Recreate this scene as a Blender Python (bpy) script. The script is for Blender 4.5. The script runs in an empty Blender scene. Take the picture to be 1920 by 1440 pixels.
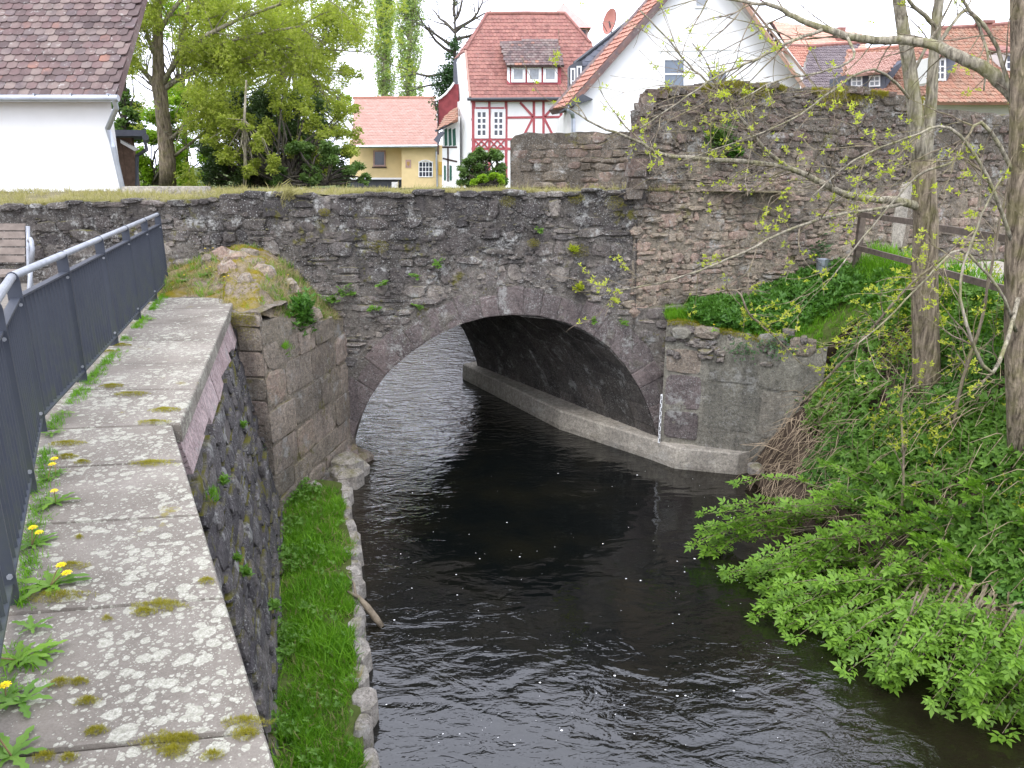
import bpy, math, random
import numpy as np
from mathutils import Vector, Matrix, noise

# ------------------------------------------------------------------ camera, world, sun, exposure
SC = bpy.context.scene
COL = SC.collection
FPX, EYE = 1412.0, 1.6
TH = math.atan(412 / FPX)
CT, ST = math.cos(TH), math.sin(TH)
cam_d = bpy.data.cameras.new('camera')
cam = bpy.data.objects.new('camera', cam_d)
COL.objects.link(cam)
cam.location = (0, 0, EYE)
cam.rotation_euler = (math.pi / 2 - TH, 0, 0)
cam_d.sensor_width = 36
cam_d.lens = FPX / 1920 * 36
cam_d.clip_start = 0.05
cam_d.clip_end = 2000
SC.camera = cam

SUN_EL, SUN_AZ = math.radians(55), math.radians(200)
world = bpy.data.worlds.new('World')
SC.world = world
world.use_nodes = True
wt = world.node_tree
wt.nodes.clear()
w_out = wt.nodes.new('ShaderNodeOutputWorld')
w_bg = wt.nodes.new('ShaderNodeBackground')
w_bg.inputs['Strength'].default_value = 0.115
w_sky = wt.nodes.new('ShaderNodeTexSky')
w_sky.sky_type = 'NISHITA'
w_sky.sun_disc = False
w_sky.sun_elevation = SUN_EL
w_sky.sun_rotation = SUN_AZ
w_sky.air_density = 1.0
w_sky.dust_density = 3.0
w_hs = wt.nodes.new('ShaderNodeHueSaturation')
w_hs.inputs['Saturation'].default_value = 0.35
# a closed cloud layer: pale, a little brighter overhead, softly mottled, the same all round
w_tc = wt.nodes.new('ShaderNodeTexCoord')
w_sep = wt.nodes.new('ShaderNodeSeparateXYZ')
w_n = wt.nodes.new('ShaderNodeTexNoise')
w_n.inputs['Scale'].default_value = 2.5
w_n.inputs['Detail'].default_value = 5
w_mr = wt.nodes.new('ShaderNodeMapRange')
w_mr.inputs['From Min'].default_value = 0.0
w_mr.inputs['From Max'].default_value = 1.0
w_mr.inputs['To Min'].default_value = 20.0
w_mr.inputs['To Max'].default_value = 25.0
w_mul = wt.nodes.new('ShaderNodeMath')
w_mul.operation = 'MULTIPLY'
w_mr2 = wt.nodes.new('ShaderNodeMapRange')
w_mr2.inputs['From Min'].default_value = 0.3
w_mr2.inputs['From Max'].default_value = 0.7
w_mr2.inputs['To Min'].default_value = 0.86
w_mr2.inputs['To Max'].default_value = 1.14
w_vm = wt.nodes.new('ShaderNodeVectorMath')
w_vm.operation = 'SCALE'
w_vm.inputs[0].default_value = (0.905, 0.94, 1.09)
w_mix = wt.nodes.new('ShaderNodeMix')
w_mix.data_type = 'RGBA'
w_mix.inputs['Factor'].default_value = 0.85
L_ = wt.links.new
L_(w_tc.outputs['Generated'], w_sep.inputs[0])
L_(w_tc.outputs['Generated'], w_n.inputs['Vector'])
L_(w_sep.outputs['Z'], w_mr.inputs['Value'])
L_(w_n.outputs['Fac'], w_mr2.inputs['Value'])
L_(w_mr.outputs[0], w_mul.inputs[0])
L_(w_mr2.outputs[0], w_mul.inputs[1])
L_(w_mul.outputs[0], w_vm.inputs['Scale'])
L_(w_sky.outputs[0], w_hs.inputs['Color'])
L_(w_hs.outputs[0], w_mix.inputs['A'])
L_(w_vm.outputs[0], w_mix.inputs['B'])
L_(w_mix.outputs['Result'], w_bg.inputs['Color'])
L_(w_bg.outputs[0], w_out.inputs[0])

sun_d = bpy.data.lights.new('sun', 'SUN')
sun_d.energy = 1.3
sun_d.angle = math.radians(20)
sun_d.color = (1.0, 0.96, 0.9)
sun = bpy.data.objects.new('sun', sun_d)
COL.objects.link(sun)
_sd = Vector((math.sin(SUN_AZ) * math.cos(SUN_EL), math.cos(SUN_AZ) * math.cos(SUN_EL), math.sin(SUN_EL)))
sun.rotation_euler = _sd.to_track_quat('Z', 'Y').to_euler()
sun.location = _sd * 60

vs = SC.view_settings
vs.view_transform = 'Standard'
vs.look = 'None'
vs.exposure = 0.34
vs.gamma = 1.0
vs.use_curve_mapping = False
SC.render.engine = 'CYCLES'
SC.cycles.max_bounces = 7
SC.cycles.transparent_max_bounces = 8
SC.cycles.caustics_reflective = False
SC.cycles.caustics_refractive = False

R = random.Random(11)
NR = np.random.RandomState(11)

# ------------------------------------------------------------------ where a picture point lies in the place
def ray(px, py):
    xc, yc = (px - 960) / FPX, (720 - py) / FPX
    return Vector((xc, CT + yc * ST, -ST + yc * CT))
def at(px, py, Y):
    d = ray(px, py)
    return Vector((0, 0, EYE)) + d * (Y / d.y)
def atz(px, py, z):
    d = ray(px, py)
    return Vector((0, 0, EYE)) + d * ((z - EYE) / d.z)
def onpl(px, py, p0, n):
    d = ray(px, py)
    c = Vector((0, 0, EYE))
    return c + d * ((Vector(p0) - c).dot(n) / d.dot(n))
def lerp(a, b, t): return a + (b - a) * t
def interp(x, pts):
    if x <= pts[0][0]: return pts[0][1]
    for (a, va), (b, vb) in zip(pts, pts[1:]):
        if x <= b: return lerp(va, vb, (x - a) / (b - a) if b > a else 1)
    return pts[-1][1]
def nz(x, y=0., z=0., s=1.): return noise.noise(Vector((x * s, y * s, z * s)))

# ------------------------------------------------------------------ objects
WL = {}
def tag(o, label=None, cat=None, group=None, kind=None):
    if label: o['label'] = label
    if cat: o['category'] = cat
    if group: o['group'] = group
    if kind: o['kind'] = kind
    return o
def empty(name, loc, label, cat, group=None, parent=None):
    o = bpy.data.objects.new(name, None)
    COL.objects.link(o)
    o.location = loc
    o.empty_display_size = 0.1
    WL[o] = Vector(loc)
    return tag(o, label, cat, group)
def link(name, me, mat, parent=None, c=(0, 0, 0), smooth=False):
    o = bpy.data.objects.new(name, me)
    COL.objects.link(o)
    if parent is not None:
        o.parent = parent
        o.location = Vector(c) - WL[parent]
    else:
        o.location = c
    WL[o] = Vector(c)
    for m in (mat if isinstance(mat, (list, tuple)) else [mat]):
        if m: me.materials.append(m)
    if smooth: me.polygons.foreach_set('use_smooth', [True] * len(me.polygons))
    return o
def mesh_py(name, V, F, mat, parent=None, smooth=False):
    n = len(V)
    c = Vector((sum(v[0] for v in V) / n, sum(v[1] for v in V) / n, min(v[2] for v in V)))
    me = bpy.data.meshes.new(name)
    me.from_pydata([(v[0] - c.x, v[1] - c.y, v[2] - c.z) for v in V], [], F)
    me.update()
    return link(name, me, mat, parent, c, smooth)
def mesh_np(name, V, F, mat, parent=None, smooth=False):
    V = np.asarray(V, dtype=np.float64)
    F = np.asarray(F, dtype=np.int32)
    c = V.mean(axis=0); c[2] = V[:, 2].min()
    me = bpy.data.meshes.new(name)
    me.vertices.add(len(V))
    me.vertices.foreach_set('co', (V - c).astype(np.float32).ravel())
    k = F.shape[1]
    me.loops.add(F.size)
    me.loops.foreach_set('vertex_index', F.ravel())
    me.polygons.add(len(F))
    me.polygons.foreach_set('loop_start', np.arange(0, F.size, k, dtype=np.int32))
    me.polygons.foreach_set('loop_total', np.full(len(F), k, dtype=np.int32))
    me.update(calc_edges=True)
    return link(name, me, mat, parent, Vector(c), smooth)

class MB:
    def __init__(s): s.V = []; s.F = []
    def add(s, V, F):
        b = len(s.V)
        s.V += [tuple(v) for v in V]
        s.F += [tuple(i + b for i in f) for f in F]
    def hexa(s, p):      # 8 corners: bottom four, top four
        s.add(p, [(0, 3, 2, 1), (4, 5, 6, 7), (0, 1, 5, 4), (1, 2, 6, 5), (2, 3, 7, 6), (3, 0, 4, 7)])
    def box(s, x0, y0, z0, x1, y1, z1):
        s.hexa([(x0, y0, z0), (x1, y0, z0), (x1, y1, z0), (x0, y1, z0), (x0, y0, z1), (x1, y0, z1), (x1, y1, z1), (x0, y1, z1)])
    def beam(s, a, b, w, d, nrm):   # bar from a to b, w wide in the wall, d deep along nrm
        a, b, nrm = Vector(a), Vector(b), Vector(nrm).normalized()
        t = (b - a).normalized()
        s_ = t.cross(nrm).normalized() * w / 2
        s.hexa([a - s_, a + s_, b + s_, b - s_, a - s_ + nrm * d, a + s_ + nrm * d, b + s_ + nrm * d, b - s_ + nrm * d])
    def slab(s, pts, vec):
        n = len(pts); vec = Vector(vec)
        V = [Vector(p) for p in pts] + [Vector(p) + vec for p in pts]
        s.add(V, [tuple(range(n))[::-1], tuple(range(n, 2 * n))] + [(i, (i + 1) % n, (i + 1) % n + n, i + n) for i in range(n)])
    def tube(s, pts, rad, sides=6, cap=True):
        pts = [Vector(p) for p in pts]
        n = len(pts)
        ref = Vector((0.31, 0.17, 0.93))
        rings = []
        for i, p in enumerate(pts):
            t = (pts[min(i + 1, n - 1)] - pts[max(i - 1, 0)])
            if t.length < 1e-6: t = Vector((0, 0, 1))
            t.normalize()
            r0 = ref if abs(t.dot(ref)) < 0.95 else Vector((1, 0, 0))
            a = t.cross(r0).normalized(); b = t.cross(a)
            r = rad[i] if hasattr(rad, '__len__') else rad
            rings.append([p + a * (r * math.cos(2 * math.pi * k / sides)) + b * (r * math.sin(2 * math.pi * k / sides)) for k in range(sides)])
        V = [v for rg in rings for v in rg]
        F = [(i * sides + k, i * sides + (k + 1) % sides, (i + 1) * sides + (k + 1) % sides, (i + 1) * sides + k) for i in range(n - 1) for k in range(sides)]
        if cap: F += [tuple(range(sides))[::-1], tuple(range((n - 1) * sides, n * sides))]
        s.add(V, F)
    def build(s, name, mat, parent=None, smooth=False, **kw):
        if not s.V: return None
        return tag(mesh_py(name, s.V, s.F, mat, parent, smooth), **kw)

def scatter(T, TF, pos, scale, yaw=None, tilt=0.5, nrm=None, frames=None):
    """copies of a small leaf template as one numpy mesh; returns V, F"""
    T = np.asarray(T, float); TF = np.asarray(TF, int)
    N = len(pos)
    pos = np.asarray(pos, float)
    if frames is None:
        yaw = NR.uniform(0, 2 * np.pi, N) if yaw is None else yaw
        up = np.tile([0, 0, 1.], (N, 1)) if nrm is None else np.asarray(nrm, float)
        up = up + NR.normal(0, 1, (N, 3)) * tilt
        up /= np.linalg.norm(up, axis=1, keepdims=True)
        h = np.stack([np.cos(yaw), np.sin(yaw), np.zeros(N)], 1)
        a = h - up * (h * up).sum(1, keepdims=True)
        a /= np.maximum(np.linalg.norm(a, axis=1, keepdims=True), 1e-6)
        b = np.cross(up, a)
    else:
        a, b, up = frames
    sc = np.asarray(scale, float).reshape(-1, 1, 1) * np.ones((N, 1, 1))
    V = T[None, :, 0:1] * a[:, None, :] + T[None, :, 1:2] * b[:, None, :] + T[None, :, 2:3] * up[:, None, :]
    V = V * sc + pos[:, None, :]
    F = TF[None] + (np.arange(N) * len(T))[:, None, None]
    return V.reshape(-1, 3), F.reshape(-1, TF.shape[1])
def cat_np(parts):
    Vs, Fs, b = [], [], 0
    for V, F in parts:
        Vs.append(V); Fs.append(F + b); b += len(V)
    return np.concatenate(Vs), np.concatenate(Fs)

# leaf templates (triangles); x = along, z = up
def leaflet(o, ang, L, w, lift=0.0, bend=0.15):
    c, s = math.cos(ang), math.sin(ang)
    def p(a, b, z): return (o[0] + a * c - b * s, o[1] + a * s + b * c, o[2] + z)
    V = [p(0, 0, 0), p(L * .45, w, lift * L * .5 + bend * w), p(L * .5, 0, lift * L * .5), p(L * .45, -w, lift * L * .5 + bend * w), p(L, 0, lift * L - bend * L * .5)]
    return V, [(0, 2, 1), (0, 3, 2), (1, 2, 4), (2, 3, 4)]
def tmpl(items):
    V, F = [], []
    for it in items:
        v, f = leaflet(*it)
        F += [tuple(i + len(V) for i in t) for t in f]; V += v
    return V, F
T_SIMPLE = ([(0, 0, 0), (.5, .26, .06), (1, 0, -.05), (.5, -.26, .06)], [(0, 2, 1), (0, 3, 2)])
T_FIVE = tmpl([((.30, 0, 0), .0, .70, .20, .1), ((.30, 0, 0), .85, .55, .17, .1), ((.30, 0, 0), -.85, .55, .17, .1), ((.08, 0, 0), 1.45, .42, .14, .1), ((.08, 0, 0), -1.45, .42, .14, .1)])
T_ELDER = tmpl([((.42, 0, 0), .0, .60, .125, .05), ((.40, 0, 0), .95, .46, .10, .12), ((.40, 0, 0), -.95, .46, .10, .12), ((.16, 0, 0), 1.2, .40, .09, .1), ((.16, 0, 0), -1.2, .40, .09, .1)])
T_ROSETTE = tmpl([((0, 0, 0), k * 1.047 + .2 * (k % 2), .9 + .2 * (k % 3 - 1), .24, .55 + .3 * (k % 2)) for k in range(6)])
T_TUFT = tmpl([((0, 0, 0), k * 1.57 + .3, .8, .22, .9 if k % 2 else .4) for k in range(4)])
def T_BLADES(n, seed=3):
    r = random.Random(seed); V, F = [], []
    for k in range(n):
        a = r.uniform(0, 6.28); l = r.uniform(.6, 1.1); o = (r.uniform(-.25, .25), r.uniform(-.25, .25))
        dx, dy = math.cos(a), math.sin(a); w = .022; bend = r.uniform(.1, .6)
        b = len(V)
        V += [(o[0] - dy * w, o[1] + dx * w, 0), (o[0] + dy * w, o[1] - dx * w, 0),
              (o[0] + dx * bend * .35 * l - dy * w * .8, o[1] + dy * bend * .35 * l + dx * w * .8, .55 * l), (o[0] + dx * bend * .35 * l + dy * w * .8, o[1] + dy * bend * .35 * l - dx * w * .8, .55 * l),
              (o[0] + dx * bend * l, o[1] + dy * bend * l, .9 * l)]
        F += [(b, b + 1, b + 3), (b, b + 3, b + 2), (b + 2, b + 3, b + 4)]
    return V, F

# ------------------------------------------------------------------ materials
class NT:
    def __init__(s, name):
        s.m = bpy.data.materials.new(name)
        s.m.use_nodes = True
        s.t = s.m.node_tree
        s.t.nodes.clear()
        s.out = s.t.nodes.new('ShaderNodeOutputMaterial')
        s.geo = s.n('NewGeometry')
        s.pos = s.geo.outputs['Position']
    def n(s, ty, **kw):
        nd = s.t.nodes.new('ShaderNode' + ty)
        for k, v in kw.items(): setattr(nd, k, v)
        return nd
    def l(s, a, b): s.t.links.new(a, b)
    def val(s, sock, v):
        if hasattr(v, 'is_output') or hasattr(v, 'links'): s.l(v, sock)
        else: sock.default_value = v
    def scale(s, vec, sx, sy, sz):
        m = s.n('Mapping'); m.inputs['Scale'].default_value = (sx, sy, sz); s.l(vec, m.inputs['Vector']); return m.outputs[0]
    def noise(s, sc, det=4, rough=.55, vec=None, dist=0.):
        n = s.n('TexNoise'); n.inputs['Scale'].default_value = sc; n.inputs['Detail'].default_value = det
        n.inputs['Roughness'].default_value = rough; n.inputs['Distortion'].default_value = dist
        s.l(vec or s.pos, n.inputs['Vector']); return n.outputs['Fac']
    def voro(s, sc, vec=None, out='Distance', feature='F1', rnd=1.):
        n = s.n('TexVoronoi', feature=feature); n.inputs['Scale'].default_value = sc
        if 'Randomness' in n.inputs: n.inputs['Randomness'].default_value = rnd
        s.l(vec or s.pos, n.inputs['Vector']); return n.outputs[out]
    def ramp(s, f, stops, interp='LINEAR'):
        r = s.n('ValToRGB'); r.color_ramp.interpolation = interp
        e = r.color_ramp.elements
        while len(e) < len(stops): e.new(.5)
        for el, (p, c) in zip(e, stops):
            el.position = p; el.color = (c, c, c, 1) if isinstance(c, (int, float)) else (*c, 1)
        s.l(f, r.inputs[0]); return r.outputs[0]
    def step(s, f, a, b): 
        m = s.n('MapRange'); m.inputs['From Min'].default_value = a; m.inputs['From Max'].default_value = b
        s.l(f, m.inputs['Value']); return m.outputs[0]
    def math(s, op, a, b=0.):
        m = s.n('Math', operation=op); s.val(m.inputs[0], a); s.val(m.inputs[1], b); return m.outputs[0]
    def mix(s, f, a, b, blend='MIX'):
        m = s.n('Mix', data_type='RGBA', blend_type=blend)
        for k, v in (('Factor', f), ('A', a), ('B', b)):
            i = m.inputs[k] if k != 'Factor' else m.inputs[0]
            i = {'A': m.inputs[6], 'B': m.inputs[7]}.get(k, i)
            if isinstance(v, tuple): i.default_value = (*v, 1) if len(v) == 3 else v
            else: s.val(i, v)
        return m.outputs[2]
    def rnd(s):
        oi = s.n('ObjectInfo')
        a = s.math('ADD', oi.outputs['Random'], s.geo.outputs['Random Per Island'])
        return s.math('FRACT', a)
    def bump(s, h, strength=.5, dist=.01, normal=None):
        b = s.n('Bump'); b.inputs['Strength'].default_value = strength; b.inputs['Distance'].default_value = dist
        s.l(h, b.inputs['Height'])
        if normal: s.l(normal, b.inputs['Normal'])
        return b.outputs[0]
    def bsdf(s, col, rough=.85, normal=None, spec=.3, metal=0., **kw):
        p = s.n('BsdfPrincipled')
        if isinstance(col, tuple): p.inputs['Base Color'].default_value = (*col, 1)
        else: s.l(col, p.inputs['Base Color'])
        s.val(p.inputs['Roughness'], rough)
        p.inputs['Specular IOR Level'].default_value = spec
        p.inputs['Metallic'].default_value = metal
        for k, v in kw.items(): p.inputs[k.replace('_', ' ')].default_value = v
        if normal: s.l(normal, p.inputs['Normal'])
        s.l(p.outputs[0], s.out.inputs[0]); return s.m

def stone_mat(name, cols, mossy=.5, lichen=.6, dark=.6, mortar=None, bump=1.0, mosscol=(.085, .08, .012), crust=None):
    t = NT(name)
    n1 = t.noise(.9, 5, .6); n2 = t.noise(5., 6, .65); n3 = t.noise(38., 6, .75)
    k = len(cols)
    rr = t.rnd()
    f = t.math('ADD', t.math('MULTIPLY', rr, .55), t.math('MULTIPLY', n2, .75))
    f = t.math('SUBTRACT', f, .15)
    base = t.ramp(f, [(i / max(1, k - 1), c) for i, c in enumerate(cols)])
    # grain
    n4 = t.noise(17., 9, .82)
    base = t.mix(.8, base, t.ramp(n4, [(.30, .18), (.46, .80), (.56, 1.15), (.72, 2.0)]), 'MULTIPLY')
    base = t.mix(.4, base, t.ramp(n3, [(.3, .4), (.7, 1.5)]), 'MULTIPLY')
    pit = t.math('MULTIPLY', t.step(t.noise(46., 4, .7), .40, .34), .75)
    base = t.mix(pit, base, (.016, .015, .016))
    base = t.mix(1., base, (1.18, 1.18, 1.18), 'MULTIPLY')
    # dark algal crust in patches and runs
    run = t.noise(1.0, 5, .6, t.scale(t.pos, 3.2, 3.2, .55))
    src = t.math('ADD', t.math('MULTIPLY', n1, .6), t.math('MULTIPLY', run, .5))
    if crust:      # weather crust grown on the upper courses
        sz = t.n('SeparateXYZ'); t.l(t.pos, sz.inputs[0])
        src = t.math('ADD', src, t.math('SUBTRACT', t.math('MULTIPLY', t.step(sz.outputs['Z'], crust[0], crust[1]), .20), .07))
    dk = t.math('MULTIPLY', t.step(src, .50, .66), dark)
    base = t.mix(dk, base, t.mix(.5, base, (.022, .021, .024), 'MIX'), 'MIX')
    base = t.mix(t.math('MULTIPLY', dk, .35), base, (.02, .02, .022))
    # pale lichen: patches and specks
    l1 = t.step(t.math('ADD', t.noise(3.1, 6, .75), t.math('MULTIPLY', n3, .22)), .67, .76)
    spm = t.step(t.noise(2.3, 3, .5), .38, .58)
    l2 = t.math('MULTIPLY', t.math('SUBTRACT', 1., t.step(t.voro(30.), .14, .30)), spm)
    l3 = t.math('MULTIPLY', t.math('SUBTRACT', 1., t.step(t.voro(62.), .20, .34)), t.step(t.noise(4.7, 4, .6), .46, .60))
    l2 = t.math('MAXIMUM', l2, t.math('MULTIPLY', l3, .8))
    ll = t.math('MULTIPLY', t.math('MAXIMUM', l1, l2), lichen)
    base = t.mix(ll, base, t.mix(n3, (.25, .25, .23), (.55, .55, .52)))
    # moss
    mo = t.step(t.math('ADD', t.noise(1.7, 5, .7), t.math('MULTIPLY', t.noise(14., 3), .25)), .80 - .12 * mossy, .88 - .12 * mossy)
    up = t.n('SeparateXYZ'); t.l(t.geo.outputs['Normal'], up.inputs[0])
    mo = t.math('MAXIMUM', mo, t.math('MULTIPLY', t.step(up.outputs['Z'], .55, .9), t.step(t.noise(3., 4, .6), .62 - .3 * mossy, .8 - .3 * mossy)))
    mo = t.math('MULTIPLY', mo, min(1., mossy * 1.6))
    base = t.mix(mo, base, t.mix(n3, mosscol, tuple(c * 2.3 for c in mosscol)))
    h = t.math('ADD', t.math('ADD', t.math('MULTIPLY', n2, 1.4), t.math('MULTIPLY', n4, 1.1)), t.math('ADD', n3, t.math('MULTIPLY', t.noise(120., 3), .35)))
    nb = t.bump(h, .85 * bump, .028)
    return t.bsdf(base, .92, nb, .15)

def plain_mat(name, col, rough=.8, var=.15, sc=8., bump=.0, spec=.3, metal=0., col2=None, isl=.0, bsc=None):
    t = NT(name)
    n = t.noise(sc, 5, .6)
    lo, hi = tuple(c * (1 - var) for c in col), tuple(min(1, c * (1 + var)) for c in (col2 or col))
    c = t.ramp(n, [(.3, lo), (.7, hi)])
    if isl:
        c = t.mix(1., c, t.ramp(t.rnd(), [(0, 1 - isl), (1, 1 + isl * .6)]), 'MULTIPLY')
    nb = t.bump(t.noise(bsc or sc * 6, 4, .6), bump, .01) if bump else None
    return t.bsdf(c, rough, nb, spec, metal)

def leaf_mat(name, c1, c2, trans=.35, gloss=.35):
    t = NT(name)
    rr = t.rnd(); n = t.noise(2.2, 3)
    f = t.math('ADD', t.math('MULTIPLY', rr, .6), t.math('MULTIPLY', t.step(n, .3, .7), .4))
    c = t.mix(f, c1, c2)
    p = t.n('BsdfPrincipled'); t.l(c, p.inputs['Base Color']); p.inputs['Roughness'].default_value = .5
    p.inputs['Specular IOR Level'].default_value = gloss
    tr = t.n('BsdfTranslucent'); t.l(t.mix(1., c, (1.3, 1.5, .6), 'MULTIPLY'), tr.inputs[0])
    m = t.n('MixShader'); m.inputs[0].default_value = trans
    t.l(p.outputs[0], m.inputs[1]); t.l(tr.outputs[0], m.inputs[2]); t.l(m.outputs[0], t.out.inputs[0])
    return t.m

def tile_mat(name, cols, lichen=.3, dark=.3, isl=1.):
    t = NT(name)
    rr = t.rnd()
    n = t.noise(1.1, 4, .6)
    f = t.math('ADD', t.math('MULTIPLY', rr, .7 * isl), t.math('MULTIPLY', t.step(n, .3, .7), 1 - .7 * isl))
    c = t.ramp(f, [(i / (len(cols) - 1), q) for i, q in enumerate(cols)])
    l = t.math('MULTIPLY', t.step(t.noise(9., 6, .75), .58, .66), lichen)
    c = t.mix(l, c, (.42, .41, .38))
    d = t.math('MULTIPLY', t.step(t.noise(3.1, 5, .7), .48, .66), dark)
    c = t.mix(d, c, (.035, .03, .03))
    nb = t.bump(t.noise(40., 4, .6), .4, .01)
    return t.bsdf(c, .85, nb, .2)

M = {}
M['bridge'] = stone_mat('bridge_stone', [(.072, .066, .064), (.135, .122, .112), (.19, .163, .145), (.27, .24, .205), (.225, .17, .152)], .5, .9, .9, crust=(-.5, .9))
M['mortar'] = stone_mat('bridge_mortar', [(.092, .083, .078), (.16, .143, .126), (.245, .22, .185)], .5, .9, .8, bump=1.3, crust=(-.5, .9))
M['ruin'] = stone_mat('ruin_stone', [(.125, .105, .088), (.21, .175, .138), (.29, .24, .18), (.31, .22, .175), (.41, .36, .28)], .36, .7, .8, crust=(.5, 1.9))
M['ruinmortar'] = stone_mat('ruin_mortar', [(.155, .13, .104), (.25, .212, .162), (.35, .30, .225)], .40, .7, .75, bump=1.3, crust=(.5, 1.9))
M['ring'] = stone_mat('arch_ring_stone', [(.12, .105, .10), (.17, .14, .132), (.225, .18, .168)], .15, .75, .6)
M['ashlar'] = stone_mat('wing_wall_stone', [(.16, .135, .105), (.25, .212, .165), (.33, .27, .215), (.30, .22, .185)], .46, .6, .55)
M['render'] = stone_mat('abutment_render', [(.145, .138, .112), (.22, .207, .168), (.29, .262, .21)], .25, .45, .6, bump=.7)
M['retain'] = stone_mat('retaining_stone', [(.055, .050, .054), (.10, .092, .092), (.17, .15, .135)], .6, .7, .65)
M['pink'] = stone_mat('pink_stone', [(.34, .25, .24), (.46, .36, .35), (.54, .45, .44)], .3, .7, .12, bump=1.)
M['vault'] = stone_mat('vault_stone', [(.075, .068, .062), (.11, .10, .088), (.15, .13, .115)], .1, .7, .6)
M['kerbstone'] = stone_mat('edge_stone', [(.24, .22, .19), (.34, .31, .27), (.44, .41, .36)], .5, .4, .3)
M['concrete'] = stone_mat('ledge_concrete', [(.27, .245, .20), (.34, .31, .26), (.41, .375, .315)], .12, .25, .35, bump=.4)

def coping_mat():
    t = NT('coping_slab')
    n2 = t.noise(2.2, 6, .6); n3 = t.noise(30., 6, .7); n4 = t.noise(160., 3, .6)
    c = t.ramp(t.math('ADD', t.math('MULTIPLY', n2, .7), t.math('MULTIPLY', n3, .3)), [(.3, (.135, .118, .098)), (.5, (.205, .182, .153)), (.72, (.29, .262, .225))])
    c = t.mix(1., c, t.ramp(t.rnd(), [(0, .88), (1, 1.1)]), 'MULTIPLY')
    c = t.mix(.35, c, t.ramp(n4, [(.3, .4), (.7, 1.1)]), 'MULTIPLY')
    # round crustose lichens of several sizes, in colonies
    wob = t.n('VectorMath', operation='ADD')
    tn = t.n('TexNoise'); tn.inputs['Scale'].default_value = 24.; t.l(t.pos, tn.inputs['Vector'])
    sc = t.n('VectorMath', operation='SCALE'); sc.inputs['Scale'].default_value = .022; t.l(tn.outputs['Color'], sc.inputs[0])
    t.l(t.pos, wob.inputs[0]); t.l(sc.outputs[0], wob.inputs[1])
    col_n = t.noise(1.25, 4, .6)
    tot = None
    for scl, thr, lo, hi in ((8., .40, .47, .58), (14., .46, .42, .54), (24., .46, .40, .54), (50., .42, .36, .58), (100., .36, .36, .6)):
        v = t.n('TexVoronoi'); v.inputs['Scale'].default_value = scl; t.l(wob.outputs[0], v.inputs['Vector'])
        sp = t.n('SeparateColor'); t.l(v.outputs['Color'], sp.inputs[0])
        dens = t.step(col_n, lo, hi)
        keep = t.math('LESS_THAN', sp.outputs[0], t.math('ADD', t.math('MULTIPLY', dens, .80), .07))
        rad = t.math('MULTIPLY', t.math('ADD', t.math('MULTIPLY', sp.outputs[1], .7), .35), thr)
        d = t.math('SUBTRACT', rad, v.outputs['Distance'])
        mk = t.math('MULTIPLY', t.step(d, .0, .035), keep)
        rim = t.math('MULTIPLY', t.math('SUBTRACT', 1., t.step(d, .02, .10)), .25)
        mk = t.math('MULTIPLY', mk, t.ramp(n4, [(.3, .35), (.6, .95)]))
        tot = mk if tot is None else t.math('MAXIMUM', tot, mk)
    c = t.mix(tot, c, t.mix(t.step(t.noise(60., 4, .7), .35, .65), (.27, .27, .21), (.47, .46, .39)))
    # moss film in stains
    mo = t.step(t.math('ADD', t.noise(2.6, 5, .7), t.math('MULTIPLY', n3, .18)), .74, .80)
    c = t.mix(t.math('MULTIPLY', mo, .8), c, t.mix(n3, (.12, .10, .015), (.24, .20, .03)))
    h = t.math('ADD', t.math('MULTIPLY', n3, 1.), t.math('ADD', t.math('MULTIPLY', n4, .5), t.math('MULTIPLY', tot, .35)))
    return t.bsdf(c, .9, t.bump(h, .6, .006), .2)
M['coping'] = coping_mat()

M['soil'] = plain_mat('bank_soil', (.075, .055, .04), .95, .45, 7., 1., .1, bsc=30.)
M['earth'] = plain_mat('dry_earth', (.17, .135, .09), .95, .35, 5., 1., .1, bsc=35.)
M['turf'] = plain_mat('turf_ground', (.065, .085, .022), .95, .4, 4., 1., .1, bsc=30.)
M['drydeck'] = plain_mat('dry_turf', (.17, .15, .085), .95, .35, 6., 1., .1, bsc=30.)
M['gravel'] = plain_mat('path_gravel', (.36, .33, .28), .95, .2, 12., .8, .1, bsc=60.)
M['paving'] = plain_mat('yard_gravel', (.20, .18, .155), .95, .25, 12., .8, .1, bsc=60.)
M['grass'] = leaf_mat('grass_blades', (.055, .17, .010), (.22, .42, .03), .38, .2)
M['drygrass'] = leaf_mat('dry_grass', (.25, .21, .10), (.40, .34, .19), .25, .1)
M['deckgrass'] = leaf_mat('deck_grass', (.21, .20, .07), (.42, .36, .20), .3, .1)
M['herb'] = leaf_mat('bank_herbs', (.042, .115, .020), (.12, .255, .040), .3, .3)
M['herb2'] = leaf_mat('bank_herbs_light', (.09, .20, .03), (.17, .30, .05), .35, .3)
M['elder'] = leaf_mat('elder_leaves', (.075, .165, .016), (.21, .37, .038), .33, .35)
M['spring'] = leaf_mat('young_leaves', (.30, .34, .035), (.48, .50, .07), .4, .2)
M['willow'] = leaf_mat('yellow_green_leaves', (.20, .25, .045), (.40, .42, .09), .45, .2)
M['brightleaf'] = leaf_mat('bright_green_leaves', (.14, .25, .02), (.30, .42, .04), .45, .2)
M['darkleaf'] = leaf_mat('dark_evergreen_leaves', (.040, .080, .024), (.12, .18, .055), .2, .4)
M['midleaf'] = leaf_mat('mid_green_leaves', (.06, .12, .03), (.15, .23, .06), .35, .3)
M['poplar'] = leaf_mat('poplar_leaves', (.24, .33, .12), (.44, .50, .24), .45, .2)
M['ivy'] = leaf_mat('ivy_leaves', (.022, .060, .018), (.055, .12, .03), .2, .5)
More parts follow.
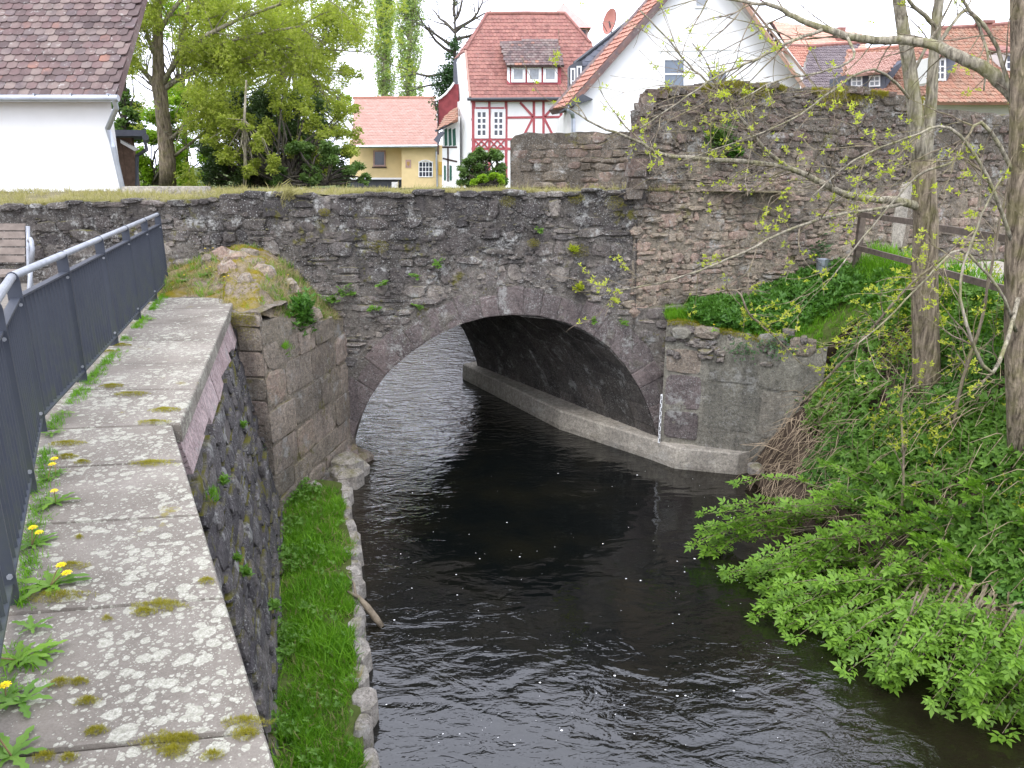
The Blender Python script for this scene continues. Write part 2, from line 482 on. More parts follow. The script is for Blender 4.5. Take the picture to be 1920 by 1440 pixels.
M['moss'] = plain_mat('moss', (.15, .125, .012), .95, .45, 18., 1., .1, col2=(.24, .20, .025), bsc=140.)
M['mossfur'] = leaf_mat('moss_fur', (.17, .155, .015), (.38, .34, .04), .2, .1)
M['straw'] = plain_mat('dry_stalks', (.36, .28, .19), .9, .3, 9., 0, .1, isl=.35)
M['yellow'] = plain_mat('dandelion_yellow', (.85, .66, .01), .7, .1, 30.)
M['puff'] = plain_mat('dandelion_clock', (.7, .7, .7), .9, .1, 30.)
M['stalk'] = plain_mat('flower_stalk', (.20, .14, .07), .8, .2, 20.)

def bark_mat(name, c1, c2, moss=.3, furrow=1.):
    t = NT(name)
    v = t.scale(t.pos, 26, 26, 4.)
    n = t.noise(1., 6, .65, v, .6); n2 = t.noise(6., 4)
    c = t.mix(t.step(n, .36, .62), tuple(q * .55 for q in c1), c2)
    c = t.mix(.5, c, t.ramp(t.noise(30., 5, .7), [(.3, .5), (.7, 1.3)]), 'MULTIPLY')
    mo = t.math('MULTIPLY', t.step(n2, .46, .64), moss)
    c = t.mix(mo, c, (.20, .20, .05))
    return t.bsdf(c, .9, t.bump(n, 1. * furrow, .055), .1)
M['bark'] = bark_mat('ridged_bark', (.17, .135, .098), (.38, .31, .225), .3)
M['barkg'] = bark_mat('grey_bark', (.20, .175, .13), (.42, .38, .29), .45, .6)
M['twig'] = bark_mat('twig_bark', (.15, .115, .085), (.30, .25, .18), .35, .3)
M['barkd'] = bark_mat('dark_bark', (.05, .045, .04), (.13, .115, .10), .2)

M['plaster'] = plain_mat('white_plaster', (.80, .80, .79), .85, .035, 2.0, .15, .2)
M['plaster2'] = plain_mat('cream_plaster', (.74, .72, .68), .85, .06, 3., .15, .2)
M['yellowwall'] = plain_mat('yellow_plaster', (.68, .53, .28), .85, .07, 1.2, .1, .2)
M['redtimber'] = plain_mat('red_timber', (.36, .085, .095), .7, .2, 5., .1, .3)
M['redclad'] = plain_mat('red_cladding', (.22, .045, .05), .75, .25, 3., .1, .3)
M['browntimber'] = plain_mat('brown_timber', (.06, .035, .03), .7, .2, 5., .1, .3)
M['whitepaint'] = plain_mat('white_window_paint', (.80, .80, .80), .45, .03, 6., 0, .5)
M['glass'] = plain_mat('window_glass', (.045, .05, .065), .07, .2, 1., 0, .6)
M['glassl'] = plain_mat('curtained_glass', (.28, .30, .32), .15, .25, 2.5, 0, .6)
M['green'] = plain_mat('green_shutter', (.03, .10, .07), .6, .2, 5.)
M['slate'] = tile_mat('slate_tiles', [(.075, .08, .10), (.11, .115, .14), (.14, .15, .17)], .1, .2, .6)
M['darktile'] = tile_mat('weathered_dark_tiles', [(.075, .055, .055), (.115, .085, .08), (.15, .10, .095), (.21, .165, .145), (.13, .10, .10), (.36, .17, .11)], .55, .35, 1.)
M['redtile'] = tile_mat('red_brown_tiles', [(.19, .085, .072), (.27, .125, .105), (.32, .155, .125), (.235, .12, .10)], .40, .35, .9)
M['orangetile'] = tile_mat('orange_tiles', [(.34, .16, .115), (.41, .20, .15), (.47, .27, .20)], .18, .06, .7)
M['salmontile'] = tile_mat('salmon_tiles', [(.35, .205, .165), (.40, .245, .20), (.44, .285, .24)], .05, .03, .7)
M['browntile'] = tile_mat('brown_orange_tiles', [(.25, .13, .09), (.36, .19, .13), (.32, .21, .15), (.42, .20, .13)], .35, .25, .9)
M['greytile'] = tile_mat('grey_purple_tiles', [(.13, .105, .115), (.18, .15, .155), (.23, .19, .19)], .3, .2, .8)
M['zinc'] = plain_mat('zinc_gutter', (.42, .45, .50), .38, .15, 4., 0, .5, .8)
M['darkmetal'] = plain_mat('dark_gutter', (.05, .055, .065), .5, .2, 4., 0, .5)
M['sandstone'] = plain_mat('pink_tower_stone', (.42, .28, .25), .9, .2, 2., .3, .2)
M['dish'] = plain_mat('red_dish', (.42, .17, .13), .6, .15, 2.)
def fence_mat():
    t = NT('anthracite_fence')
    n = t.noise(3., 5, .6); n2 = t.noise(60., 4, .6)
    sp = t.n('SeparateXYZ'); t.l(t.pos, sp.inputs[0])
    c = t.mix(n, (.036, .042, .056), (.058, .066, .084))
    g = t.math('MULTIPLY', t.step(t.noise(6., 4, .6), .42, .7), t.step(sp.outputs['Z'], .7, .0))
    c = t.mix(t.math('MULTIPLY', g, .55), c, (.07, .085, .035))
    return t.bsdf(c, .48, t.bump(n2, .1, .004), .4, .15)
M['fence'] = fence_mat()
M['galv'] = plain_mat('galvanised_rail', (.32, .335, .36), .55, .18, 14., .1, .5, .55)
M['benchwood'] = plain_mat('bench_wood', (.20, .165, .14), .8, .3, 9., .3, .2)
M['oldwood'] = plain_mat('old_fence_wood', (.125, .10, .08), .85, .35, 10., .5, .2)
M['shedwood'] = plain_mat('shed_boards', (.13, .085, .06), .85, .3, 10., .4, .2)
M['black'] = plain_mat('gauge_black', (.015, .015, .017), .6, .1, 10.)
M['foam'] = plain_mat('foam', (.85, .85, .85), .6, .05, 30.)
M['dead'] = plain_mat('driftwood_bark', (.20, .165, .12), .9, .3, 14., .6, .1)

def water_mat():
    t = NT('river_water')
    sp = t.n('SeparateXYZ'); t.l(t.pos, sp.inputs[0])
    big = t.noise(.6, 3, .5)
    n0 = t.noise(1., 2, .5, t.scale(t.pos, .9, 1.5, 1), 1.0)
    n1 = t.noise(1., 3, .5, t.scale(t.pos, 2.6, 4.6, 1), 1.6)
    n2 = t.noise(1., 3, .5, t.scale(t.pos, 7., 15., 1), 1.0)
    n3 = t.noise(1., 2, .5, t.scale(t.pos, 20., 40., 1), .6)
    # the stream runs broken above the bridge, calm below the arch, and breaks again further down
    up = t.step(sp.outputs['Y'], 10.6, 12.8)
    dn = t.step(t.math('ADD', sp.outputs['Y'], t.math('MULTIPLY', big, 2.4)), 8.3, 5.6)
    lft = t.math('MULTIPLY', t.step(sp.outputs['X'], -.6, -2.0), .8)
    patch = t.math('MULTIPLY', t.step(big, .54, .68), .8)
    a2 = t.math('ADD', t.math('MAXIMUM', t.math('MAXIMUM', t.math('MULTIPLY', up, .75), t.math('MULTIPLY', dn, .55)), t.math('MAXIMUM', lft, patch)), .06)
    h = t.math('ADD', t.math('MULTIPLY', n0, 2.2), t.math('MULTIPLY', t.math('MULTIPLY', n1, 1.5), t.math('ADD', t.math('ADD', a2, .2), t.math('MULTIPLY', up, .7))))
    h = t.math('ADD', h, t.math('MULTIPLY', t.math('ADD', t.math('MULTIPLY', n2, .75), t.math('MULTIPLY', n3, .16)), a2))
    nb = t.bump(h, 1., .0115)
    bed = t.mix(t.step(t.noise(1.3, 4), .45, .7), (.0028, .0036, .0034), (.006, .006, .004))
    edge = t.math('MAXIMUM', t.step(sp.outputs['X'], 2.0, 3.6), t.step(sp.outputs['X'], -1.2, -2.0))
    bed = t.mix(t.math('MULTIPLY', edge, .75), bed, (.016, .012, .007))
    return t.bsdf(bed, .02, nb, 1.0, 0., IOR=1.45)
M['water'] = water_mat()
# ------------------------------------------------------------------ wall planes
class Wall:
    def __init__(s, p0, d, batter=0.):
        s.p0 = Vector((p0[0], p0[1], 0)); s.d = Vector((d[0], d[1], 0)).normalized()
        s.n = Vector((s.d.y, -s.d.x, 0)); s.b = batter
    def p(s, u, z, d=0.):
        return s.p0 + s.d * u + Vector((0, 0, z)) + s.n * (d - s.b * z)
    def uv(s, px, py):
        q = onpl(px, py, s.p0, s.n) if not s.b else onpl(px, py, s.p0, s.n + Vector((0, 0, s.b)))
        return (q - s.p0).dot(s.d), q.z
def yb(x): return 11.0 + .025 * (x + 2.55)
BW = Wall((-9.5, yb(-9.5)), (1, .025))
RW = Wall((1.76, 11.10), (1, .35))
WW = Wall((-2.93, 8.62), (.43, 2.42))
SW = Wall((-2.18, 4.56), (-1.34, 4.79), .165)
AW = Wall((2.30, 10.90), (2.1, -.77))
WATER = -2.84

def stone(wall, u, z, w, h, pr, rough=.12, seed=0, flat=False):
    """one rubble stone: irregular outline, chamfered and slightly domed"""
    r = random.Random(seed)
    n = 10
    ex = .5 if flat else r.uniform(.45, .85)
    sk = r.uniform(-.12, .12)
    out = []
    if flat:      # squared block with knocked-off corners
        n = 12
        for (sx, sy) in ((1, -1), (1, 1), (-1, 1), (-1, -1)):
            cx, cy = w / 2 - r.uniform(.0, .012), h / 2 - r.uniform(.0, .012)
            ch = min(w, h) * r.uniform(.03, .13)
            q = [(sx * cx, sy * (cy - ch)), (sx * (cx - ch), sy * cy)] if sx * sy > 0 else [(sx * (cx - ch), sy * cy), (sx * cx, sy * (cy - ch))]
            mid = {(1, -1): (w / 2 * (1 + r.uniform(-.03, .03)), 0), (1, 1): (0, h / 2 * (1 + r.uniform(-.04, .04))), (-1, 1): (-w / 2 * (1 + r.uniform(-.03, .03)), 0), (-1, -1): (0, -h / 2 * (1 + r.uniform(-.04, .04)))}[(sx, sy)]
            out += q + [mid]
    else:
      for k in range(n):
        a = 2 * math.pi * (k + r.uniform(-.18, .18)) / n
        c, s_ = math.cos(a), math.sin(a)
        cx = math.copysign(abs(c) ** ex, c); cy = math.copysign(abs(s_) ** ex, s_)
        m = 1 + r.uniform(-rough, rough)
        out.append((cx * w / 2 * m + sk * cy * h / 2, cy * h / 2 * m))
    tu, tz = r.uniform(-.25, .25) * pr, r.uniform(-.35, .35) * pr
    V, F = [], []
    for (k1, dd) in (((1.0, -.05), (1.0, pr * .75), (.93, pr)) if flat else ((1.0, -.05), (1.0, pr * .45), (.8, pr))):
        for (a, b) in out:
            V.append(wall.p(u + a * k1, z + b * k1, dd + (tu * a / w + tz * b / h if dd > 0 else 0) + (r.uniform(-.2, .2) * pr if k1 < 1 else 0)))
    V.append(wall.p(u + r.uniform(-.1, .1) * w, z + r.uniform(-.1, .1) * h, pr * (1.1 + r.uniform(-.1, .25))))
    for ring in (0, 1):
        b = ring * n
        F += [(b + k, b + (k + 1) % n, b + n + (k + 1) % n, b + n + k) for k in range(n)]
    F += [(2 * n + k, 2 * n + (k + 1) % n, 3 * n) for k in range(n)]
    return V, F

def rubble(rng, u0, u1, z0, z1, hr, lr, test, wob=.04):
    cells, z = [], z0
    while z < z1:
        h = rng.uniform(*hr)
        u = u0 + rng.uniform(-.2, 0)
        while u < u1:
            w = rng.uniform(*lr) * (1 if rng.random() > .15 else .55)
            cu, cz = u + w / 2, z + h / 2 + wob * nz(u * 1.3, z * 2, 3.1)
            if test(cu, cz, w, h):
                if w < .6 * h + .1 or rng.random() > .16: cells.append((cu, cz, w, h))
                else:
                    cells.append((cu, cz - h * .26, w, h * .46)); cells.append((cu, cz + h * .26, w, h * .44))
            u += w
        z += h
    return cells

def lay(name, wall, cells, mat, parent, rng, pr=(.02, .06), gap=.014, limit=300, rough=.12, flat=False, drop=.0):
    cells = [c for c in cells if rng.random() >= drop]
    cells.sort(key=lambda c: -c[2] * c[3])
    rest = MB()
    for i, (u, z, w, h) in enumerate(cells):
        V, F = stone(wall, u, z, w - gap, h - gap, rng.uniform(*pr), rough, rng.randrange(1 << 30), flat)
        if i < limit: mesh_py(name, V, F, mat, parent)
        else: rest.add(V, F)
    if rest.V: rest.build('small_stones', mat, parent, kind='stuff')

def core(name, wall, us, zb, zt, mat, parent, thick, amp=.02, base=0., dz=.07, top=True, back=True, sc=5.):
    """mortar face with real relief, plus the top and back of the wall; us = list of (u, side) columns"""
    zmin = min(zb(u) for u in us); zmax = max(zt(u) for u in us)
    rows = max(2, int((zmax - zmin) / dz))
    V, F = [], []
    for u in us:
        a, b = zb(u), zt(u)
        for j in range(rows + 1):
            z = lerp(a, b, j / rows)
            d = base + amp * (nz(u, z, .7, sc) + .5 * nz(u, z, 5.1, sc * 2.7))
            V.append(wall.p(u, z, d))
    m = rows + 1
    for i in range(len(us) - 1):
        for j in range(rows):
            F.append((i * m + j, (i + 1) * m + j, (i + 1) * m + j + 1, i * m + j + 1))
    f = mesh_py(name, V, F, mat, parent, True)
    if top:
        V, F = [], []
        K = 4
        for u in us:
            tk = thick(u) if callable(thick) else thick
            for k in range(K + 1):
                V.append(wall.p(u, zt(u) + (.03 * nz(u, k * .7, 9., 3.) if k else 0), -tk * k / K + (base + amp * (nz(u, zt(u), .7, sc) + .5 * nz(u, zt(u), 5.1, sc * 2.7)) if k == 0 else 0)))
            V.append(wall.p(u, zb(u), -tk))
        m = K + 2
        for i in range(len(us) - 1):
            for k in range(K + (1 if back else 0)):
                F.append((i * m + k, (i + 1) * m + k, (i + 1) * m + k + 1, i * m + k + 1))
        mesh_py('wall_top', V, F, mat, parent, False)
    return f
def frange(a, b, st):
    n = max(1, int(round((b - a) / st))); return [a + (b - a) * i / n for i in range(n + 1)]

# ------------------------------------------------------------------ the stone bridge
ARCH_PX = [(655, 852), (668, 800), (690, 752), (722, 704), (762, 667), (812, 632), (865, 607), (912, 594), (960, 590), (1010, 592), (1060, 604), (1102, 622), (1142, 650), (1175, 688), (1202, 732), (1221, 778), (1231, 815), (1236, 856)]
ARCH = [BW.uv(*p) for p in ARCH_PX]
AL, AR = ARCH[0][0], ARCH[-1][0]
def arch_z(u): return interp(u, ARCH)
BTOP = [BW.uv(*p) for p in [(0, 392), (60, 388), (120, 384), (200, 378), (260, 378), (330, 377), (400, 372), (470, 366), (540, 366), (600, 366), (680, 365), (760, 362), (860, 362), (960, 361), (1060, 360), (1140, 360), (1200, 357)]]
BTOP = [(0, BTOP[0][1])] + BTOP
uS = BW.uv(1195, 400)[0]
uE = uS + 1.75
def btop(u):
    if u > uS + .02: return -.45 + .06 * nz(u, 1., 2., 3.)
    return interp(u, BTOP) + .06 * nz(u, 0, 4., 2.2) + .035 * nz(u, 3, 4., 7.)
bridge = empty('stone_bridge', BW.p((AL + AR) / 2, WATER), 'old rubble stone arch bridge spanning the stream, tufts of dry grass along its top', 'bridge')
us = sorted(set(frange(0, uS, .07) + frange(uS + .04, uE, .07) + [AL - .001, AL + .001, AR - .001, AR + .001]))
def bzb(u): return arch_z(u) if AL < u < AR else -3.3
core('mortar_face', BW, us, bzb, btop, M['mortar'], bridge, .45, .030, .0, .07)

# voussoirs
pts = []
cum = [0.]
for a, b in zip(ARCH, ARCH[1:]): cum.append(cum[-1] + math.dist(a, b))
def arch_at(s):
    for i in range(len(cum) - 1):
        if s <= cum[i + 1] or i == len(cum) - 2:
            t = (s - cum[i]) / (cum[i + 1] - cum[i])
            return tuple(lerp(ARCH[i][k], ARCH[i + 1][k], t) for k in (0, 1))
def arch_nrm(s):
    a, b = arch_at(max(0, s - .12)), arch_at(min(cum[-1], s + .12))
    t = (b[0] - a[0], b[1] - a[1]); L = math.hypot(*t)
    return (-t[1] / L, t[0] / L)
rg = random.Random(5)
s = 0.
while s < cum[-1] - .05:
    w = rg.uniform(.24, .36); e = min(cum[-1], s + w)
    hgt = rg.uniform(.30, .44)
    V, F = [], []
    gap = .003
    prof = []
    for ss in (s + gap, (s + e) / 2, e - gap):
        a = arch_at(ss); n_ = arch_nrm(ss)
        prof.append(((a[0], a[1]), (a[0] + n_[0] * (hgt + rg.uniform(-.03, .03)), a[1] + n_[1] * hgt)))
    outl = [prof[0][0], prof[1][0], prof[2][0], prof[2][1], prof[1][1], prof[0][1]]
    cx = sum(p[0] for p in outl) / 6; cz = sum(p[1] for p in outl) / 6
    pr = rg.uniform(.004, .022)
    for (k1, dd) in ((1., -.3), (1., pr * .6), (.90, pr)):
        for q in outl: V.append(BW.p(cx + (q[0] - cx) * k1, cz + (q[1] - cz) * k1, dd))
    V.append(BW.p(cx, cz, pr * 1.15))
    for r_ in (0, 1): F += [(r_ * 6 + k, r_ * 6 + (k + 1) % 6, r_ * 6 + 6 + (k + 1) % 6, r_ * 6 + 6 + k) for k in range(6)]
    F += [(12 + k, 12 + (k + 1) % 6, 18) for k in range(6)]
    mesh_py('arch_stone', V, F, M['ring'], bridge)
    s = e
# vault, skewed to the left as the stream runs
SK = Vector((-3.0, 4.35, 0))
V, F = [], []
K = 16
ap = [arch_at(cum[-1] * i / 44) for i in range(45)]
for k in range(K + 1):
    for i, (u, z) in enumerate(ap):
        p = BW.p(u, z, -.02) + SK * (k / K)
        nrm = arch_nrm(cum[-1] * i / 44)
        d = .03 * nz(p.x * 2, p.y * 3, p.z * 3) if k else 0
        V.append(p + (BW.d * nrm[0] + Vector((0, 0, nrm[1]))) * d)
for k in range(K):
    for i in range(44): F.append((k * 45 + i, (k + 1) * 45 + i, (k + 1) * 45 + i + 1, k * 45 + i + 1))
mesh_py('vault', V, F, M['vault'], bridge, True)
# dressed stones of the vault's right side, each a shallow slab proud of its joints
rg = random.Random(17)
nl = 9
for j in range(nl):
    s0_, s1_ = cum[-1] * (.52 + .46 * j / nl), cum[-1] * (.52 + .46 * (j + 1) / nl)
    t_ = rg.uniform(-.08, 0)
    while t_ < .97:
        dt_ = rg.uniform(.06, .13); a_, b_ = max(.0, t_ + .004), min(.99, t_ + dt_ - .004)
        if b_ - a_ > .02:
            V = []; pr = rg.uniform(.004, .022)
            for dd in (.0, pr):
                for (sv, tv) in ((s0_ + .006, a_), (s0_ + .006, b_), (s1_ - .006, b_), (s1_ - .006, a_)):
                    u_, z_ = arch_at(sv); nn_ = arch_nrm(sv)
                    V.append(BW.p(u_, z_, -.02) + SK * tv - (BW.d * nn_[0] + Vector((0, 0, nn_[1]))) * (dd + .008))
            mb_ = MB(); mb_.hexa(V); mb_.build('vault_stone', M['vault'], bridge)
        t_ += dt_
# back face with the same opening
BK = Wall(BW.p0 + SK, BW.d)
V, F = [], []
usb = sorted(set(frange(-3, uE + 6, .35) + [AL - .001, AL + .001, AR - .001, AR + .001] + [a[0] for a in ARCH]))
for u in usb:
    V += [BK.p(u, bzb(u)), BK.p(u, 1.15)]
F = [(2 * i, 2 * i + 1, 2 * i + 3, 2 * i + 2) for i in range(len(usb) - 1)]
mesh_py('back_face', V, F, M['mortar'], bridge)

def ring_dist(u, z):
    return min(math.hypot(u - a[0], z - a[1]) for a in ap)
def b_test(u, z, w, h):
    if z + h / 2 > btop(u) - .01: return False
    if u > uS - .05: 
        return False
    if AL - .05 < u < AR + .05 and z < arch_z(u) + .1: return False
    if ring_dist(u, z) < .40 + min(w, h) * .45: return False
    if z < -.55 and u < AL - .1: return False
    return True
rg = random.Random(21)
cells = rubble(rg, BW.uv(0, 450)[0] - .3, uS + .1, -1.6, 1.25, (.09, .26), (.13, .5), b_test, .09)
lay('stone', BW, cells, M['bridge'], bridge, rg, (-.004, .042), .008, 300, .2, drop=.10)
def fill(wall, test, n, u0, u1, z0, z1, mat, parent, seed, lo=.035, hi=.12, pr=(.0, .035)):
    r_ = random.Random(seed); mb = MB()
    for i in range(n):
        u, z = r_.uniform(u0, u1), r_.uniform(z0, z1); w = r_.uniform(lo, hi) * r_.uniform(.6, 1); h = w * r_.uniform(.35, .8)
        if test(u, z, w, h):
            V, F = stone(wall, u, z, w, h, r_.uniform(*pr), .25, i + seed * 9999); mb.add(V, F)
    mb.build('small_stones', mat, parent, kind='stuff')
fill(BW, lambda u, z, w, h: b_test(u, z, w, h) and z > -1.2, 2400, BW.uv(0, 450)[0] - .2, uS, -1.2, 1.2, M['bridge'], bridge, 3)
# loose flat stones along the bridge edge
for i in range(46):
    u = lerp(BW.uv(0, 390)[0], uS, (i + rg.random()) / 46)
    w, h = rg.uniform(.14, .34), rg.uniform(.05, .11)
    V, F = stone(BW, u, btop(u) - .01, w, h, rg.uniform(.02, .07), .15, i * 7 + 1)
    mesh_py('edge_stone', V, F, M['bridge'], bridge)
# spandrel right of the seam (under the high wall) down to the abutment
def s_test(u, z, w, h):
    return uS + .05 < u < uE - .05 and -2.4 < z < -.5 and ring_dist(u, z) > .40 + min(w, h) * .45 and z > arch_z(min(u, AR)) - .2
cells = rubble(rg, uS, uE, -1.7, -.45, (.13, .24), (.22, .48), s_test)
lay('stone', BW, cells, M['bridge'], bridge, rg, (-.002, .03), .01, 60, .15)

# deck: rough turf on the bridge
V, F = [], []
ud = frange(0, uS + 2.8, .25)
for u in ud:
    for k in range(19):
        q = BW.p(u, 0, -.25) + SK * (k / 18)
        z0 = interp(min(u, uS), BTOP)
        V.append((q.x, q.y, lerp(z0 - .02, 1.12, min(1, k / 5)) + .05 * nz(q.x, q.y, 2., 1.4)))
for i in range(len(ud) - 1):
    for k in range(18): F.append((i * 19 + k, (i + 1) * 19 + k, (i + 1) * 19 + k + 1, i * 19 + k + 1))
tag(mesh_py('bridge_deck_ground', V, F, M['drydeck'], None, True), kind='structure')

# ------------------------------------------------------------------ concrete ledge at the water, right
ledge = empty('concrete_ledge', (2.3, 11, WATER), 'pale concrete ledge at the waterline, running from the right bank into the arch', 'ledge')
mb = MB()
outer = [atz(1386, 850, -2.5), atz(1268, 839, -2.5), atz(1222, 823, -2.5), atz(1050, 770, -2.5), atz(889, 692, -2.5), atz(868, 682, -2.5)]
inner = [Vector((3.9, 10.6, -2.5)), Vector((2.75, 11.15, -2.5)), Vector((2.6, 11.4, -2.5)), BW.p(AR + .15, -2.5, 0) + SK * .33, BW.p(AR + .15, -2.5, 0) + SK * 1.0, BW.p(AR + .15, -2.5, 0) + SK * 1.08]
def sub(pl, n=6):
    o = []
    for a, b in zip(pl, pl[1:]): o += [a.lerp(b, k / n) for k in range(n)]
    return o + [pl[-1]]
oo, ii = sub(outer), sub(inner)
V = []
for a, b in zip(oo, ii):
    a = a + Vector((0, 0, .006 * nz(a.x, a.y, 1, 4)))
    out_ = (a - b); out_.z = 0; out_.normalize()
    V += [b, a - out_ * .03, a - Vector((0, 0, .025)), a + out_ * .02 - Vector((0, 0, .26)), a - out_ * .02 - Vector((0, 0, .62))]
F = [(i * 5 + k, (i + 1) * 5 + k, (i + 1) * 5 + k + 1, i * 5 + k + 1) for i in range(len(oo) - 1) for k in range(4)]
F += [(0, 1, 2, 3, 4)]
mesh_py('ledge_body', V, F, M['concrete'], ledge)

# ------------------------------------------------------------------ wing wall, left of the arch
wing = empty('wing_wall', WW.p(1.2, WATER), 'blocky sandstone wing wall between the grass strip and the left foot of the arch', 'wall')
WL_END = 2.42
wtop_pts = [(0, -.16), (.5, -.22), (1.2, -.34), (1.9, -.5), (2.6, -.62)]
def wtop(u): return interp(u, wtop_pts) + .03 * nz(u, 1, 1, 3)
core('mortar_face', WW, frange(-.02, 2.55, .07), lambda u: -3.2, wtop, M['ruinmortar'], wing, .6, .02, 0., .08)
rg = random.Random(31)
z = -2.95
while z < -.2:
    h = rg.uniform(.26, .50); u = rg.uniform(-.05, 0)
    while u < 2.45:
        w = min(rg.uniform(.3, .95), 2.55 - u)
        zz = z + h / 2
        if w > .15 and zz + h / 2 < wtop(u + w / 2) + .08 and abs(u + w / 2) >= 0:
            ff = rg.random() > .3
            V, F = stone(WW, u + w / 2, zz + .05 * nz(u * 1.5, z), w * rg.uniform(.97, 1.0) - .006, (h - .006) * rg.uniform(.9, 1.04), rg.uniform(.004, .045), .06 if ff else .10, rg.randrange(9999999), ff)
            mesh_py('stone_block', V, F, M[rg.choice(('ashlar', 'ashlar', 'ruin', 'concrete' if rg.random() < .3 else 'ashlar'))], wing)
        u += w
    z += h
# the corner pier that faces the camera
PW_ = Wall((-3.62, 8.70), (.70, -.08))
def pier_u0(z): return .14 + .165 * (0 - z) * 1.0
mb = MB()
core('pier_face', PW_, frange(.0, .70, .07), lambda u: -3.2, lambda u: -.06 + .05 * nz(u, 3, 3, 4), M['ruinmortar'], wing, .8, .02, 0., .08)
z = -2.9
while z < -.15:
    h = min(rg.uniform(.22, .36), -.07 - z)
    u = .03
    for w in (rg.uniform(.28, .4), .0):
        w = w or .70 - u
        V, F = stone(PW_, u + w / 2, z + h / 2, w - .010, h - .010, rg.uniform(.01, .045), .07, rg.randrange(9999999), True)
        mesh_py('stone_block', V, F, M['ashlar'] if u > .1 else M['retain'], wing)
        u += w
    z += h

# ------------------------------------------------------------------ abutment, right of the arch
abut = empty('abutment', AW.p(1., -2.5), 'weathered grey abutment block right of the arch, moss and grass along its top', 'abutment')
def atop(u): return lerp(-.60, -.88, max(0, min(1, u / 2.1))) + .09 * nz(u, 2, 2, 2.2) + .03 * nz(u, 2, 5, 7)
core('render_face', AW, frange(-.02, 2.2, .07), lambda u: -3.3, atop, M['render'], abut, .8, .022, .0, .08)
rg = random.Random(41)
# left cheek of the abutment
mbx = MB(); a0 = AW.p(-.02, -3.3, 0); 
mbx.add([AW.p(0, -3.3, .01), AW.p(0, -.6, .01), AW.p(0, -.6, -.5), AW.p(0, -3.3, -.5)], [(0, 1, 2, 3)])
mbx.build('side_face', M['render'], abut)
u = .02
for w, h, mt in ((.34, .22, 'render'), (.42, .25, 'ashlar'), (.5, .27, 'render'), (.36, .24, 'render'), (.45, .26, 'ashlar')):
    V, F = stone(AW, u + w / 2, -.76 - .13 * u / 2.1 + rg.uniform(-.05, .05), w * rg.uniform(.8, 1.0), h * rg.uniform(.7, 1.1), rg.uniform(.02, .09), .14, rg.randrange(99999), False)
    mesh_py('stone_block', V, F, M[mt], abut)
    u += w
z = -2.35
for (u, w, zc, h, mt, pr) in ((.28, .50, -2.2, .44, 'ring', .03), (.28, .52, -1.68, .52, 'ring', .028), (.26, .5, -1.2, .36, 'ashlar', .04), (.95, .72, -1.25, .42, 'render', .03),
                          (1.62, .62, -1.28, .46, 'render', .035), (.98, .8, -1.85, .7, 'render', .022), (1.7, .6, -1.9, .7, 'render', .026)):
    V, F = stone(AW, u, zc, w, h, pr * .45, .05, rg.randrange(99999), True)
    mesh_py('stone_block', V, F, M[mt], abut)
for i in range(34):
    V, F = stone(AW, rg.uniform(.05, .8 if i < 22 else 2.0), rg.uniform(-1.15, -.66), rg.uniform(.08, .22), rg.uniform(.05, .12), rg.uniform(.02, .08), .2, i)
    mesh_py('stone_chip', V, F, M['bridge'], abut)

# ------------------------------------------------------------------ the ruined high wall
ruin = empty('ruined_wall', RW.p(3, 0), 'tall ruined rubble wall with a mossy broken top behind the two riverside trees', 'wall')
uR1 = RW.uv(1700, 400)[0]
RT = [RW.uv(*p) for p in [(1178, 352), (1190, 335), (1182, 300), (1189, 262), (1196, 225), (1204, 196), (1222, 178), (1250, 167), (1290, 170), (1330, 160), (1380, 155), (1440, 158), (1500, 167), (1560, 166), (1620, 168), (1660, 174), (1700, 182)]]
RT = [(max(a, i * .02), b) for i, (a, b) in enumerate(RT)]
RT.sort()
def rtop(u): return interp(u, RT) + .03 * nz(u, 5, 1, 3) + .025 * nz(u, 5, 1, 9)
def rzb(u): return -.75
core('mortar_face', RW, frange(0, uR1, .07), rzb, rtop, M['ruinmortar'], ruin, lambda u: min(1.2, .08 + .75 * u), .035, 0., .07)
R2 = Wall(RW.p(uR1, 0, -.38), RW.d)
def r2top(u): return interp(u, [(0, 2.56), (1, 2.5), (2.2, 2.42), (3.5, 2.45), (9, 2.3)]) + .05 * nz(u, 8, 1, 2.5)
core('mortar_face', R2, frange(0, 7.0, .09), rzb, r2top, M['ruinmortar'], ruin, 1.0, .035, 0., .09)
mb = MB()
mb.slab([RW.p(uR1, -.7, 0), RW.p(uR1, 1.35, .03), RW.p(uR1, 1.35, -.5), RW.p(uR1, -.7, -.5)], RW.d * .10)
mb.slab([RW.p(uR1, 1.35, 0), RW.p(uR1, 2.5, .0), RW.p(uR1, 2.5, -.5), RW.p(uR1, 1.35, -.5)], RW.d * .07)
mb.build('wall_end', M['ashlar'], ruin)
# quoin strips round the old opening
for (u, z0, z1, w, mt) in ((uR1 - .16, .25, .95, .26, 'concrete'), (uR1 - .12, .98, 1.32, .22, 'concrete'), (uR1 + .30, .2, 1.25, .30, 'render')):
    wl, uu = (RW, u) if u < uR1 else (R2, u - uR1)
    V, F = stone(wl, uu, (z0 + z1) / 2, w, z1 - z0, .05, .03, 3, True)
    mesh_py('quoin', V, F, M[mt], ruin)
def r_test(u, z, w, h): return z + h / 2 < rtop(u) - .01 and z > -.7 and u > .03 and min(rtop(u - w / 2), rtop(u + w / 2)) > z
rg = random.Random(51)
cl = rubble(rg, .0, uR1 - .35, -.7, 2.7, (.055, .17), (.12, .42), r_test, .10)
big = []
for i in range(16):
    big.append((rg.uniform(.4, uR1 - .6), rg.uniform(-.2, 1.9), rg.uniform(.3, .46), rg.uniform(.2, .3)))
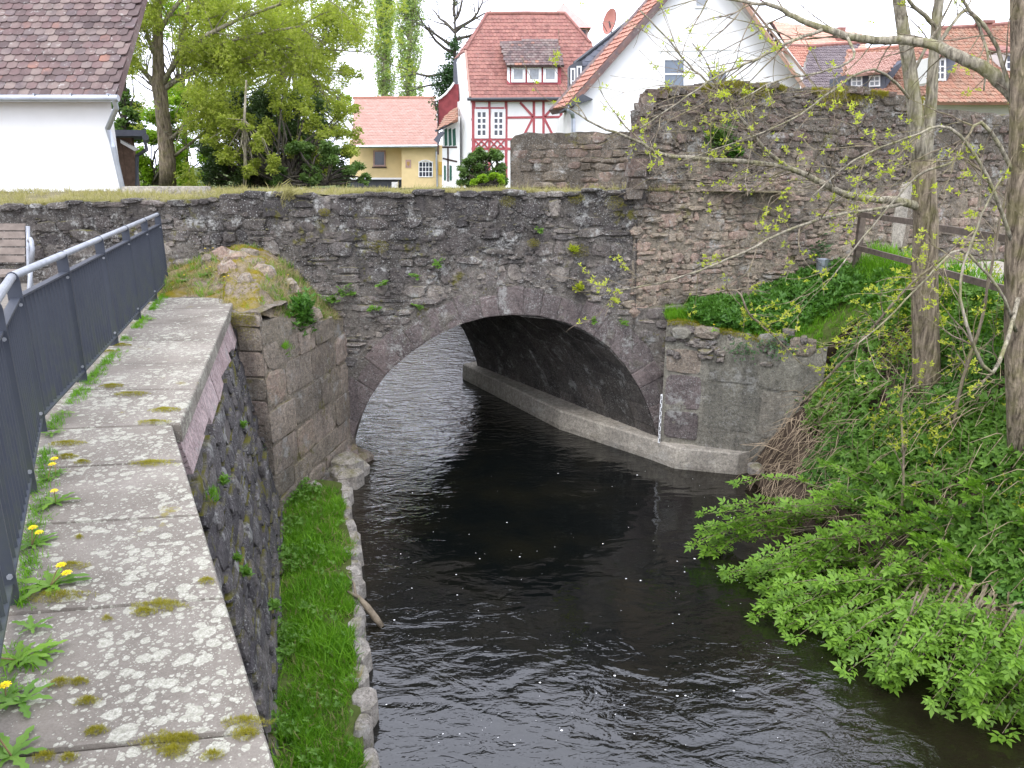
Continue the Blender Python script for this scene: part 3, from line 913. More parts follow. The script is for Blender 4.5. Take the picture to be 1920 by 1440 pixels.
cl = [c for c in cl if all(abs(c[0] - b[0]) > (c[2] + b[2]) * .42 or abs(c[1] - b[1]) > (c[3] + b[3]) * .42 for b in big)]
lay('stone', RW, cl + big, M['ruin'], ruin, rg, (-.004, .045), .006, 230, .2, drop=.14)
fill(RW, r_test, 2300, .03, uR1, -.6, 2.7, M['ruin'], ruin, 5, .04, .14)
def r2_test(u, z, w, h): return z + h / 2 < r2top(u) - .01 and z > -.3 and u > .45
cl = rubble(rg, .1, 4.2, -.3, 2.6, (.08, .18), (.18, .42), r2_test, .05)
lay('stone', R2, cl, M['ruin'], ruin, rg, (-.004, .04), .008, 70, .2, drop=.12)
fill(R2, r2_test, 700, .4, 4.2, -.2, 2.6, M['ruin'], ruin, 6, .04, .14)
# capping rubble on the broken top and the broken left end
cap = MB()
for i in range(120):
    u = rg.uniform(.15, uR1)
    c = RW.p(u, rtop(u) - .02, -rg.random() * min(.7, .6 * u)); w = rg.uniform(.08, .22)
    b = len(cap.V)
    V = [c + Vector((rg.uniform(.5, .75) * w * sx, rg.uniform(.5, .75) * w * sy, w * .3 * sz * rg.uniform(.6, 1.2))) for sz in (-1, 1) for (sx, sy) in ((-1, -1), (1, -1), (1, 1), (-1, 1))]
    cap.hexa(V)
for i in range(70):
    z = rg.uniform(1.15, 2.5); uu = next((a for a in frange(0, 1.2, .03) if rtop(a) > z), .5)
    c = RW.p(uu, z, rg.uniform(-.12, .02) - .2 * rg.random() * uu); w = rg.uniform(.1, .24)
    cap.hexa([c + Vector((rg.uniform(.4, .7) * w * sx, rg.uniform(.5, .75) * w * sy, w * .35 * sz)) for sz in (-1, 1) for (sx, sy) in ((-1, -1), (1, -1), (1, 1), (-1, 1))])
cap.build('capping_stones', M['ruin'], ruin, kind='stuff')

# low parapet remnant on the far side of the bridge
PB = Wall((-.02, 15.45), (1, .025))
para = empty('parapet_wall', PB.p(1.5, 1.1), 'low grey parapet wall remnant on the far side of the bridge, below the half-timbered house', 'wall')
PT = [PB.uv(*p) for p in [(955, 262), (962, 254), (985, 249), (1040, 250), (1090, 247), (1140, 249), (1200, 246)]]
PT = [(max(0, a), b) for a, b in PT] + [(6, PT[-1][1])]
def ptop(u): return interp(u, PT) + .03 * nz(u, 7, 3, 4)
core('mortar_face', PB, frange(0, 4.5, .08), lambda u: .95, ptop, M['ruinmortar'], para, .6, .03, 0., .08)
core('end_face', Wall((-.02, 16.05), (0, -1)), frange(0, .62, .1), lambda u: .95, lambda u: ptop(0), M['ruinmortar'], para, .3, .02, 0., .1, top=False)
cl = rubble(rg, 0, 3.2, 1.0, 2.25, (.10, .22), (.2, .5), lambda u, z, w, h: z + h / 2 < ptop(u) and u - w / 2 > -.02, .04)
lay('stone', PB, cl, M['ruin'], para, rg, (-.003, .05), .01, 120, .2, drop=.1)

# ------------------------------------------------------------------ retaining wall with its coping, left
ret = empty('retaining_wall', (-2.6, 6.5, WATER), 'streamside retaining wall with a lichen-spotted flat stone coping, kinked halfway', 'wall')
E1a, EK, E2b = Vector((.52, -.5, 0)), Vector((-2.18, 4.56, 0)), Vector((-3.52, 9.35, 0))
F1a, FK, F2b = Vector((-.72, -.10, 0)), Vector((-3.07, 4.45, 0)), Vector((-4.58, 9.45, 0))
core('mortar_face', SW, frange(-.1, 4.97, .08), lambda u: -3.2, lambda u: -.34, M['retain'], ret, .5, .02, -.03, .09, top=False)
S1 = Wall(E1a + Vector((-.1, 0, 0)), (EK - E1a))
mb = MB(); mb.add([S1.p(0, -3.2, -.05), S1.p((EK - E1a).length, -3.2, -.05), S1.p((EK - E1a).length, -.12, -.05), S1.p(0, -.12, -.05)], [(0, 1, 2, 3)])
mb.build('near_face', M['retain'], ret)
rg = random.Random(61)
cl = rubble(rg, 0, 4.85, -2.85, -.36, (.09, .2), (.22, .6), lambda u, z, w, h: z + h / 2 < -.33, .03)
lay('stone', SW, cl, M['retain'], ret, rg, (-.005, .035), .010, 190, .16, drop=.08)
u = 0.02
while u < 4.85:      # pale pinkish course under the coping
    w = min(rg.uniform(.35, .8), 4.92 - u)
    mb = MB()
    P = [(u + .002, -.36 + rg.uniform(-.06, .04)), (u + w - .002, -.36 + rg.uniform(-.06, .04)), (u + w - .004, -.115), (u + .004, -.115)]
    d = rg.uniform(.0, .012)
    mb.hexa([SW.p(a, b, -.3) for a, b in P] + [SW.p(a, b, d + .015 * (b < -.2)) for a, b in P])
    mb.build('course_stone', M['pink'], ret)
    u += w
def coping_slab(e0, e1, f0, f1, tilt):
    mb = MB()
    g = .007
    de = (e1 - e0).normalized() * g; df = (f1 - f0).normalized() * g
    P = [e0 + de, e1 - de, f1 - df, f0 + df]
    z = [rg.uniform(-.004, .004) for _ in range(4)]
    V = []
    cen = sum(P, Vector()) / 4
    for zz, k in ((-.125, 1.), (-.012, 1.), (0, .985)):
        for i, p in enumerate(P): 
            q = cen + (p - cen) * k
            V.append((q.x, q.y, zz + (z[i] if zz > -.1 else 0)))
    F = [(0, 3, 2, 1), (8, 9, 10, 11)] + [(r_ * 4 + i, r_ * 4 + (i + 1) % 4, r_ * 4 + 4 + (i + 1) % 4, r_ * 4 + 4 + i) for r_ in (0, 1) for i in range(4)]
    mesh_py('coping_slab', V, F, M['coping'], ret)
def onseg(a, b, Y): return a + (b - a) * ((Y - a.y) / (b.y - a.y))
joints = [-.2, .43, 1.13, 1.84, 2.55, 3.26, 3.94, 4.56]
for y0, y1 in zip(joints, joints[1:]):
    coping_slab(onseg(E1a, EK, y0), onseg(E1a, EK, y1), onseg(F1a, FK, y0 - .13), onseg(F1a, FK, y1 - .13 if y1 < 4.5 else FK.y), 0)
ov = Vector((.05, .012, 0))
joints = [4.56, 5.35, 6.1, 6.95, 7.75, 8.6, 9.35]
for i, (y0, y1) in enumerate(zip(joints, joints[1:])):
    coping_slab(onseg(EK, E2b, y0) + (ov if i >= 0 else ov * 0), onseg(EK, E2b, y1) + ov, onseg(FK, F2b, y0 if y0 > 4.6 else FK.y), onseg(FK, F2b, y1), 0)

# ------------------------------------------------------------------ grounds and water
def sheet(name, pts, z, mat, n=None):
    V = [(p[0], p[1], z if len(p) == 2 else p[2]) for p in pts]
    return tag(mesh_py(name, V, [tuple(range(len(V)))], mat), kind='structure')
sheet('river_water', [(-2.9, -12), (14, -12), (14, 10), (5, 12.0), (2.6, 12), (.6, 15.2), (4, 60), (-60, 60), (-30, 40), (-9, 15.6), (-3.2, 11.4), (-3.2, 8)], WATER, M['water'])
sheet('ground', [(-400, -60), (400, -60), (400, 500), (-400, 500)], -3.6, M['soil'])
sheet('yard_ground', [(-60, -8), (-.25, -8), (-.6, -.1), (-3.0, 4.5), (-4.5, 9.4), (-4.4, 11.2), (-60, 11.2)], -.055, M['paving'])
sheet('far_ground_left', [(-400, 15.4), (-7.2, 15.4), (-7.2, 15.2), (-5.7, 15.2), (-7.2, 22), (-15, 52), (-15, 500), (-400, 500)], -.3, M['turf'])
sheet('far_ground_left_strip', [(-60, 11.2), (-9, 11.35), (-5.9, 15.4), (-60, 15.4)], .5, M['turf'])
sheet('far_ground_right', [(-.35, 15.7), (400, 15.7), (400, 500), (-15, 500), (-15, 55), (-5.0, 40), (-1.6, 26), (-.7, 20)], -.3, M['turf'])
# upstream banks below those grounds
mb = MB()
mb.add([(-5.7, 15.2, -.3), (-7.2, 22, -.3), (-15, 52, -.3), (-14, 52, -3.2), (-6.6, 22.5, -3.2), (-5.3, 15.2, -3.2)], [(0, 1, 4, 5), (1, 2, 3, 4)])
tag(mb.build('upstream_bank_left', M['turf']), kind='structure')
mb = MB()
mb.add([(-.35, 15.6, -.3), (-.7, 20, -.3), (-1.6, 26, -.3), (-5.0, 40, -.3), (-15, 55, -.3), (-15, 54, -3.2), (-5.6, 39.7, -3.2), (-2.1, 25.7, -3.2), (-1.15, 20, -3.2), (-.75, 15.6, -3.2)], [(0, 9, 8, 1), (1, 8, 7, 2), (2, 7, 6, 3), (3, 6, 5, 4)])
tag(mb.build('upstream_bank_right', M['soil']), kind='structure')

# right bank as a height field between the water's edge and the top
EDGE = [(-6, 8.2), (2, 5.9), (5, 4.75), (6.5, 4.12), (8.0, 3.78), (9.1, 3.60), (10.3, 3.46), (10.9, 3.4)]
TOPL = [(-6, 11.), (2, 8.2), (5, 6.4), (7.7, 5.35), (10., 5.32), (12.4, 5.45)]
def bank(Y, s, rough=True):
    e, t = interp(Y, EDGE), interp(Y, TOPL)
    x = lerp(e, t, s)
    g = s ** .85
    z = lerp(-2.95, -.04, g)
    if rough:
        k = math.sin(math.pi * min(1, s)) 
        x += .10 * k * nz(Y, s * 2, 1, 1.6); z += .20 * k * nz(Y * .9, s * 3, 4, 1.5) + .06 * k * nz(Y, s * 3, 8, 6)
    return Vector((x, Y, z))
ys = frange(-6, 10.35, .12); ss = frange(0, 1, .05)
V = [bank(y, s_) for y in ys for s_ in ss]
m = len(ss)
F = [(i * m + j, i * m + j + 1, (i + 1) * m + j + 1, (i + 1) * m + j) for i in range(len(ys) - 1) for j in range(m - 1)]
tag(mesh_py('river_bank', V, F, M['soil'], None, True), kind='structure')
# slope above the abutment, up to the foot of the high wall
def slope_pt(t, s_):   # t along, s from the abutment edge to the wall
    fa = AW.p(min(2.1, t * 2.55), atop(min(2.1, t * 2.55)) - .01, -.02)
    if t * 2.55 > 2.1:
        k = (t * 2.55 - 2.1) / .45
        fa = fa.lerp(bank(10.3, 1.0, False), k)
    bk = RW.p(lerp(.55, 4.4, t), interp(t, [(0, -.62), (.45, -.42), (.75, -.05), (1, .0)]), -.02)
    p = fa.lerp(bk, s_)
    p.z += .08 * math.sin(math.pi * s_) * (1 + nz(p.x, p.y, 2, 2.)) * .8
    return p
ts = frange(0, 1, .03); s2 = frange(0, 1, .1)
V = [slope_pt(t, s_) for t in ts for s_ in s2]
m = len(s2)
F = [(i * m + j, (i + 1) * m + j, (i + 1) * m + j + 1, i * m + j + 1) for i in range(len(ts) - 1) for j in range(m - 1)]
tag(mesh_py('grass_slope', V, F, M['turf'], None, True), kind='structure')
mb = MB()
mb.add([bank(10.3, .05, False) + Vector((0, 0, -.1)), Vector((3.6, 10.6, -2.95)), AW.p(2.05, -.95, -.03), bank(10.34, 1, False) + Vector((0, 0, -.02)), bank(10.34, .6)], [(0, 4, 2, 1), (4, 3, 2)])
tag(mb.build('bank_corner_ground', M['soil']), kind='structure')
TL = [(interp(y, TOPL), y) for y in (-6, 2, 5, 7.7, 10, 12.4)]
sheet('right_ground', [(60, -6)] + [(60, 33)] + [RW.p(4.3, 0)[:2]] + [(5.42, 12.2), (5.32, 10), (5.35, 7.7), (6.4, 5), (8.2, 2), (11, -6)], -.045, M['turf'])
sheet('riverside_path', [RW.p(5.4, 0, .1)[:2], (6.3, 10), (6.35, 7.7), (7.4, 5), (9.2, 2), (11, 2), (9.2, 5), (8.1, 7.7), (8.0, 10), RW.p(7.2, 0, .1)[:2]], -.035, M['gravel'])

# earth mound at the end of the coping, rising to the bridge
front = [(-5.2, 10.2, -.04), (-4.6, 9.45, -.02), (-3.95, 9.38, .0), (-3.55, 9.2, -.03), (-3.45, 8.85, -.06), (-3.0, 8.72, -.10), (-2.85, 9.2, -.24), (-2.75, 9.8, -.36), (-2.65, 10.3, -.46), (-2.58, 10.75, -.56)]
back = [(-5.3, yb(-5.3), .02), (-4.95, yb(-4.95), .12), (-4.5, yb(-4.5), .30), (-4.15, yb(-4.15), .44), (-3.85, yb(-3.9), .50), (-3.55, yb(-3.6), .42), (-3.25, yb(-3.3), .20), (-3.0, yb(-3), -.10), (-2.8, yb(-2.8), -.35), (-2.6, yb(-2.6), -.58)]
def mound_pt(t, s_):
    i = min(8, int(t * 9)); f = t * 9 - i
    a = Vector(front[i]).lerp(Vector(front[i + 1]), f); b = Vector(back[i]).lerp(Vector(back[i + 1]), f)
    p = a.lerp(b, s_)
    ridge = math.exp(-((t - .47) / .16) ** 2)
    p.z += .12 * ridge * math.sin(math.pi * min(1, s_ * 1.15)) + .16 * nz(p.x, p.y, 1, 3.2) * math.sin(math.pi * s_) + .05 * nz(p.x, p.y, 6, 8.) * math.sin(math.pi * s_) + .02 * nz(p.x, p.y, 1, 14.)
    return p
ts = frange(0, 1, .012); s2 = frange(0, 1, .04)
V = [mound_pt(t, s_) for t in ts for s_ in s2]; m = len(s2)
F = [(i * m + j, (i + 1) * m + j, (i + 1) * m + j + 1, i * m + j + 1) for i in range(len(ts) - 1) for j in range(m - 1)]
tm = stone_mat('mossy_earth', [(.11, .085, .06), (.19, .15, .105), (.27, .22, .16)], .72, .25, .2, mosscol=(.13, .10, .008))
tag(mesh_py('earth_mound', V, F, tm, None, True), kind='structure')

# grass strip at the foot of the retaining wall with its stone edging
STRIP = [  # Y, inner x, outer x, z
    (1.5, -.9, -.55), (4.0, -1.62, -1.02), (4.7, -1.80, -1.12), (5.8, -2.12, -1.40), (7.0, -2.47, -1.68), (8.0, -2.76, -1.90), (8.7, -2.9, -2.15), (9.6, -2.75, -2.35)]
GZ = -2.62
def strip_pt(Y, s_):
    a = interp(Y, [(r_[0], r_[1]) for r_ in STRIP]); b = interp(Y, [(r_[0], r_[2]) for r_ in STRIP])
    x = lerp(a, b, s_)
    return Vector((x, Y, GZ + .05 * nz(x, Y, 3, 2.) + .05 * (1 - s_)))
ys = frange(1.5, 9.6, .1); s2 = frange(-.3, 1, .1)
V = [strip_pt(y, s_) for y in ys for s_ in s2]; m = len(s2)
F = [(i * m + j, i * m + j + 1, (i + 1) * m + j + 1, (i + 1) * m + j) for i in range(len(ys) - 1) for j in range(m - 1)]
tag(mesh_py('strip_ground', V, F, M['turf'], None, True), kind='structure')
edge = empty('stone_edging', (-1.8, 7, WATER), 'row of pale rough stones edging the narrow grass strip along the water', 'kerb')
rg = random.Random(71)
y = 1.6
while y < 10.4:
    l = rg.uniform(.14, .38)
    x = interp(y + l / 2, [(r_[0], r_[2]) for r_ in STRIP] + [(10.8, -2.52)])
    c = Vector((x + .01 + rg.uniform(-.02, .02), y + l / 2, 0)); w = rg.uniform(.10, .17)
    zt = GZ + rg.uniform(-.05, .02); V = []
    for zz, k in ((-3.0, 1.15), (zt - .05, 1.0), (zt, .7)):
        for j in range(8):
            a = 2 * math.pi * j / 8
            V.append((c.x + math.cos(a) * w * k * rg.uniform(.85, 1.1) * .75, c.y + math.copysign(abs(math.sin(a)) ** .6, math.sin(a)) * l / 2 * k * rg.uniform(.9, 1.05), zz + rg.uniform(-.012, .012)))
    F = [(r_ * 8 + k, r_ * 8 + (k + 1) % 8, r_ * 8 + 8 + (k + 1) % 8, r_ * 8 + 8 + k) for r_ in (0, 1) for k in range(8)] + [tuple(range(16, 24))]
    mesh_py('edging_stone', V, F, M['kerbstone'], edge)
    y += l + .01
# rough footing rubble under the left foot of the arch
for i in range(16):
    c = Vector((rg.uniform(-2.75, -2.3), rg.uniform(9.3, 11.2), 0)); w = rg.uniform(.12, .28); zt = rg.uniform(-2.75, -2.45); V = []
    for zz, k in ((-3.1, 1.1), (zt - .06, 1.0), (zt, .65)):
        for j in range(7):
            a = 2 * math.pi * j / 7
            V.append((c.x + math.cos(a) * w * k * rg.uniform(.8, 1.15), c.y + math.sin(a) * w * k * rg.uniform(.8, 1.2), zz + rg.uniform(-.02, .02)))
    F = [(r_ * 7 + k, r_ * 7 + (k + 1) % 7, r_ * 7 + 7 + (k + 1) % 7, r_ * 7 + 7 + k) for r_ in (0, 1) for k in range(7)] + [tuple(range(14, 21))]
    mesh_py('footing_stone', V, F, M['kerbstone'] if i % 2 else M['ashlar'], edge)
# ------------------------------------------------------------------ building helpers
class Face:
    """a flat face of a building: a point on it and its outward direction; points come from where they show in the picture"""
    def __init__(s, p0, nrm): s.p0 = Vector(p0); s.n = Vector(nrm).normalized()
    def p(s, px, py, d=0.): return onpl(px, py, s.p0, s.n) + s.n * d
def Fy(Y): return Face((0, Y, 0), (0, -1, 0))
def thru(a, b, c):
    n = (Vector(b) - Vector(a)).cross(Vector(c) - Vector(a)).normalized()
    if n.dot(Vector((0, 0, EYE)) - Vector(a)) < 0: n = -n
    return Face(a, n)
def panel(name, f, pts, mat, parent, d=0., th=.1, **kw):
    mb = MB(); mb.slab([f.p(x, y, d) for x, y in pts], -f.n * th); return mb.build(name, mat, parent, **kw)
def timber(f, a, b, w, parent, mat=None, d=.03, name='timber'):
    mb = MB(); mb.beam(f.p(*a, 0), f.p(*b, 0), w, d, f.n); return mb.build(name, mat or M['redtimber'], parent)
def window(f, x0, y0, x1, y1, nc, nr, parent, frame=None, glass=None, fw=.06, mw=.03, d=.02, skew=0):
    """window frame (part) with each pane (sub-part)"""
    A, B, C_ = f.p(x0, y1, d), f.p(x1, y1 + skew, d), f.p(x0, y0, d)
    u = B - A; v = C_ - A; W_, H_ = u.length, v.length; u.normalize(); v.normalize()
    def q(a, b, e): return A + u * a + v * b + f.n * e
    mb = MB()
    def bar(a0, b0, a1, b1, e0, e1): mb.hexa([q(a0, b0, e0), q(a1, b0, e0), q(a1, b1, e0), q(a0, b1, e0), q(a0, b0, e1), q(a1, b0, e1), q(a1, b1, e1), q(a0, b1, e1)])
    bar(0, 0, W_, fw, 0, .04); bar(0, H_ - fw, W_, H_, 0, .04); bar(0, fw, fw, H_ - fw, 0, .039); bar(W_ - fw, fw, W_, H_ - fw, 0, .039)
    cw, ch = (W_ - 2 * fw) / nc, (H_ - 2 * fw) / nr
    for i in range(1, nc): bar(fw + i * cw - mw / 2, fw, fw + i * cw + mw / 2, H_ - fw, .005, .032)
    for j in range(1, nr): bar(fw, fw + j * ch - mw / 2, W_ - fw, fw + j * ch + mw / 2, .006, .030)
    o = mb.build('window', frame or M['whitepaint'], parent)
    for i in range(nc):
        for j in range(nr):
            mb = MB()
            a0, b0 = fw + i * cw + .002, fw + j * ch + .002
            e = .008
            mb.add([q(a0, b0, e), q(a0 + cw - .004, b0, e), q(a0 + cw - .004, b0 + ch - .004, e), q(a0, b0 + ch - .004, e)], [(0, 1, 2, 3)])
            mb.build('pane', glass or M['glass'], o)
    return o
def inpoly(x, y, P):
    c = False; n = len(P)
    for i in range(n):
        (x1, y1), (x2, y2) = P[i], P[(i + 1) % n]
        if (y1 > y) != (y2 > y) and x < (x2 - x1) * (y - y1) / (y2 - y1) + x1: c = not c
    return c
def tiles(f, poly, mat, parent, tu, tw, th=.02, tiltk=1., base=True, wave=False, seed=1, joined=True, basemat=None):
    """overlapping roof tiles over a roof plane whose outline is given by picture points"""
    rg = random.Random(seed)
    P3 = [f.p(x, y) for x, y in poly]
    hx = Vector((0, 0, 1)).cross(f.n)
    if hx.length < 1e-3: hx = Vector((1, 0, 0))
    hx.normalize(); up = f.n.cross(hx).normalized()
    if up.z < 0: up = -up
    O = P3[0]
    P2 = [((p - O).dot(hx), (p - O).dot(up)) for p in P3]
    if base:
        mb = MB(); mb.slab([p - f.n * .01 for p in P3], -f.n * .12); mb.build('roof', basemat or mat, parent)
    u0, u1 = min(p[0] for p in P2), max(p[0] for p in P2); w0, w1 = min(p[1] for p in P2), max(p[1] for p in P2)
    mb = MB(); j = 0; w = w0
    while w < w1:
        u = u0 - (tu / 2 if j % 2 and not wave else 0)
        while u < u1:
            cu, cw = u + tu / 2, w + tw / 2
            if inpoly(cu, cw, P2):
                g = tu * .03; e = rg.uniform(-.003, .003) * 1.; k = th * (1 + rg.uniform(-.25, .25))
                def q(a, b, d): return O + hx * a + up * b + f.n * d
                lo = w - rg.uniform(0, .05) * tw
                if wave:   # pantile: raised roll
                    V = [q(u + g, lo, k * .6), q(u + tu * .3, lo, k * 1.9), q(u + tu * .55, lo, k), q(u + tu - g, lo, k * .55),
                         q(u + g, w + tw * 1.15, 0), q(u + tu * .3, w + tw * 1.15, k * .9), q(u + tu * .55, w + tw * 1.15, .0), q(u + tu - g, w + tw * 1.15, -.002),
                         q(u + g, lo, -.01), q(u + tu - g, lo, -.01)]
                    mb.add(V, [(0, 1, 5, 4), (1, 2, 6, 5), (2, 3, 7, 6), (8, 9, 3, 2, 1, 0)])
                else:
                    V = [q(u + g, lo, k + e), q(u + tu / 2, lo - tw * .12, k + e), q(u + tu - g, lo, k + e), q(u + tu - g, w + tw * 1.15, .001), q(u + g, w + tw * 1.15, .001),
                         q(u + g, lo, 0), q(u + tu / 2, lo - tw * .12, 0), q(u + tu - g, lo, 0)]
                    mb.add(V, [(0, 1, 2, 3, 4), (5, 6, 1, 0), (6, 7, 2, 1)])
            u += tu
        w += tw; j += 1
    return mb.build('tiles', mat, parent, kind='stuff')

# ------------------------------------------------------------------ half-timbered house
Y0 = 45
tf = Fy(Y0)
th_ = empty('half_timbered_house', at(960, 350, 47), 'half-timbered house with red beams on white, steep red-brown tiled roof and a triple-window dormer', 'house')
mb = MB()
a, b = tf.p(884, 400), tf.p(1160, 183)
bl = at(848, 400, Y0 + 5); 
mb.slab([(a.x, Y0, -1), (b.x, Y0, -1), (b.x, Y0 + 8, -1), (bl.x, Y0 + 8, -1), (bl.x, Y0 + 5, -1)], (0, 0, b.z + 1))
mb.build('wall', M['plaster'], th_)
for aa, bb, w in [((888, 184), (888, 345), .20), ((917.5, 188), (917.5, 345), .14), ((949, 188), (949, 345), .16), ((1001, 188), (1001, 345), .14), ((1019, 188), (1019, 345), .14), ((1052, 188), (1052, 345), .16),
                  ((884, 187.5), (1110, 187), .20), ((892, 202.5), (945, 202.5), .09), ((949, 220.5), (1110, 218.5), .12), ((888, 261), (1100, 261), .12), ((884, 279), (1100, 279), .14),
                  ((975, 192), (1000, 219), .13), ((998, 223), (979, 260), .13), ((1044, 193), (1021, 219), .13), ((1021, 223), (1039, 258), .13)]:
    timber(tf, aa, bb, w, th_, d=.03 + .006 * (aa[0] != bb[0]) + .004 * (aa[0] != bb[0] and aa[1] != bb[1]))
for cx in (897, 908, 926, 939):    # lattice of crossed curved braces under the windows
    for sgn in (1, -1):
        mb = MB(); mb.tube([tf.p(cx - 7 * sgn, 262.5, .03), tf.p(cx - 2 * sgn, 268, .035), tf.p(cx + 2 * sgn, 272, .035), tf.p(cx + 7 * sgn, 278, .03)], .045, 5)
        mb.build('lattice_brace', M['redtimber'], th_)
for x0 in (890, 921.5):
    window(tf, x0, 204.5, x0 + 26, 259.5, 2, 4, th_, fw=.17, mw=.09, d=.03)
# receding left side of the house
ls = thru(tf.p(884, 300), tf.p(884, 200), at(849, 300, Y0 + 5))
for aa, bb, w in [((884, 190), (851, 205), .2), ((884, 262), (852, 262), .14), ((862, 203), (862, 330), .12), ((852, 228), (884, 224), .12), ((852, 296), (884, 298), .14), ((872, 200), (872, 260), .1)]:
    timber(ls, aa, bb, w, th_, M['browntimber'] if aa[1] > 200 else M['redtimber'])
for (x0, y0, x1, y1) in ((864.5, 212, 870.5, 252), (874.5, 207, 880.5, 255)): panel('window', ls, [(x0, y0), (x1, y0 - 2), (x1, y1), (x0, y1)], M['whitepaint'], th_, .03, .02)
# roof: front plane, small hip on the left
ridgeL, ridgeR = at(913, 27, Y0 + 4.2), at(1059, 26.5, Y0 + 4.2)
eL = at(882, 184, Y0 - .35)
rf = thru(eL, at(1120, 184, Y0 - .35), ridgeL)
roofpoly = [(881, 184), (1135, 184), (1135, 112), (1107, 82), (1059, 27), (913, 27), (873, 95)]
tiles(rf, roofpoly, M['redtile'], th_, .21, .29, .035, seed=3)
hipf = thru(rf.p(873, 96), ridgeL, at(852, 110, Y0 + 3.6))
tiles(hipf, [(873, 96), (913, 27), (852, 110)], M['redtile'], th_, .21, .29, .03, seed=4)
mb = MB(); mb.slab([rf.p(873, 96, -.05), rf.p(882, 183, -.05), at(857, 190, Y0 + 4), at(853, 110, Y0 + 3.6)], (.1, .1, 0)); mb.build('gable_wall', M['plaster'], th_)
panel('slate_strip', Fy(Y0 + 3.2), [(850, 113), (858, 108), (858, 196), (850, 197)], M['slate'], th_, 0, .1)
for pth in ([(913, 26), (986, 25), (1059, 26)], [(1059, 26), (1107, 81)], [(913, 26), (893, 61), (873, 95)], [(873, 96), (877, 140), (881.5, 183)]):
    mb = MB(); mb.tube([rf.p(x, y, .03) for x, y in pth], .10 if pth[0][1] == 26 else .07, 6); mb.build('ridge_tiles', M['redtile'] if pth[0][1] < 90 else M['salmontile'], th_)
mb = MB(); mb.tube([at(876, 186, Y0 - .5), at(1130, 184.5, Y0 - .5)], .085, 8); mb.build('gutter', M['darkmetal'], th_)
# dormer
dy = rf.p(1000, 158).y - .05
df = Fy(dy)
dt = thru(at(952, 121, dy - .3), at(1058, 121, dy - .3), rf.p(991, 76, .25))
mb = MB()
A_, B_, C_, D_ = df.p(951, 158), df.p(1052, 158), df.p(1052, 119), df.p(951, 119)
mb.slab([A_, B_, C_, D_], (0, 2.2, 0)); mb.build('dormer', M['redtimber'], th_)
panel('dormer_cheek', df, [(951, 124), (956, 124), (956, 156), (951, 150)], M['whitepaint'], th_, .02, .02)
tiles(dt, [(950, 122), (1058, 122), (1045, 74), (937, 77)], M['darktile'], th_, .21, .26, .03, seed=5)
for x0 in (958.5, 988.5, 1018.5): window(df, x0, 124.5, x0 + 26.5, 154.5, 1, 1, th_, fw=.15, glass=M['glassl'], d=.03)

# ------------------------------------------------------------------ red-clad annex and lean-to left of it
an = empty('red_clad_annex', at(838, 350, 48), 'narrow dark red clad annex with green-shuttered lean-to, left of the half-timbered house', 'house')
af = Fy(48)
panel('wall', af, [(822, 236), (822, 188), (832, 180), (843, 170), (851, 158), (860, 158), (860, 240)], M['redclad'], an, 0, 2.)
mb = MB(); mb.tube([af.p(816, 189, .1), af.p(826, 184, .1), af.p(836, 176, .1), af.p(846, 164, .1), af.p(852, 155, .1)], .06, 5); mb.build('eave_board', M['whitepaint'], an)
mb = MB(); mb.tube([af.p(817, 190, .2), af.p(816, 197, .2), af.p(822, 203, .2), af.p(822, 290, .2)], .05, 6); mb.build('downpipe', M['browntimber'], an)
af2 = Fy(46.6)
panel('lower_wall', af2, [(829, 236), (850, 222), (862, 218), (862, 380), (829, 380)], M['plaster'], an, 0, 1.5)
lr = thru(at(816, 244, 46), at(858, 222, 46), at(852, 203, 47.6))
tiles(lr, [(819, 243), (857, 224), (857, 200), (838, 214)], M['browntile'], an, .2, .22, .03)
mb = MB(); mb.tube([at(816, 246, 46), at(858, 226, 46)], .07, 6); mb.build('gutter', M['darkmetal'], an)
panel('side_roof', Fy(45.8), [(813, 262), (826, 246), (834, 248), (826, 258), (822, 270)], M['slate'], an, 0, .4)
for x0, x1 in ((833, 838), (841, 846), (848.5, 854)):
    panel('shutter', af2, [(x0, 243), (x1, 240), (x1 + 1, 272), (x0 + 1, 274)], M['green'], an, .04, .04)
for a, b in (((829, 276), (857, 276)), ((830, 297), (857, 303)), ((840, 276), (840, 340))): timber(af2, a, b, .09, an, M['browntimber'])
for x0, x1 in ((832.5, 836), (843, 847)): panel('shutter', af2, [(x0, 310), (x1, 311), (x1, 338), (x0, 338)], M['green'], an, .04, .04)

# ------------------------------------------------------------------ yellow house
yh = empty('yellow_house', at(745, 350, 65), 'low cream-yellow house with a plain salmon tiled roof and an arched barred window', 'house')
yf = Fy(64); yr = Fy(65.5)
panel('wall', yf, [(753, 272), (833, 272), (833, 400), (753, 400)], M['yellowwall'], yh, 0, 4)
panel('recessed_wall', yr, [(655, 262), (756, 262), (756, 336), (655, 336)], M['yellowwall'], yh, 0, 3)
panel('dark_opening', yr, [(655, 337), (756, 337), (756, 390), (655, 390)], M['darkmetal'], yh, -.4, 2)
panel('floor_beam', yr, [(655, 333), (756, 333), (756, 336.5), (655, 336.5)], M['whitepaint'], yh, .06, .05)
panel('white_box', yr, [(736, 341), (748, 341), (748, 365), (736, 365)], M['whitepaint'], yh, .5, .4)
panel('side_wall', Fy(63.9), [(820, 276), (834, 276), (834, 400), (820, 400)], M['yellowwall'], yh, 0, .05)
ytop = thru(at(648, 272, 63.4), at(832, 272, 63.4), at(740, 184, 70))
tiles(ytop, [(660, 272.5), (822, 272.5), (817, 184), (664, 184)], M['salmontile'], yh, .25, .25, .025, seed=7)
mb = MB(); mb.tube([ytop.p(662, 184, .03), ytop.p(818, 184, .03)], .13, 6); mb.build('ridge_tiles', M['orangetile'], yh)
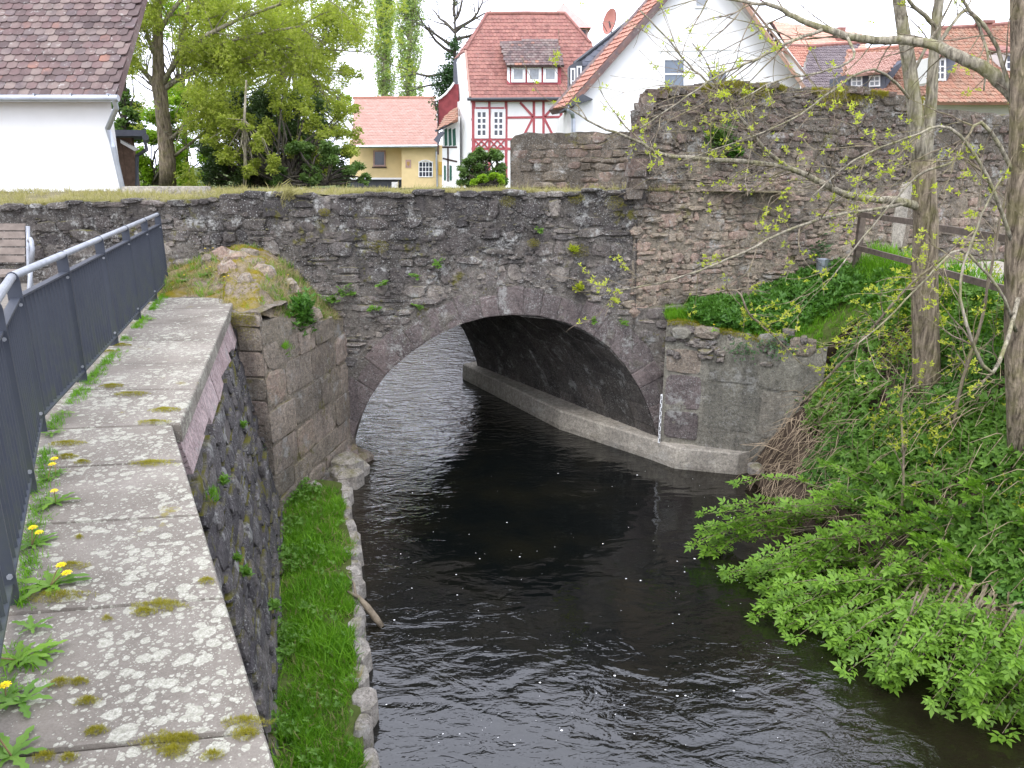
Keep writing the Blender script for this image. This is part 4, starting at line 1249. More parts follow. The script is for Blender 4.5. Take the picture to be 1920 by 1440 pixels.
mb = MB(); mb.tube([at(668, 275, 63.2), at(820, 274, 63.2)], .11, 8); mb.build('gutter', M['zinc'], yh)
mb = MB(); mb.tube([at(817, 275, 63.4), at(818, 284, 63.8), at(820, 352, 63.8)], .075, 6); mb.build('downpipe', M['zinc'], yh)
window(yr, 700, 282, 723, 312, 1, 1, yh, frame=M['sandstone'], fw=.12, d=.03)
panel('window_sill', yr, [(698, 312.5), (725, 312.5), (725, 315), (698, 315)], M['browntimber'], yh, .1, .1)
w_ = window(yf, 785, 303, 811.5, 332, 4, 3, yh, fw=.06, mw=.05, d=.02)
mb = MB(); mb.tube([yf.p(785, 305, .05), yf.p(791, 301.5, .05), yf.p(798, 300.5, .05), yf.p(805, 301.5, .05), yf.p(811, 305, .05)], .05, 6); mb.build('window_arch', M['whitepaint'], yh)
panel('shutter', Fy(63.85), [(822.5, 303), (831, 304), (831, 328), (822.5, 328)], plain_mat('ochre_shutter', (.45, .28, .05), .7), yh, .05, .05)
# wall plaque: wooden frame with a shield
pq = panel('wall_plaque', yf, [(760.5, 299.5), (770.5, 299.5), (770.5, 314.5), (760.5, 314.5)], M['sandstone'], yh, .05, .05)
panel('shield', yf, [(763, 303), (768.5, 303), (768.5, 308), (765.8, 312), (763, 308)], plain_mat('ochre_shield', (.40, .25, .08), .7), pq, .08, .03)

# ------------------------------------------------------------------ white gabled house
wh = empty('white_gable_house', at(1300, 300, 28), 'large white gabled house with orange verge tiles, right behind the ruined wall', 'house')
wf = Fy(26)
apex = (1307, -74)
panel('gable_wall', wf, [(1076, 300), (1076, 196), (1090, 170), apex, (1500, 156), (1500, 300)], M['plaster'], wh, 0, 1.5)
panel('side_wall', Fy(26.01), [(1062, 208), (1078, 196), (1078, 300), (1062, 300)], M['plaster2'], wh, 0, 6)
window(wf, 1243, 110, 1284, 168, 1, 2, wh, glass=plain_mat('blind_glass', (.14, .17, .21), .25, .15, 2., 0, .5), fw=.05, mw=.05, d=.01)
window(wf, 1325, 131, 1363, 190, 1, 1, wh, glass=plain_mat('grey_glass', (.16, .17, .20), .25, .2, 2., 0, .5), fw=.05, d=.01)
window(wf, 1302, -20, 1326, 15, 1, 1, wh, glass=M['glassl'], fw=.05, d=.01)
panel('ledge_trim', wf, [(1234, 94), (1372, 91), (1372, 93.5), (1234, 96.5)], M['plaster2'], wh, .03, .03)
# left roof slope: a verge band of orange tiles running back and left
SH = Vector((-.62, 2.0, 0))
lo, hi = at(1060, 200, 25.75), at(1307, -80, 25.75)
lf = thru(lo, hi, lo + SH)
mb = MB(); mb.slab([lo, hi, hi + SH * .75, lo + SH * .75], Vector((.12, -.05, -.16))); mb.build('roof', M['darktile'], wh)
rr_ = random.Random(9)
dirv = (hi - lo); L = dirv.length; dirv.normalize(); sd = SH.normalized(); nn = lf.n
n = int(L / .22)
for i in range(n):
    mbt = MB()
    for j in range(4):
        o = lo + dirv * (i * .22) + sd * (j * .26)
        k = .035 * rr_.uniform(.8, 1.3)
        V = [o - dirv * .02 + nn * k, o - dirv * .02 + sd * .15 + nn * (k + .03), o - dirv * .02 + sd * .29 + nn * k, o + dirv * .24 + sd * .29, o + dirv * .24 + sd * .15 + nn * .025, o + dirv * .24, o - dirv * .02 - nn * .02, o - dirv * .02 + sd * .29 - nn * .02]
        mbt.add(V, [(0, 1, 4, 5), (1, 2, 3, 4), (6, 7, 2, 1, 0)])
    mbt.build('verge_tiles', M['orangetile'], wh)
mb = MB(); mb.slab([at(1058, 205, 25.7), at(1307, -72, 25.7), at(1310, -66, 25.7), at(1066, 208, 25.7)], (0, .25, 0)); mb.build('barge_board', M['darktile'], wh)
# slate dormer on that slope
sf = thru(at(1082, 115, 29), at(1222, 8, 29.5), at(1115, 170, 27.6))
tiles(sf, [(1079, 120), (1152, 62), (1226, 5), (1196, 62), (1126, 150), (1096, 190)], M['slate'], wh, .32, .24, .02)
mb = MB(); mb.tube([sf.p(1077, 121, .04), sf.p(1152, 63, .04), sf.p(1226, 4, .04)], .07, 6); mb.build('dormer_verge', M['darkmetal'], wh)
dwf = Fy(28.4)
panel('dormer_wall', dwf, [(1067, 124), (1080, 116), (1092, 114), (1092, 180), (1067, 181)], M['darkmetal'], wh, 0, .8)
window(dwf, 1069.5, 128, 1078.5, 176, 1, 2, wh, fw=.05, d=.02); window(dwf, 1081, 124, 1090.5, 174, 1, 2, wh, fw=.05, d=.02)
# eave box, gutter and downpipe at the lower left corner
mb = MB(); mb.slab([at(1044, 214, 25.6), at(1092, 176, 25.6), at(1112, 186, 25.6), at(1078, 196, 25.6)], (0, .4, 0)); mb.build('eave_box', M['darkmetal'], wh)  # its dark colour stands in for the shade under the eave
mb = MB(); mb.tube([at(1063, 200, 25.4), at(1064, 206, 25.4), at(1073, 212, 25.6), at(1075, 222, 25.7), at(1075, 255, 25.7)], .07, 8); mb.build('downpipe', M['zinc'], wh)
# right verge: two parallel white fascias
for (o, w, d) in ((0, 16, .25), (19, 13, .55)):
    P = [(1307 + o, -74), (1500 + o * .6, 156), (1500 + o * .6 + 7, 166), (1307 + o + w, -74)]
    panel('fascia', wf, P, M['plaster2'], wh, d, .3 - o * .005)
mb = MB(); mb.slab([at(1340, -78, 25.4), at(1510, 163, 25.4), at(1512, 163, 29), at(1342, -78, 29)], (0, 0, -.15)); mb.build('roof_edge', M['browntile'], wh)

sd_ = empty('satellite_dish', at(1143, 60, 34), 'dull red satellite dish seen edge-on above the slate dormer roof', 'dish')
V = []; cc = at(1142, 40, 34); ax = Vector((-.9, -.42, .15)).normalized(); s1 = ax.cross(Vector((0, 0, 1))).normalized(); s2_ = s1.cross(ax).normalized()
for r_ in range(4):
    for k in range(14):
        a = 2 * math.pi * k / 14; V.append(cc + (s1 * math.cos(a) + s2_ * math.sin(a)) * (.5 * (r_ + .01) / 3) - ax * .12 * (1 - (r_ / 3) ** 2))
F = [(r_ * 14 + k, r_ * 14 + (k + 1) % 14, (r_ + 1) * 14 + (k + 1) % 14, (r_ + 1) * 14 + k) for r_ in range(3) for k in range(14)]
V2 = [v - ax * .03 for v in V]; b = len(V)
mesh_py('reflector', V + V2, F + [tuple(i + b for i in f) for f in F], M['dish'], sd_, True)
mb = MB(); mb.tube([cc, at(1147, 64, 34), at(1147, 95, 34)], .03, 6); mb.tube([cc - ax * -.02 + s2_ * -.4, cc + ax * .45], .015, 5); mb.build('mast', M['darkmetal'], sd_)

tw = empty('stone_tower', at(1070, 200, 80), 'distant square tower with a pale pink pyramid roof behind the half-timbered house', 'tower')
mb = MB(); x0, x1 = at(1030, 60, 80).x, at(1103, 60, 80).x; zt = at(1060, 53, 80).z
mb.box(x0 + .5, 80.3, -2, x1, 84, zt); mb.build('wall', M['sandstone'], tw)
mb = MB(); mb.box(x1 - 1.3, 80.15, zt - 1.2, x1 - .25, 80.28, zt - .15); mb.build('dark_panel', M['darkmetal'], tw)  # dark panel on the tower wall just below the roof edge
mb = MB(); xa, xb = at(1019, 53, 79.6).x, at(1109, 53, 79.6).x; ap_ = at(1056, 6, 82); 
mb.add([(xa, 79.6, zt), (xb, 79.6, zt), (xb, 84.5, zt), (xa, 84.5, zt), ap_], [(0, 1, 4), (1, 2, 4), (2, 3, 4), (3, 0, 4), (3, 2, 1, 0)]); mb.build('roof', plain_mat('faded_pink_slates', (.55, .30, .27), .85, .08, 3.), tw)

# ------------------------------------------------------------------ roofs on the right behind the ruined wall
r1 = empty('far_pink_roof_house', at(1520, 200, 75), 'faded house with pinkish roof and a small half-timbered gable, farthest of the right-hand roofs', 'house')
f1 = Fy(75)
panel('wall', f1, [(1432, 82), (1445, 40), (1470, 82), (1470, 160), (1432, 160)], M['plaster'], r1, 0, 2)
for a, b in (((1433, 80), (1444, 42)), ((1445, 42), (1470, 84)), ((1447, 50), (1447, 90)), ((1436, 66), (1462, 66)), ((1456, 62), (1456, 92)), ((1447, 90), (1460, 66))): timber(f1, a, b, .25, r1, M['browntimber'], .1)
r1f = thru(at(1470, 90, 74.5), at(1620, 90, 74.5), at(1500, 48, 79))
tiles(r1f, [(1472, 95), (1630, 98), (1612, 62), (1446, 39)], plain_mat('faded_pink_tiles', (.60, .33, .25), .85, .1, 4., isl=.1), r1, .32, .36, .04)
mb = MB(); p_ = at(1577, 58, 76); mb.box(p_.x - .35, 75.8, p_.z - .8, p_.x + .35, 76.5, p_.z + .3); mb.build('chimney', M['redtile'], r1)
panel('wall', f1, [(1472, 95), (1630, 98), (1630, 180), (1472, 180)], M['plaster2'], r1, -.5, 2)

r2 = empty('grey_roof_house', at(1560, 200, 52), 'house with a grey-purple tiled roof and an orange strip at its left end', 'house')
r2f = thru(at(1500, 168, 50), at(1600, 168, 50), at(1580, 84, 54))
tiles(r2f, [(1500, 175), (1582, 175), (1612, 82), (1519, 89)], M['greytile'], r2, .26, .30, .05, wave=True)
tiles(Face(r2f.p0 + r2f.n * .02, r2f.n), [(1455, 87), (1519, 87), (1503, 130), (1480, 100)], M['orangetile'], r2, .26, .30, .05, wave=True)
mb = MB(); mb.tube([r2f.p(1460, 86, .05), r2f.p(1519, 88, .05), r2f.p(1650, 78, .05)], .12, 6); mb.build('ridge_tiles', M['redtile'], r2)
panel('wall', Fy(52), [(1500, 165), (1600, 165), (1600, 240), (1500, 240)], M['plaster2'], r2, 0, 3)

r3 = empty('orange_dormer_house', at(1650, 200, 46), 'house with an orange-red roof and a wide shed dormer holding two white windows', 'house')
r3f = thru(at(1580, 176, 44), at(1750, 176, 44), at(1680, 90, 48))
tiles(r3f, [(1572, 180), (1790, 180), (1776, 96), (1730, 84), (1588, 99)], M['browntile'], r3, .24, .29, .05, wave=True, seed=12)
mb = MB(); mb.tube([r3f.p(1588, 98, .05), r3f.p(1740, 84, .05)], .12, 6); mb.build('ridge_tiles', M['orangetile'], r3)
dy3 = r3f.p(1620, 166).y - .05; d3 = Fy(dy3)
mb = MB(); mb.slab([d3.p(1590, 168), d3.p(1658, 168), d3.p(1662, 134), d3.p(1590, 140)], (0, 2.5, 0)); mb.build('dormer', M['slate'], r3)
mb = MB(); mb.slab([d3.p(1658, 168), d3.p(1700, 110), d3.p(1664, 134)], (0, 1.5, 0)); mb.build('dormer_cheek', M['slate'], r3)
dt3 = thru(d3.p(1588, 140, .4), d3.p(1665, 134, .4), r3f.p(1650, 98, .15))
tiles(dt3, [(1587, 141), (1665, 133), (1702, 93), (1592, 102)], M['salmontile'], r3, .24, .29, .05, wave=True, seed=13)
for x0 in (1595, 1628.5): window(d3, x0, 142.5, x0 + 21, 163, 2, 2, r3, glass=M['glassl'], fw=.07, mw=.06, skew=-1)
panel('wall', Fy(45), [(1585, 172), (1790, 172), (1790, 240), (1585, 240)], M['plaster2'], r3, 0, 3)

r4 = empty('brown_roof_house', at(1850, 200, 40), 'rightmost house with weathered orange-brown roof, stubby chimney and narrow slate-cheeked dormer', 'house')
r4f = thru(at(1760, 190, 37), at(1930, 190, 37), at(1840, 55, 42.5))
tiles(r4f, [(1735, 192), (2100, 192), (2100, 20), (1930, 44), (1838, 52), (1762, 56), (1750, 110)], M['browntile'], r4, .24, .29, .05, wave=True, seed=15)
mb = MB(); mb.tube([r4f.p(1762, 55, .05), r4f.p(1838, 51, .05), r4f.p(1930, 43, .05), r4f.p(2090, 22, .05)], .12, 6); mb.build('ridge_tiles', M['redtile'], r4)
p_ = at(1844, 47, 42.3); mb = MB(); mb.box(p_.x - .22, 41.9, p_.z - 1, p_.x + .22, 42.5, p_.z + .02); mb.box(p_.x - .3, 41.8, p_.z + .03, p_.x + .3, 42.6, p_.z + .16); mb.build('chimney', M['redtile'], r4)
for (x0, y0, x1, y1, cheek) in ((1752, 110, 1772, 151, 1), (1884, 101, 1912, 132, 0)):
    dy4 = r4f.p((x0 + x1) / 2, y1 + 2).y - .03; d4 = Fy(dy4)
    mb = MB(); mb.slab([d4.p(x0 - 3, y1 + 2), d4.p(x1 + 2, y1 + 2), d4.p(x1 + 2, y0 - 5), d4.p(x0 - 3, y0 - 4)], (0, 2.2, 0)); mb.build('dormer', M['plaster2'], r4)
    window(d4, x0, y0, x1, y1, 2, 3 if cheek else 2, r4, fw=.08, mw=.05)
    if cheek:
        mb = MB(); mb.slab([d4.p(x1 + 2.5, y1 + 2), d4.p(x1 + 22, y0 + 2), d4.p(x1 + 24, y0 - 6), d4.p(x1 + 2.5, y0 - 5)], (0, 1.2, 0)); mb.build('dormer_cheek', M['slate'], r4)
    mb = MB(); mb.slab([d4.p(x0 - 8, y0 - 4, .3), d4.p(x1 + 6, y0 - 6, .3), d4.p(x1 + 30 * cheek + 4, y0 - 26, -1.6), d4.p(x0 + 4, y0 - 22, -1.6)], (0, .02, -.08)); mb.build('dormer_roof', M['redtile'], r4)
panel('wall', Fy(38.5), [(1745, 180), (2090, 180), (2090, 240), (1745, 240)], M['plaster2'], r4, 0, 3)

# ------------------------------------------------------------------ white house on the left, every roof tile its own piece
lh = empty('white_corner_house', at(100, 385, 15), 'plain white house wall under an old brown beaver-tail tile roof, left edge of the scene', 'house')
lw = Fy(14)
Pw = at(215, 185, 14); zb_ = .6
mb = MB()
x_r = at(207, 186, 14).x
mb.slab([(x_r, 14, zb_), (-14, 14, zb_), (-18, 20, zb_), (x_r * 1.5, 20, zb_)], (0, 0, Pw.z - zb_)); mb.build('wall', M['plaster'], lh)
e0 = at(219, 180, 13.7); slope = math.radians(50)
upv = Vector((0, math.cos(slope), math.sin(slope))); nv = Vector((0, -math.sin(slope), math.cos(slope)))
mb = MB(); LX = -13.8
mb.slab([e0, e0 + upv * 4.6 + Vector((.0, 0, 0)), Vector((LX, e0.y, e0.z)) + upv * 4.6, Vector((LX, e0.y, e0.z))], -nv * .12); mb.build('roof', M['darktile'], lh)
rg = random.Random(81)
tu, tw_ = .185, .158
cellsT = []
for j in range(26):
    for i in range(34):
        cellsT.append((j, i))
def tile_vis(j, i):
    c = e0 + Vector((-(i + .5) * tu, 0, 0)) + upv * (j * tw_)
    d = c - Vector((0, 0, EYE)); yy = d.y * CT - d.z * ST; zz = d.y * ST + d.z * CT
    X_, Y_ = 960 + FPX * d.x / yy, 720 - FPX * zz / yy
    return -10 < X_ < 230 and -12 < Y_ < 200
rest = MB(); cnt = 0
tmesh = []
for q in range(9):      # a few shared tile shapes
    r_ = random.Random(q); V = []
    w = tu - .006; L_t = .30; th2 = .016
    out = [(-w / 2, .03), (-w / 2 * .72, .008), (0, -.004 + r_.uniform(-.004, .004)), (w / 2 * .72, .008), (w / 2, .03), (w / 2, L_t), (-w / 2, L_t)]
    lift = lambda b: .034 - .034 * b / L_t + r_.uniform(-.001, .001)
    bot = [(a, b, lift(b)) for a, b in out]; top_ = [(a, b, lift(b) + th2) for a, b in out]
    n_ = 7
    me = bpy.data.meshes.new('roof_tile')
    me.from_pydata(bot + top_, [], [tuple(range(7, 14))] + [(k, (k + 1) % 7, (k + 1) % 7 + 7, k + 7) for k in range(4)])
    me.update(); me.materials.append(M['darktile']); tmesh.append((me, bot + top_))
for j, i in cellsT:
    off = tu / 2 if j % 2 else 0
    c = e0 + Vector((-(i + .5) * tu - off + (.0 if off == 0 else tu / 2 * 0), 0, 0)) + upv * (j * tw_ - .04) + nv * rg.uniform(-.002, .004)
    if j % 2 and i == 0:
        pass
    rot = rg.uniform(-.025, .025)
    a_ = Vector((math.cos(rot), 0, 0)) + upv * math.sin(rot); b_ = -Vector((math.sin(rot), 0, 0)) + upv * math.cos(rot)
    me, pts_ = tmesh[rg.randrange(9)]
    if tile_vis(j, i) and cnt < 299:
        o = bpy.data.objects.new('tile', me); COL.objects.link(o); o.parent = lh
        Mx = Matrix((a_, b_, nv)).transposed().to_4x4(); Mx.translation = c - WL[lh]
        o.matrix_local = Mx; cnt += 1
    else:
        rest.add([c + a_ * p[0] + b_ * p[1] + nv * p[2] for p in pts_], [tuple(range(7, 14))] + [(k, (k + 1) % 7, (k + 1) % 7 + 7, k + 7) for k in range(4)])
rest.build('tiles', M['darktile'], lh, kind='stuff')
# verge, gutter, downpipe
g0 = at(222, 184, 13.55)
mb = MB(); mb.tube([g0, Vector((-14, g0.y, g0.z))], .055, 10); mb.build('gutter', M['zinc'], lh)
mb = MB(); mb.tube([g0 + Vector((-.08, 0, -.03)), g0 + Vector((-.08, .05, -.15)), Vector((x_r - .06, 13.88, Pw.z - .5)), Vector((x_r - .02, 13.9, Pw.z - .8)), Vector((x_r + .03, 14.05, .5))], .045, 8); mb.build('downpipe', M['zinc'], lh)
for k in range(7):
    mb = MB(); q = Vector((g0.x - .15 - k * .62, g0.y, g0.z + .05)); mb.box(q.x - .012, q.y - .06, q.z, q.x + .012, q.y + .12, q.z + .02); mb.build('gutter_bracket', M['zinc'], lh)

lowc = empty('low_concrete_wall', at(300, 370, 13), 'low grey concrete coping wall between the white house and the bridge', 'wall')
mb = MB(); A_, B_ = at(228, 350, 13.2), at(384, 348, 13.2)
mb.box(A_.x, 13.2, .55, B_.x, 13.45, A_.z); mb.build('wall_body', M['concrete'], lowc)

sh = empty('wooden_shed', at(245, 350, 17), 'small brown boarded shed with flat dark roof behind the white house corner', 'shed')
s0, s1_ = at(215, 255, 17), at(259, 350, 17)
zt = at(250, 258, 17).z
xx = s0.x; k = 0
while xx < s1_.x - .02:
    mb = MB(); mb.box(xx + .003, 17 + .008 * (k % 2), .2, min(xx + .13, s1_.x), 17.1, zt); mb.build('board', M['shedwood'], sh); xx += .13; k += 1
xr_ = at(275, 255, 16.6).x; xl_ = s0.x - .2
mb = MB(); mb.hexa([(xl_, 16.6, zt + .02), (xr_, 16.6, zt + .02), (xr_ * 1.15, 19, zt + .02), (xl_ * 1.15, 19, zt + .02), (xl_, 16.6, zt + .14), (xr_, 16.6, zt + .14), (xr_ * 1.15, 19, zt + .14), (xl_ * 1.15, 19, zt + .14)]); mb.build('roof', M['slate'], sh)
mb = MB(); q = at(273, 259, 16.55); mb.tube([q + Vector((0, 0, .02)), q + Vector((q.x * .12, 2, .02))], .07, 8); mb.build('gutter', M['darkmetal'], sh)
mb = MB(); q = at(271, 262, 16.7); mb.tube([q, q + Vector((.02, 0, -.2)), at(257, 292, 17), at(257, 348, 17)], .04, 7); mb.build('downpipe', M['darkmetal'], sh)
mb = MB(); mb.slab([at(226, 262, 16.9), at(258, 280, 16.9), at(252, 283, 16.9), at(226, 268, 16.9)], (0, .1, 0)); mb.build('brace', M['plaster2'], sh)

# a garden wall stub and houses upstream, mirrored in the stream through the arch
# ------------------------------------------------------------------ railing on the left
fence = empty('metal_railing', (-3.07, 4.45, 0), 'anthracite metal railing with a galvanised tube handrail along the coping', 'railing')
posts = [atz(*p, .0) for p in [(18, 1130), (62, 927), (88, 808), (170, 713), (231, 641), (275, 586), (307, 561), (327, 541)]]
line = [Vector((-.95, .4, 0)), Vector((-1.45, 1.45, 0))] + [Vector((p.x, p.y, 0)) for p in posts]
# smooth the line to two straight runs joined at the bend
kx = posts[2]
def fl(Y):
    a, b, c = Vector((-1.90, 2.5, 0)), Vector((-2.98, 4.5, 0)), Vector((-4.72, 10.3, 0))
    return onseg(a, b, Y) if Y < 4.5 else onseg(b, c, Y)
pY = [-.6, .45, 1.48, 2.50, 3.50, 4.42, 5.55, 6.75, 7.95, 9.1, 10.15]
for Y in pY:
    p = fl(Y); q = fl(Y + .05); d = (q - p).normalized(); nrm = Vector((d.y, -d.x, 0))
    mb = MB()
    H_ = .99; W2 = .075; T2 = .007
    prof = [(-W2 / 2, -.06), (W2 / 2, -.06), (W2 / 2, H_ - .05)] + [(W2 / 2 * math.cos(a), H_ - .05 + .055 * math.sin(a)) for a in frange(.4, math.pi - .4, .4)] + [(-W2 / 2, H_ - .05)]
    V = [p + nrm * a + Vector((0, 0, z)) - d * T2 for a, z in prof]
    mb.slab(V, d * T2 * 2)
    o = mb.build('post', M['fence'], fence)
    for zz in (.12, .80):
        mb = MB(); b0 = p + nrm * .02 + Vector((0, 0, zz)); mb.tube([b0 - d * .016, b0 + d * .016], .011, 6); mb.build('bolt', M['galv'], o)
runs = [[fl(-.7), fl(4.46)], [fl(4.46), fl(10.2)]]
for a, b in runs:
    up = Vector((0, 0, 1))
    mb = MB(); mb.tube([a + up * .965, b + up * .965], .024, 12); mb.build('handrail', M['galv'], fence, smooth=True)
    d = (b - a).normalized(); nrm = Vector((d.y, -d.x, 0))
    for z, nm in ((.83, 'top_bar'), (.075, 'bottom_bar')):
        mb = MB(); mb.hexa([q_ + nrm * s_ + up * zz for zz in (z, z + .012) for s_, q_ in ((-.025, a), (.025, a), (.025, b), (-.025, b))]); mb.build(nm, M['fence'], fence)
sm = None; cntb = 0
Y = -.5
while Y < 10.1:
    if all(abs(Y - q) > .05 for q in pY):
        p = fl(Y); q = fl(Y + .03); d = (q - p).normalized(); nrm = Vector((d.y, -d.x, 0))
        if sm is None:
            mb = MB(); mb.box(-.019, -.0035, 0, .019, .0035, .745); 
            sm = bpy.data.meshes.new('bar'); sm.from_pydata(mb.V, [], mb.F); sm.materials.append(M['fence'])
        o = bpy.data.objects.new('bar', sm); COL.objects.link(o); o.parent = fence
        o.location = p + Vector((0, 0, .086)) - WL[fence]
        o.rotation_euler = (0, 0, math.atan2(nrm.y, nrm.x)); cntb += 1
    Y += .082

# ------------------------------------------------------------------ bench behind the railing
bench = empty('park_bench', (-5.9, 8.4, 0), 'grey-brown slatted bench with curved metal armrest behind the railing', 'bench')
bf = Fy(8.3)
for i, y in enumerate((426, 441, 456, 471, 486)):
    mb = MB(); a, b = at(-120, y, 8.3 + .02 * i * -1), at(49, y, 8.3 - .02 * i); mb.beam(a, b, .072, .022, (0, -1, .25)); mb.build('backrest_slat', M['benchwood'], bench)
for i in range(4):
    z = at(20, 503, 8.1).z; mb = MB(); mb.box(at(-120, 500, 8).x, 7.95 - i * .1, z - .03, at(50, 500, 8).x, 8.03 - i * .1, z); mb.build('seat_slat', M['benchwood'], bench)
for x0 in (57, -110):
    mb = MB(); P = [at(x0 - 5, 424, 8.3), at(x0 - 4, 470, 8.25), at(x0 - 3, 505, 8.15)]; q = at(x0, 560, 8.2); P.append(Vector((q.x, 8.25, -.05)))
    mb.tube(P, .022, 8)
    c = at(x0, 455, 8.1); mb.tube([at(x0 + 1, 500, 7.75), at(x0 + 4, 468, 7.75), at(x0 + 2, 452, 7.78), at(x0, 448, 7.85), at(x0 - 2, 452, 8.2)], .022, 8)
    mb.tube([at(x0 + 1, 500, 7.75), Vector((c.x + .05, 7.7, -.05))], .022, 8)
    mb.build('armrest', M['galv'], bench, smooth=True)

# ------------------------------------------------------------------ water gauge
gau = empty('water_gauge', AW.p(.03, -2.5), 'narrow black and white water level gauge on the wall beside the arch', 'gauge')
gw = Wall(AW.p(.035, 0, .03), (1, -.12))
u0, z0 = gw.uv(1233.5, 818); u1, z1 = gw.uv(1242, 737)
z0 = -2.49; 
mb = MB(); mb.hexa([gw.p(a, b, c) for c in (.055, .07) for a, b in ((u0, z0), (u1, z0), (u1, z1), (u0, z1))]); mb.build('board', M['whitepaint'], gau)
n = 6; stp = (z1 - z0) / (2 * n + .6)
mk = MB()
for k in range(2 * n):
    zz = z0 + stp * (k + .3); ua, ub = (u0 + .004, (u0 + u1) / 2) if k % 2 else ((u0 + u1) / 2, u1 - .004)
    for j in range(3):
        mk.hexa([gw.p(a, b, c) for c in (.0705, .0715) for a, b in ((ua, zz + stp * (.05 + .33 * j)), (ub, zz + stp * (.05 + .33 * j)), (ub, zz + stp * (.22 + .33 * j)), (ua, zz + stp * (.22 + .33 * j)))])
    um, un = (ua, ua + .012) if k % 2 else (ub - .012, ub)
    mk.hexa([gw.p(a, b, c) for c in (.0718, .0725) for a, b in ((um, zz + .05 * stp), (un, zz + .05 * stp), (un, zz + .9 * stp), (um, zz + .9 * stp))])
mk.build('scale_marks', M['black'], gau)

# ------------------------------------------------------------------ wooden fence by the path, right
wfz = empty('wooden_fence', (5.4, 11, 0), 'weathered two-rail timber fence along the riverside path', 'fence')
A_, B_ = Vector((5.38, 11.9, 0)), Vector((5.33, 7.4, 0))
A_ = Vector((at(1604, 505, 11.9).x, 11.9, 0)); B_ = Vector((at(1905, 455, 7.7).x + .02, 7.7, 0))
dd = (B_ - A_).normalized()
fpts = [A_, A_ + dd * 2.15, A_ + dd * 5.6]
for p in fpts:
    mb = MB(); mb.box(p.x - .045, p.y - .045, -.25, p.x + .045, p.y + .045, .97); mb.build('post', M['oldwood'], wfz)
for z in (.86, .36):
    for a, b in zip(fpts, fpts[1:]):
        mb = MB(); mb.beam(a + dd * .004 + Vector((-.048, 0, z)), b - dd * .004 + Vector((-.048, 0, z + .02)), .075, .035, (-1, 0, 0)); mb.build('rail', M['oldwood'], wfz)
bk_ = empty('zinc_bucket', at(1540, 512, 11.7), 'small galvanised bucket in the grass at the foot of the ruined wall', 'bucket')
c = at(1540, 511, 11.65); V = []
for r_, z in ((.075, 0), (.095, .2), (.10, .2), (.10, .21), (.088, .21), (.07, .02)):
    for k in range(12): a = 2 * math.pi * k / 12; V.append((c.x + r_ * math.cos(a), c.y + r_ * math.sin(a), c.z + z))
mesh_py('bucket_body', V, [(r_ * 12 + k, r_ * 12 + (k + 1) % 12, (r_ + 1) * 12 + (k + 1) % 12, (r_ + 1) * 12 + k) for r_ in range(5) for k in range(12)] + [tuple(range(60, 72))], M['zinc'], bk_)
mb = MB(); mb.tube([c + Vector((-.095, 0, .19)), c + Vector((-.09, -.09, .13)), c + Vector((0, -.12, .10)), c + Vector((.09, -.09, .13)), c + Vector((.095, 0, .19))], .006, 5); mb.build('handle', M['darkmetal'], bk_)

# driftwood at the grass strip
mb = MB(); z = WATER + .02
P = [atz(652, 1112, -2.6), atz(668, 1122, -2.62), atz(680, 1140, -2.70), atz(692, 1162, -2.78), atz(699, 1178, -2.86)]
P = [p + Vector((.07 * i / 3, 0, .015)) for i, p in enumerate(P)]
mb.tube(P, [.012, .022, .034, .036, .028], 7)
mb.tube([atz(651, 1078, -2.55), atz(664, 1095, -2.58), atz(668, 1120, -2.62)], [.008, .012, .016], 6)
tag(mb.build('driftwood', M['dead'], smooth=True), 'bare forked driftwood stick leaning off the grass strip into the water', 'stick')
# stone lying at the bank foot
V, F = stone(Wall((3.36, 10.1), (1, 0)), .15, -2.62, .22, .16, .14, .1, 4)
tag(mesh_py('bank_stone', V, F, M['kerbstone']), 'pale stone lying at the muddy bank foot beside the ledge', 'stone')

# foam flecks drifting on the water
rg = random.Random(91); V, F = [], []
def fleck(x, y, r):
    n = 7; b = len(V)
    a0 = rg.uniform(0, 6); 
    V.append((x, y, WATER + .006))
    for k in range(n):
        a = a0 + 2 * math.pi * k / n; V.append((x + r * 1.3 * math.cos(a) * rg.uniform(.7, 1.2), y + r * math.sin(a) * rg.uniform(.7, 1.2), WATER + .002))
    for k in range(n): F.append((b, b + 1 + k, b + 1 + (k + 1) % n))
for i in range(300):
    px, py = rg.uniform(690, 1560), 880 + 520 * rg.random() ** .9
    if nz(px * .006, py * .012, 3) < .0 and rg.random() < .75: continue
    p = atz(px, py, WATER)
    if p.x > 3.9: continue
    fleck(p.x, p.y, .0025 + .010 * rg.random() ** 6)
tag(mesh_py('foam_flecks', V, F, M['foam']), 'scattered white foam flecks drifting on the dark water', 'foam', kind='stuff')
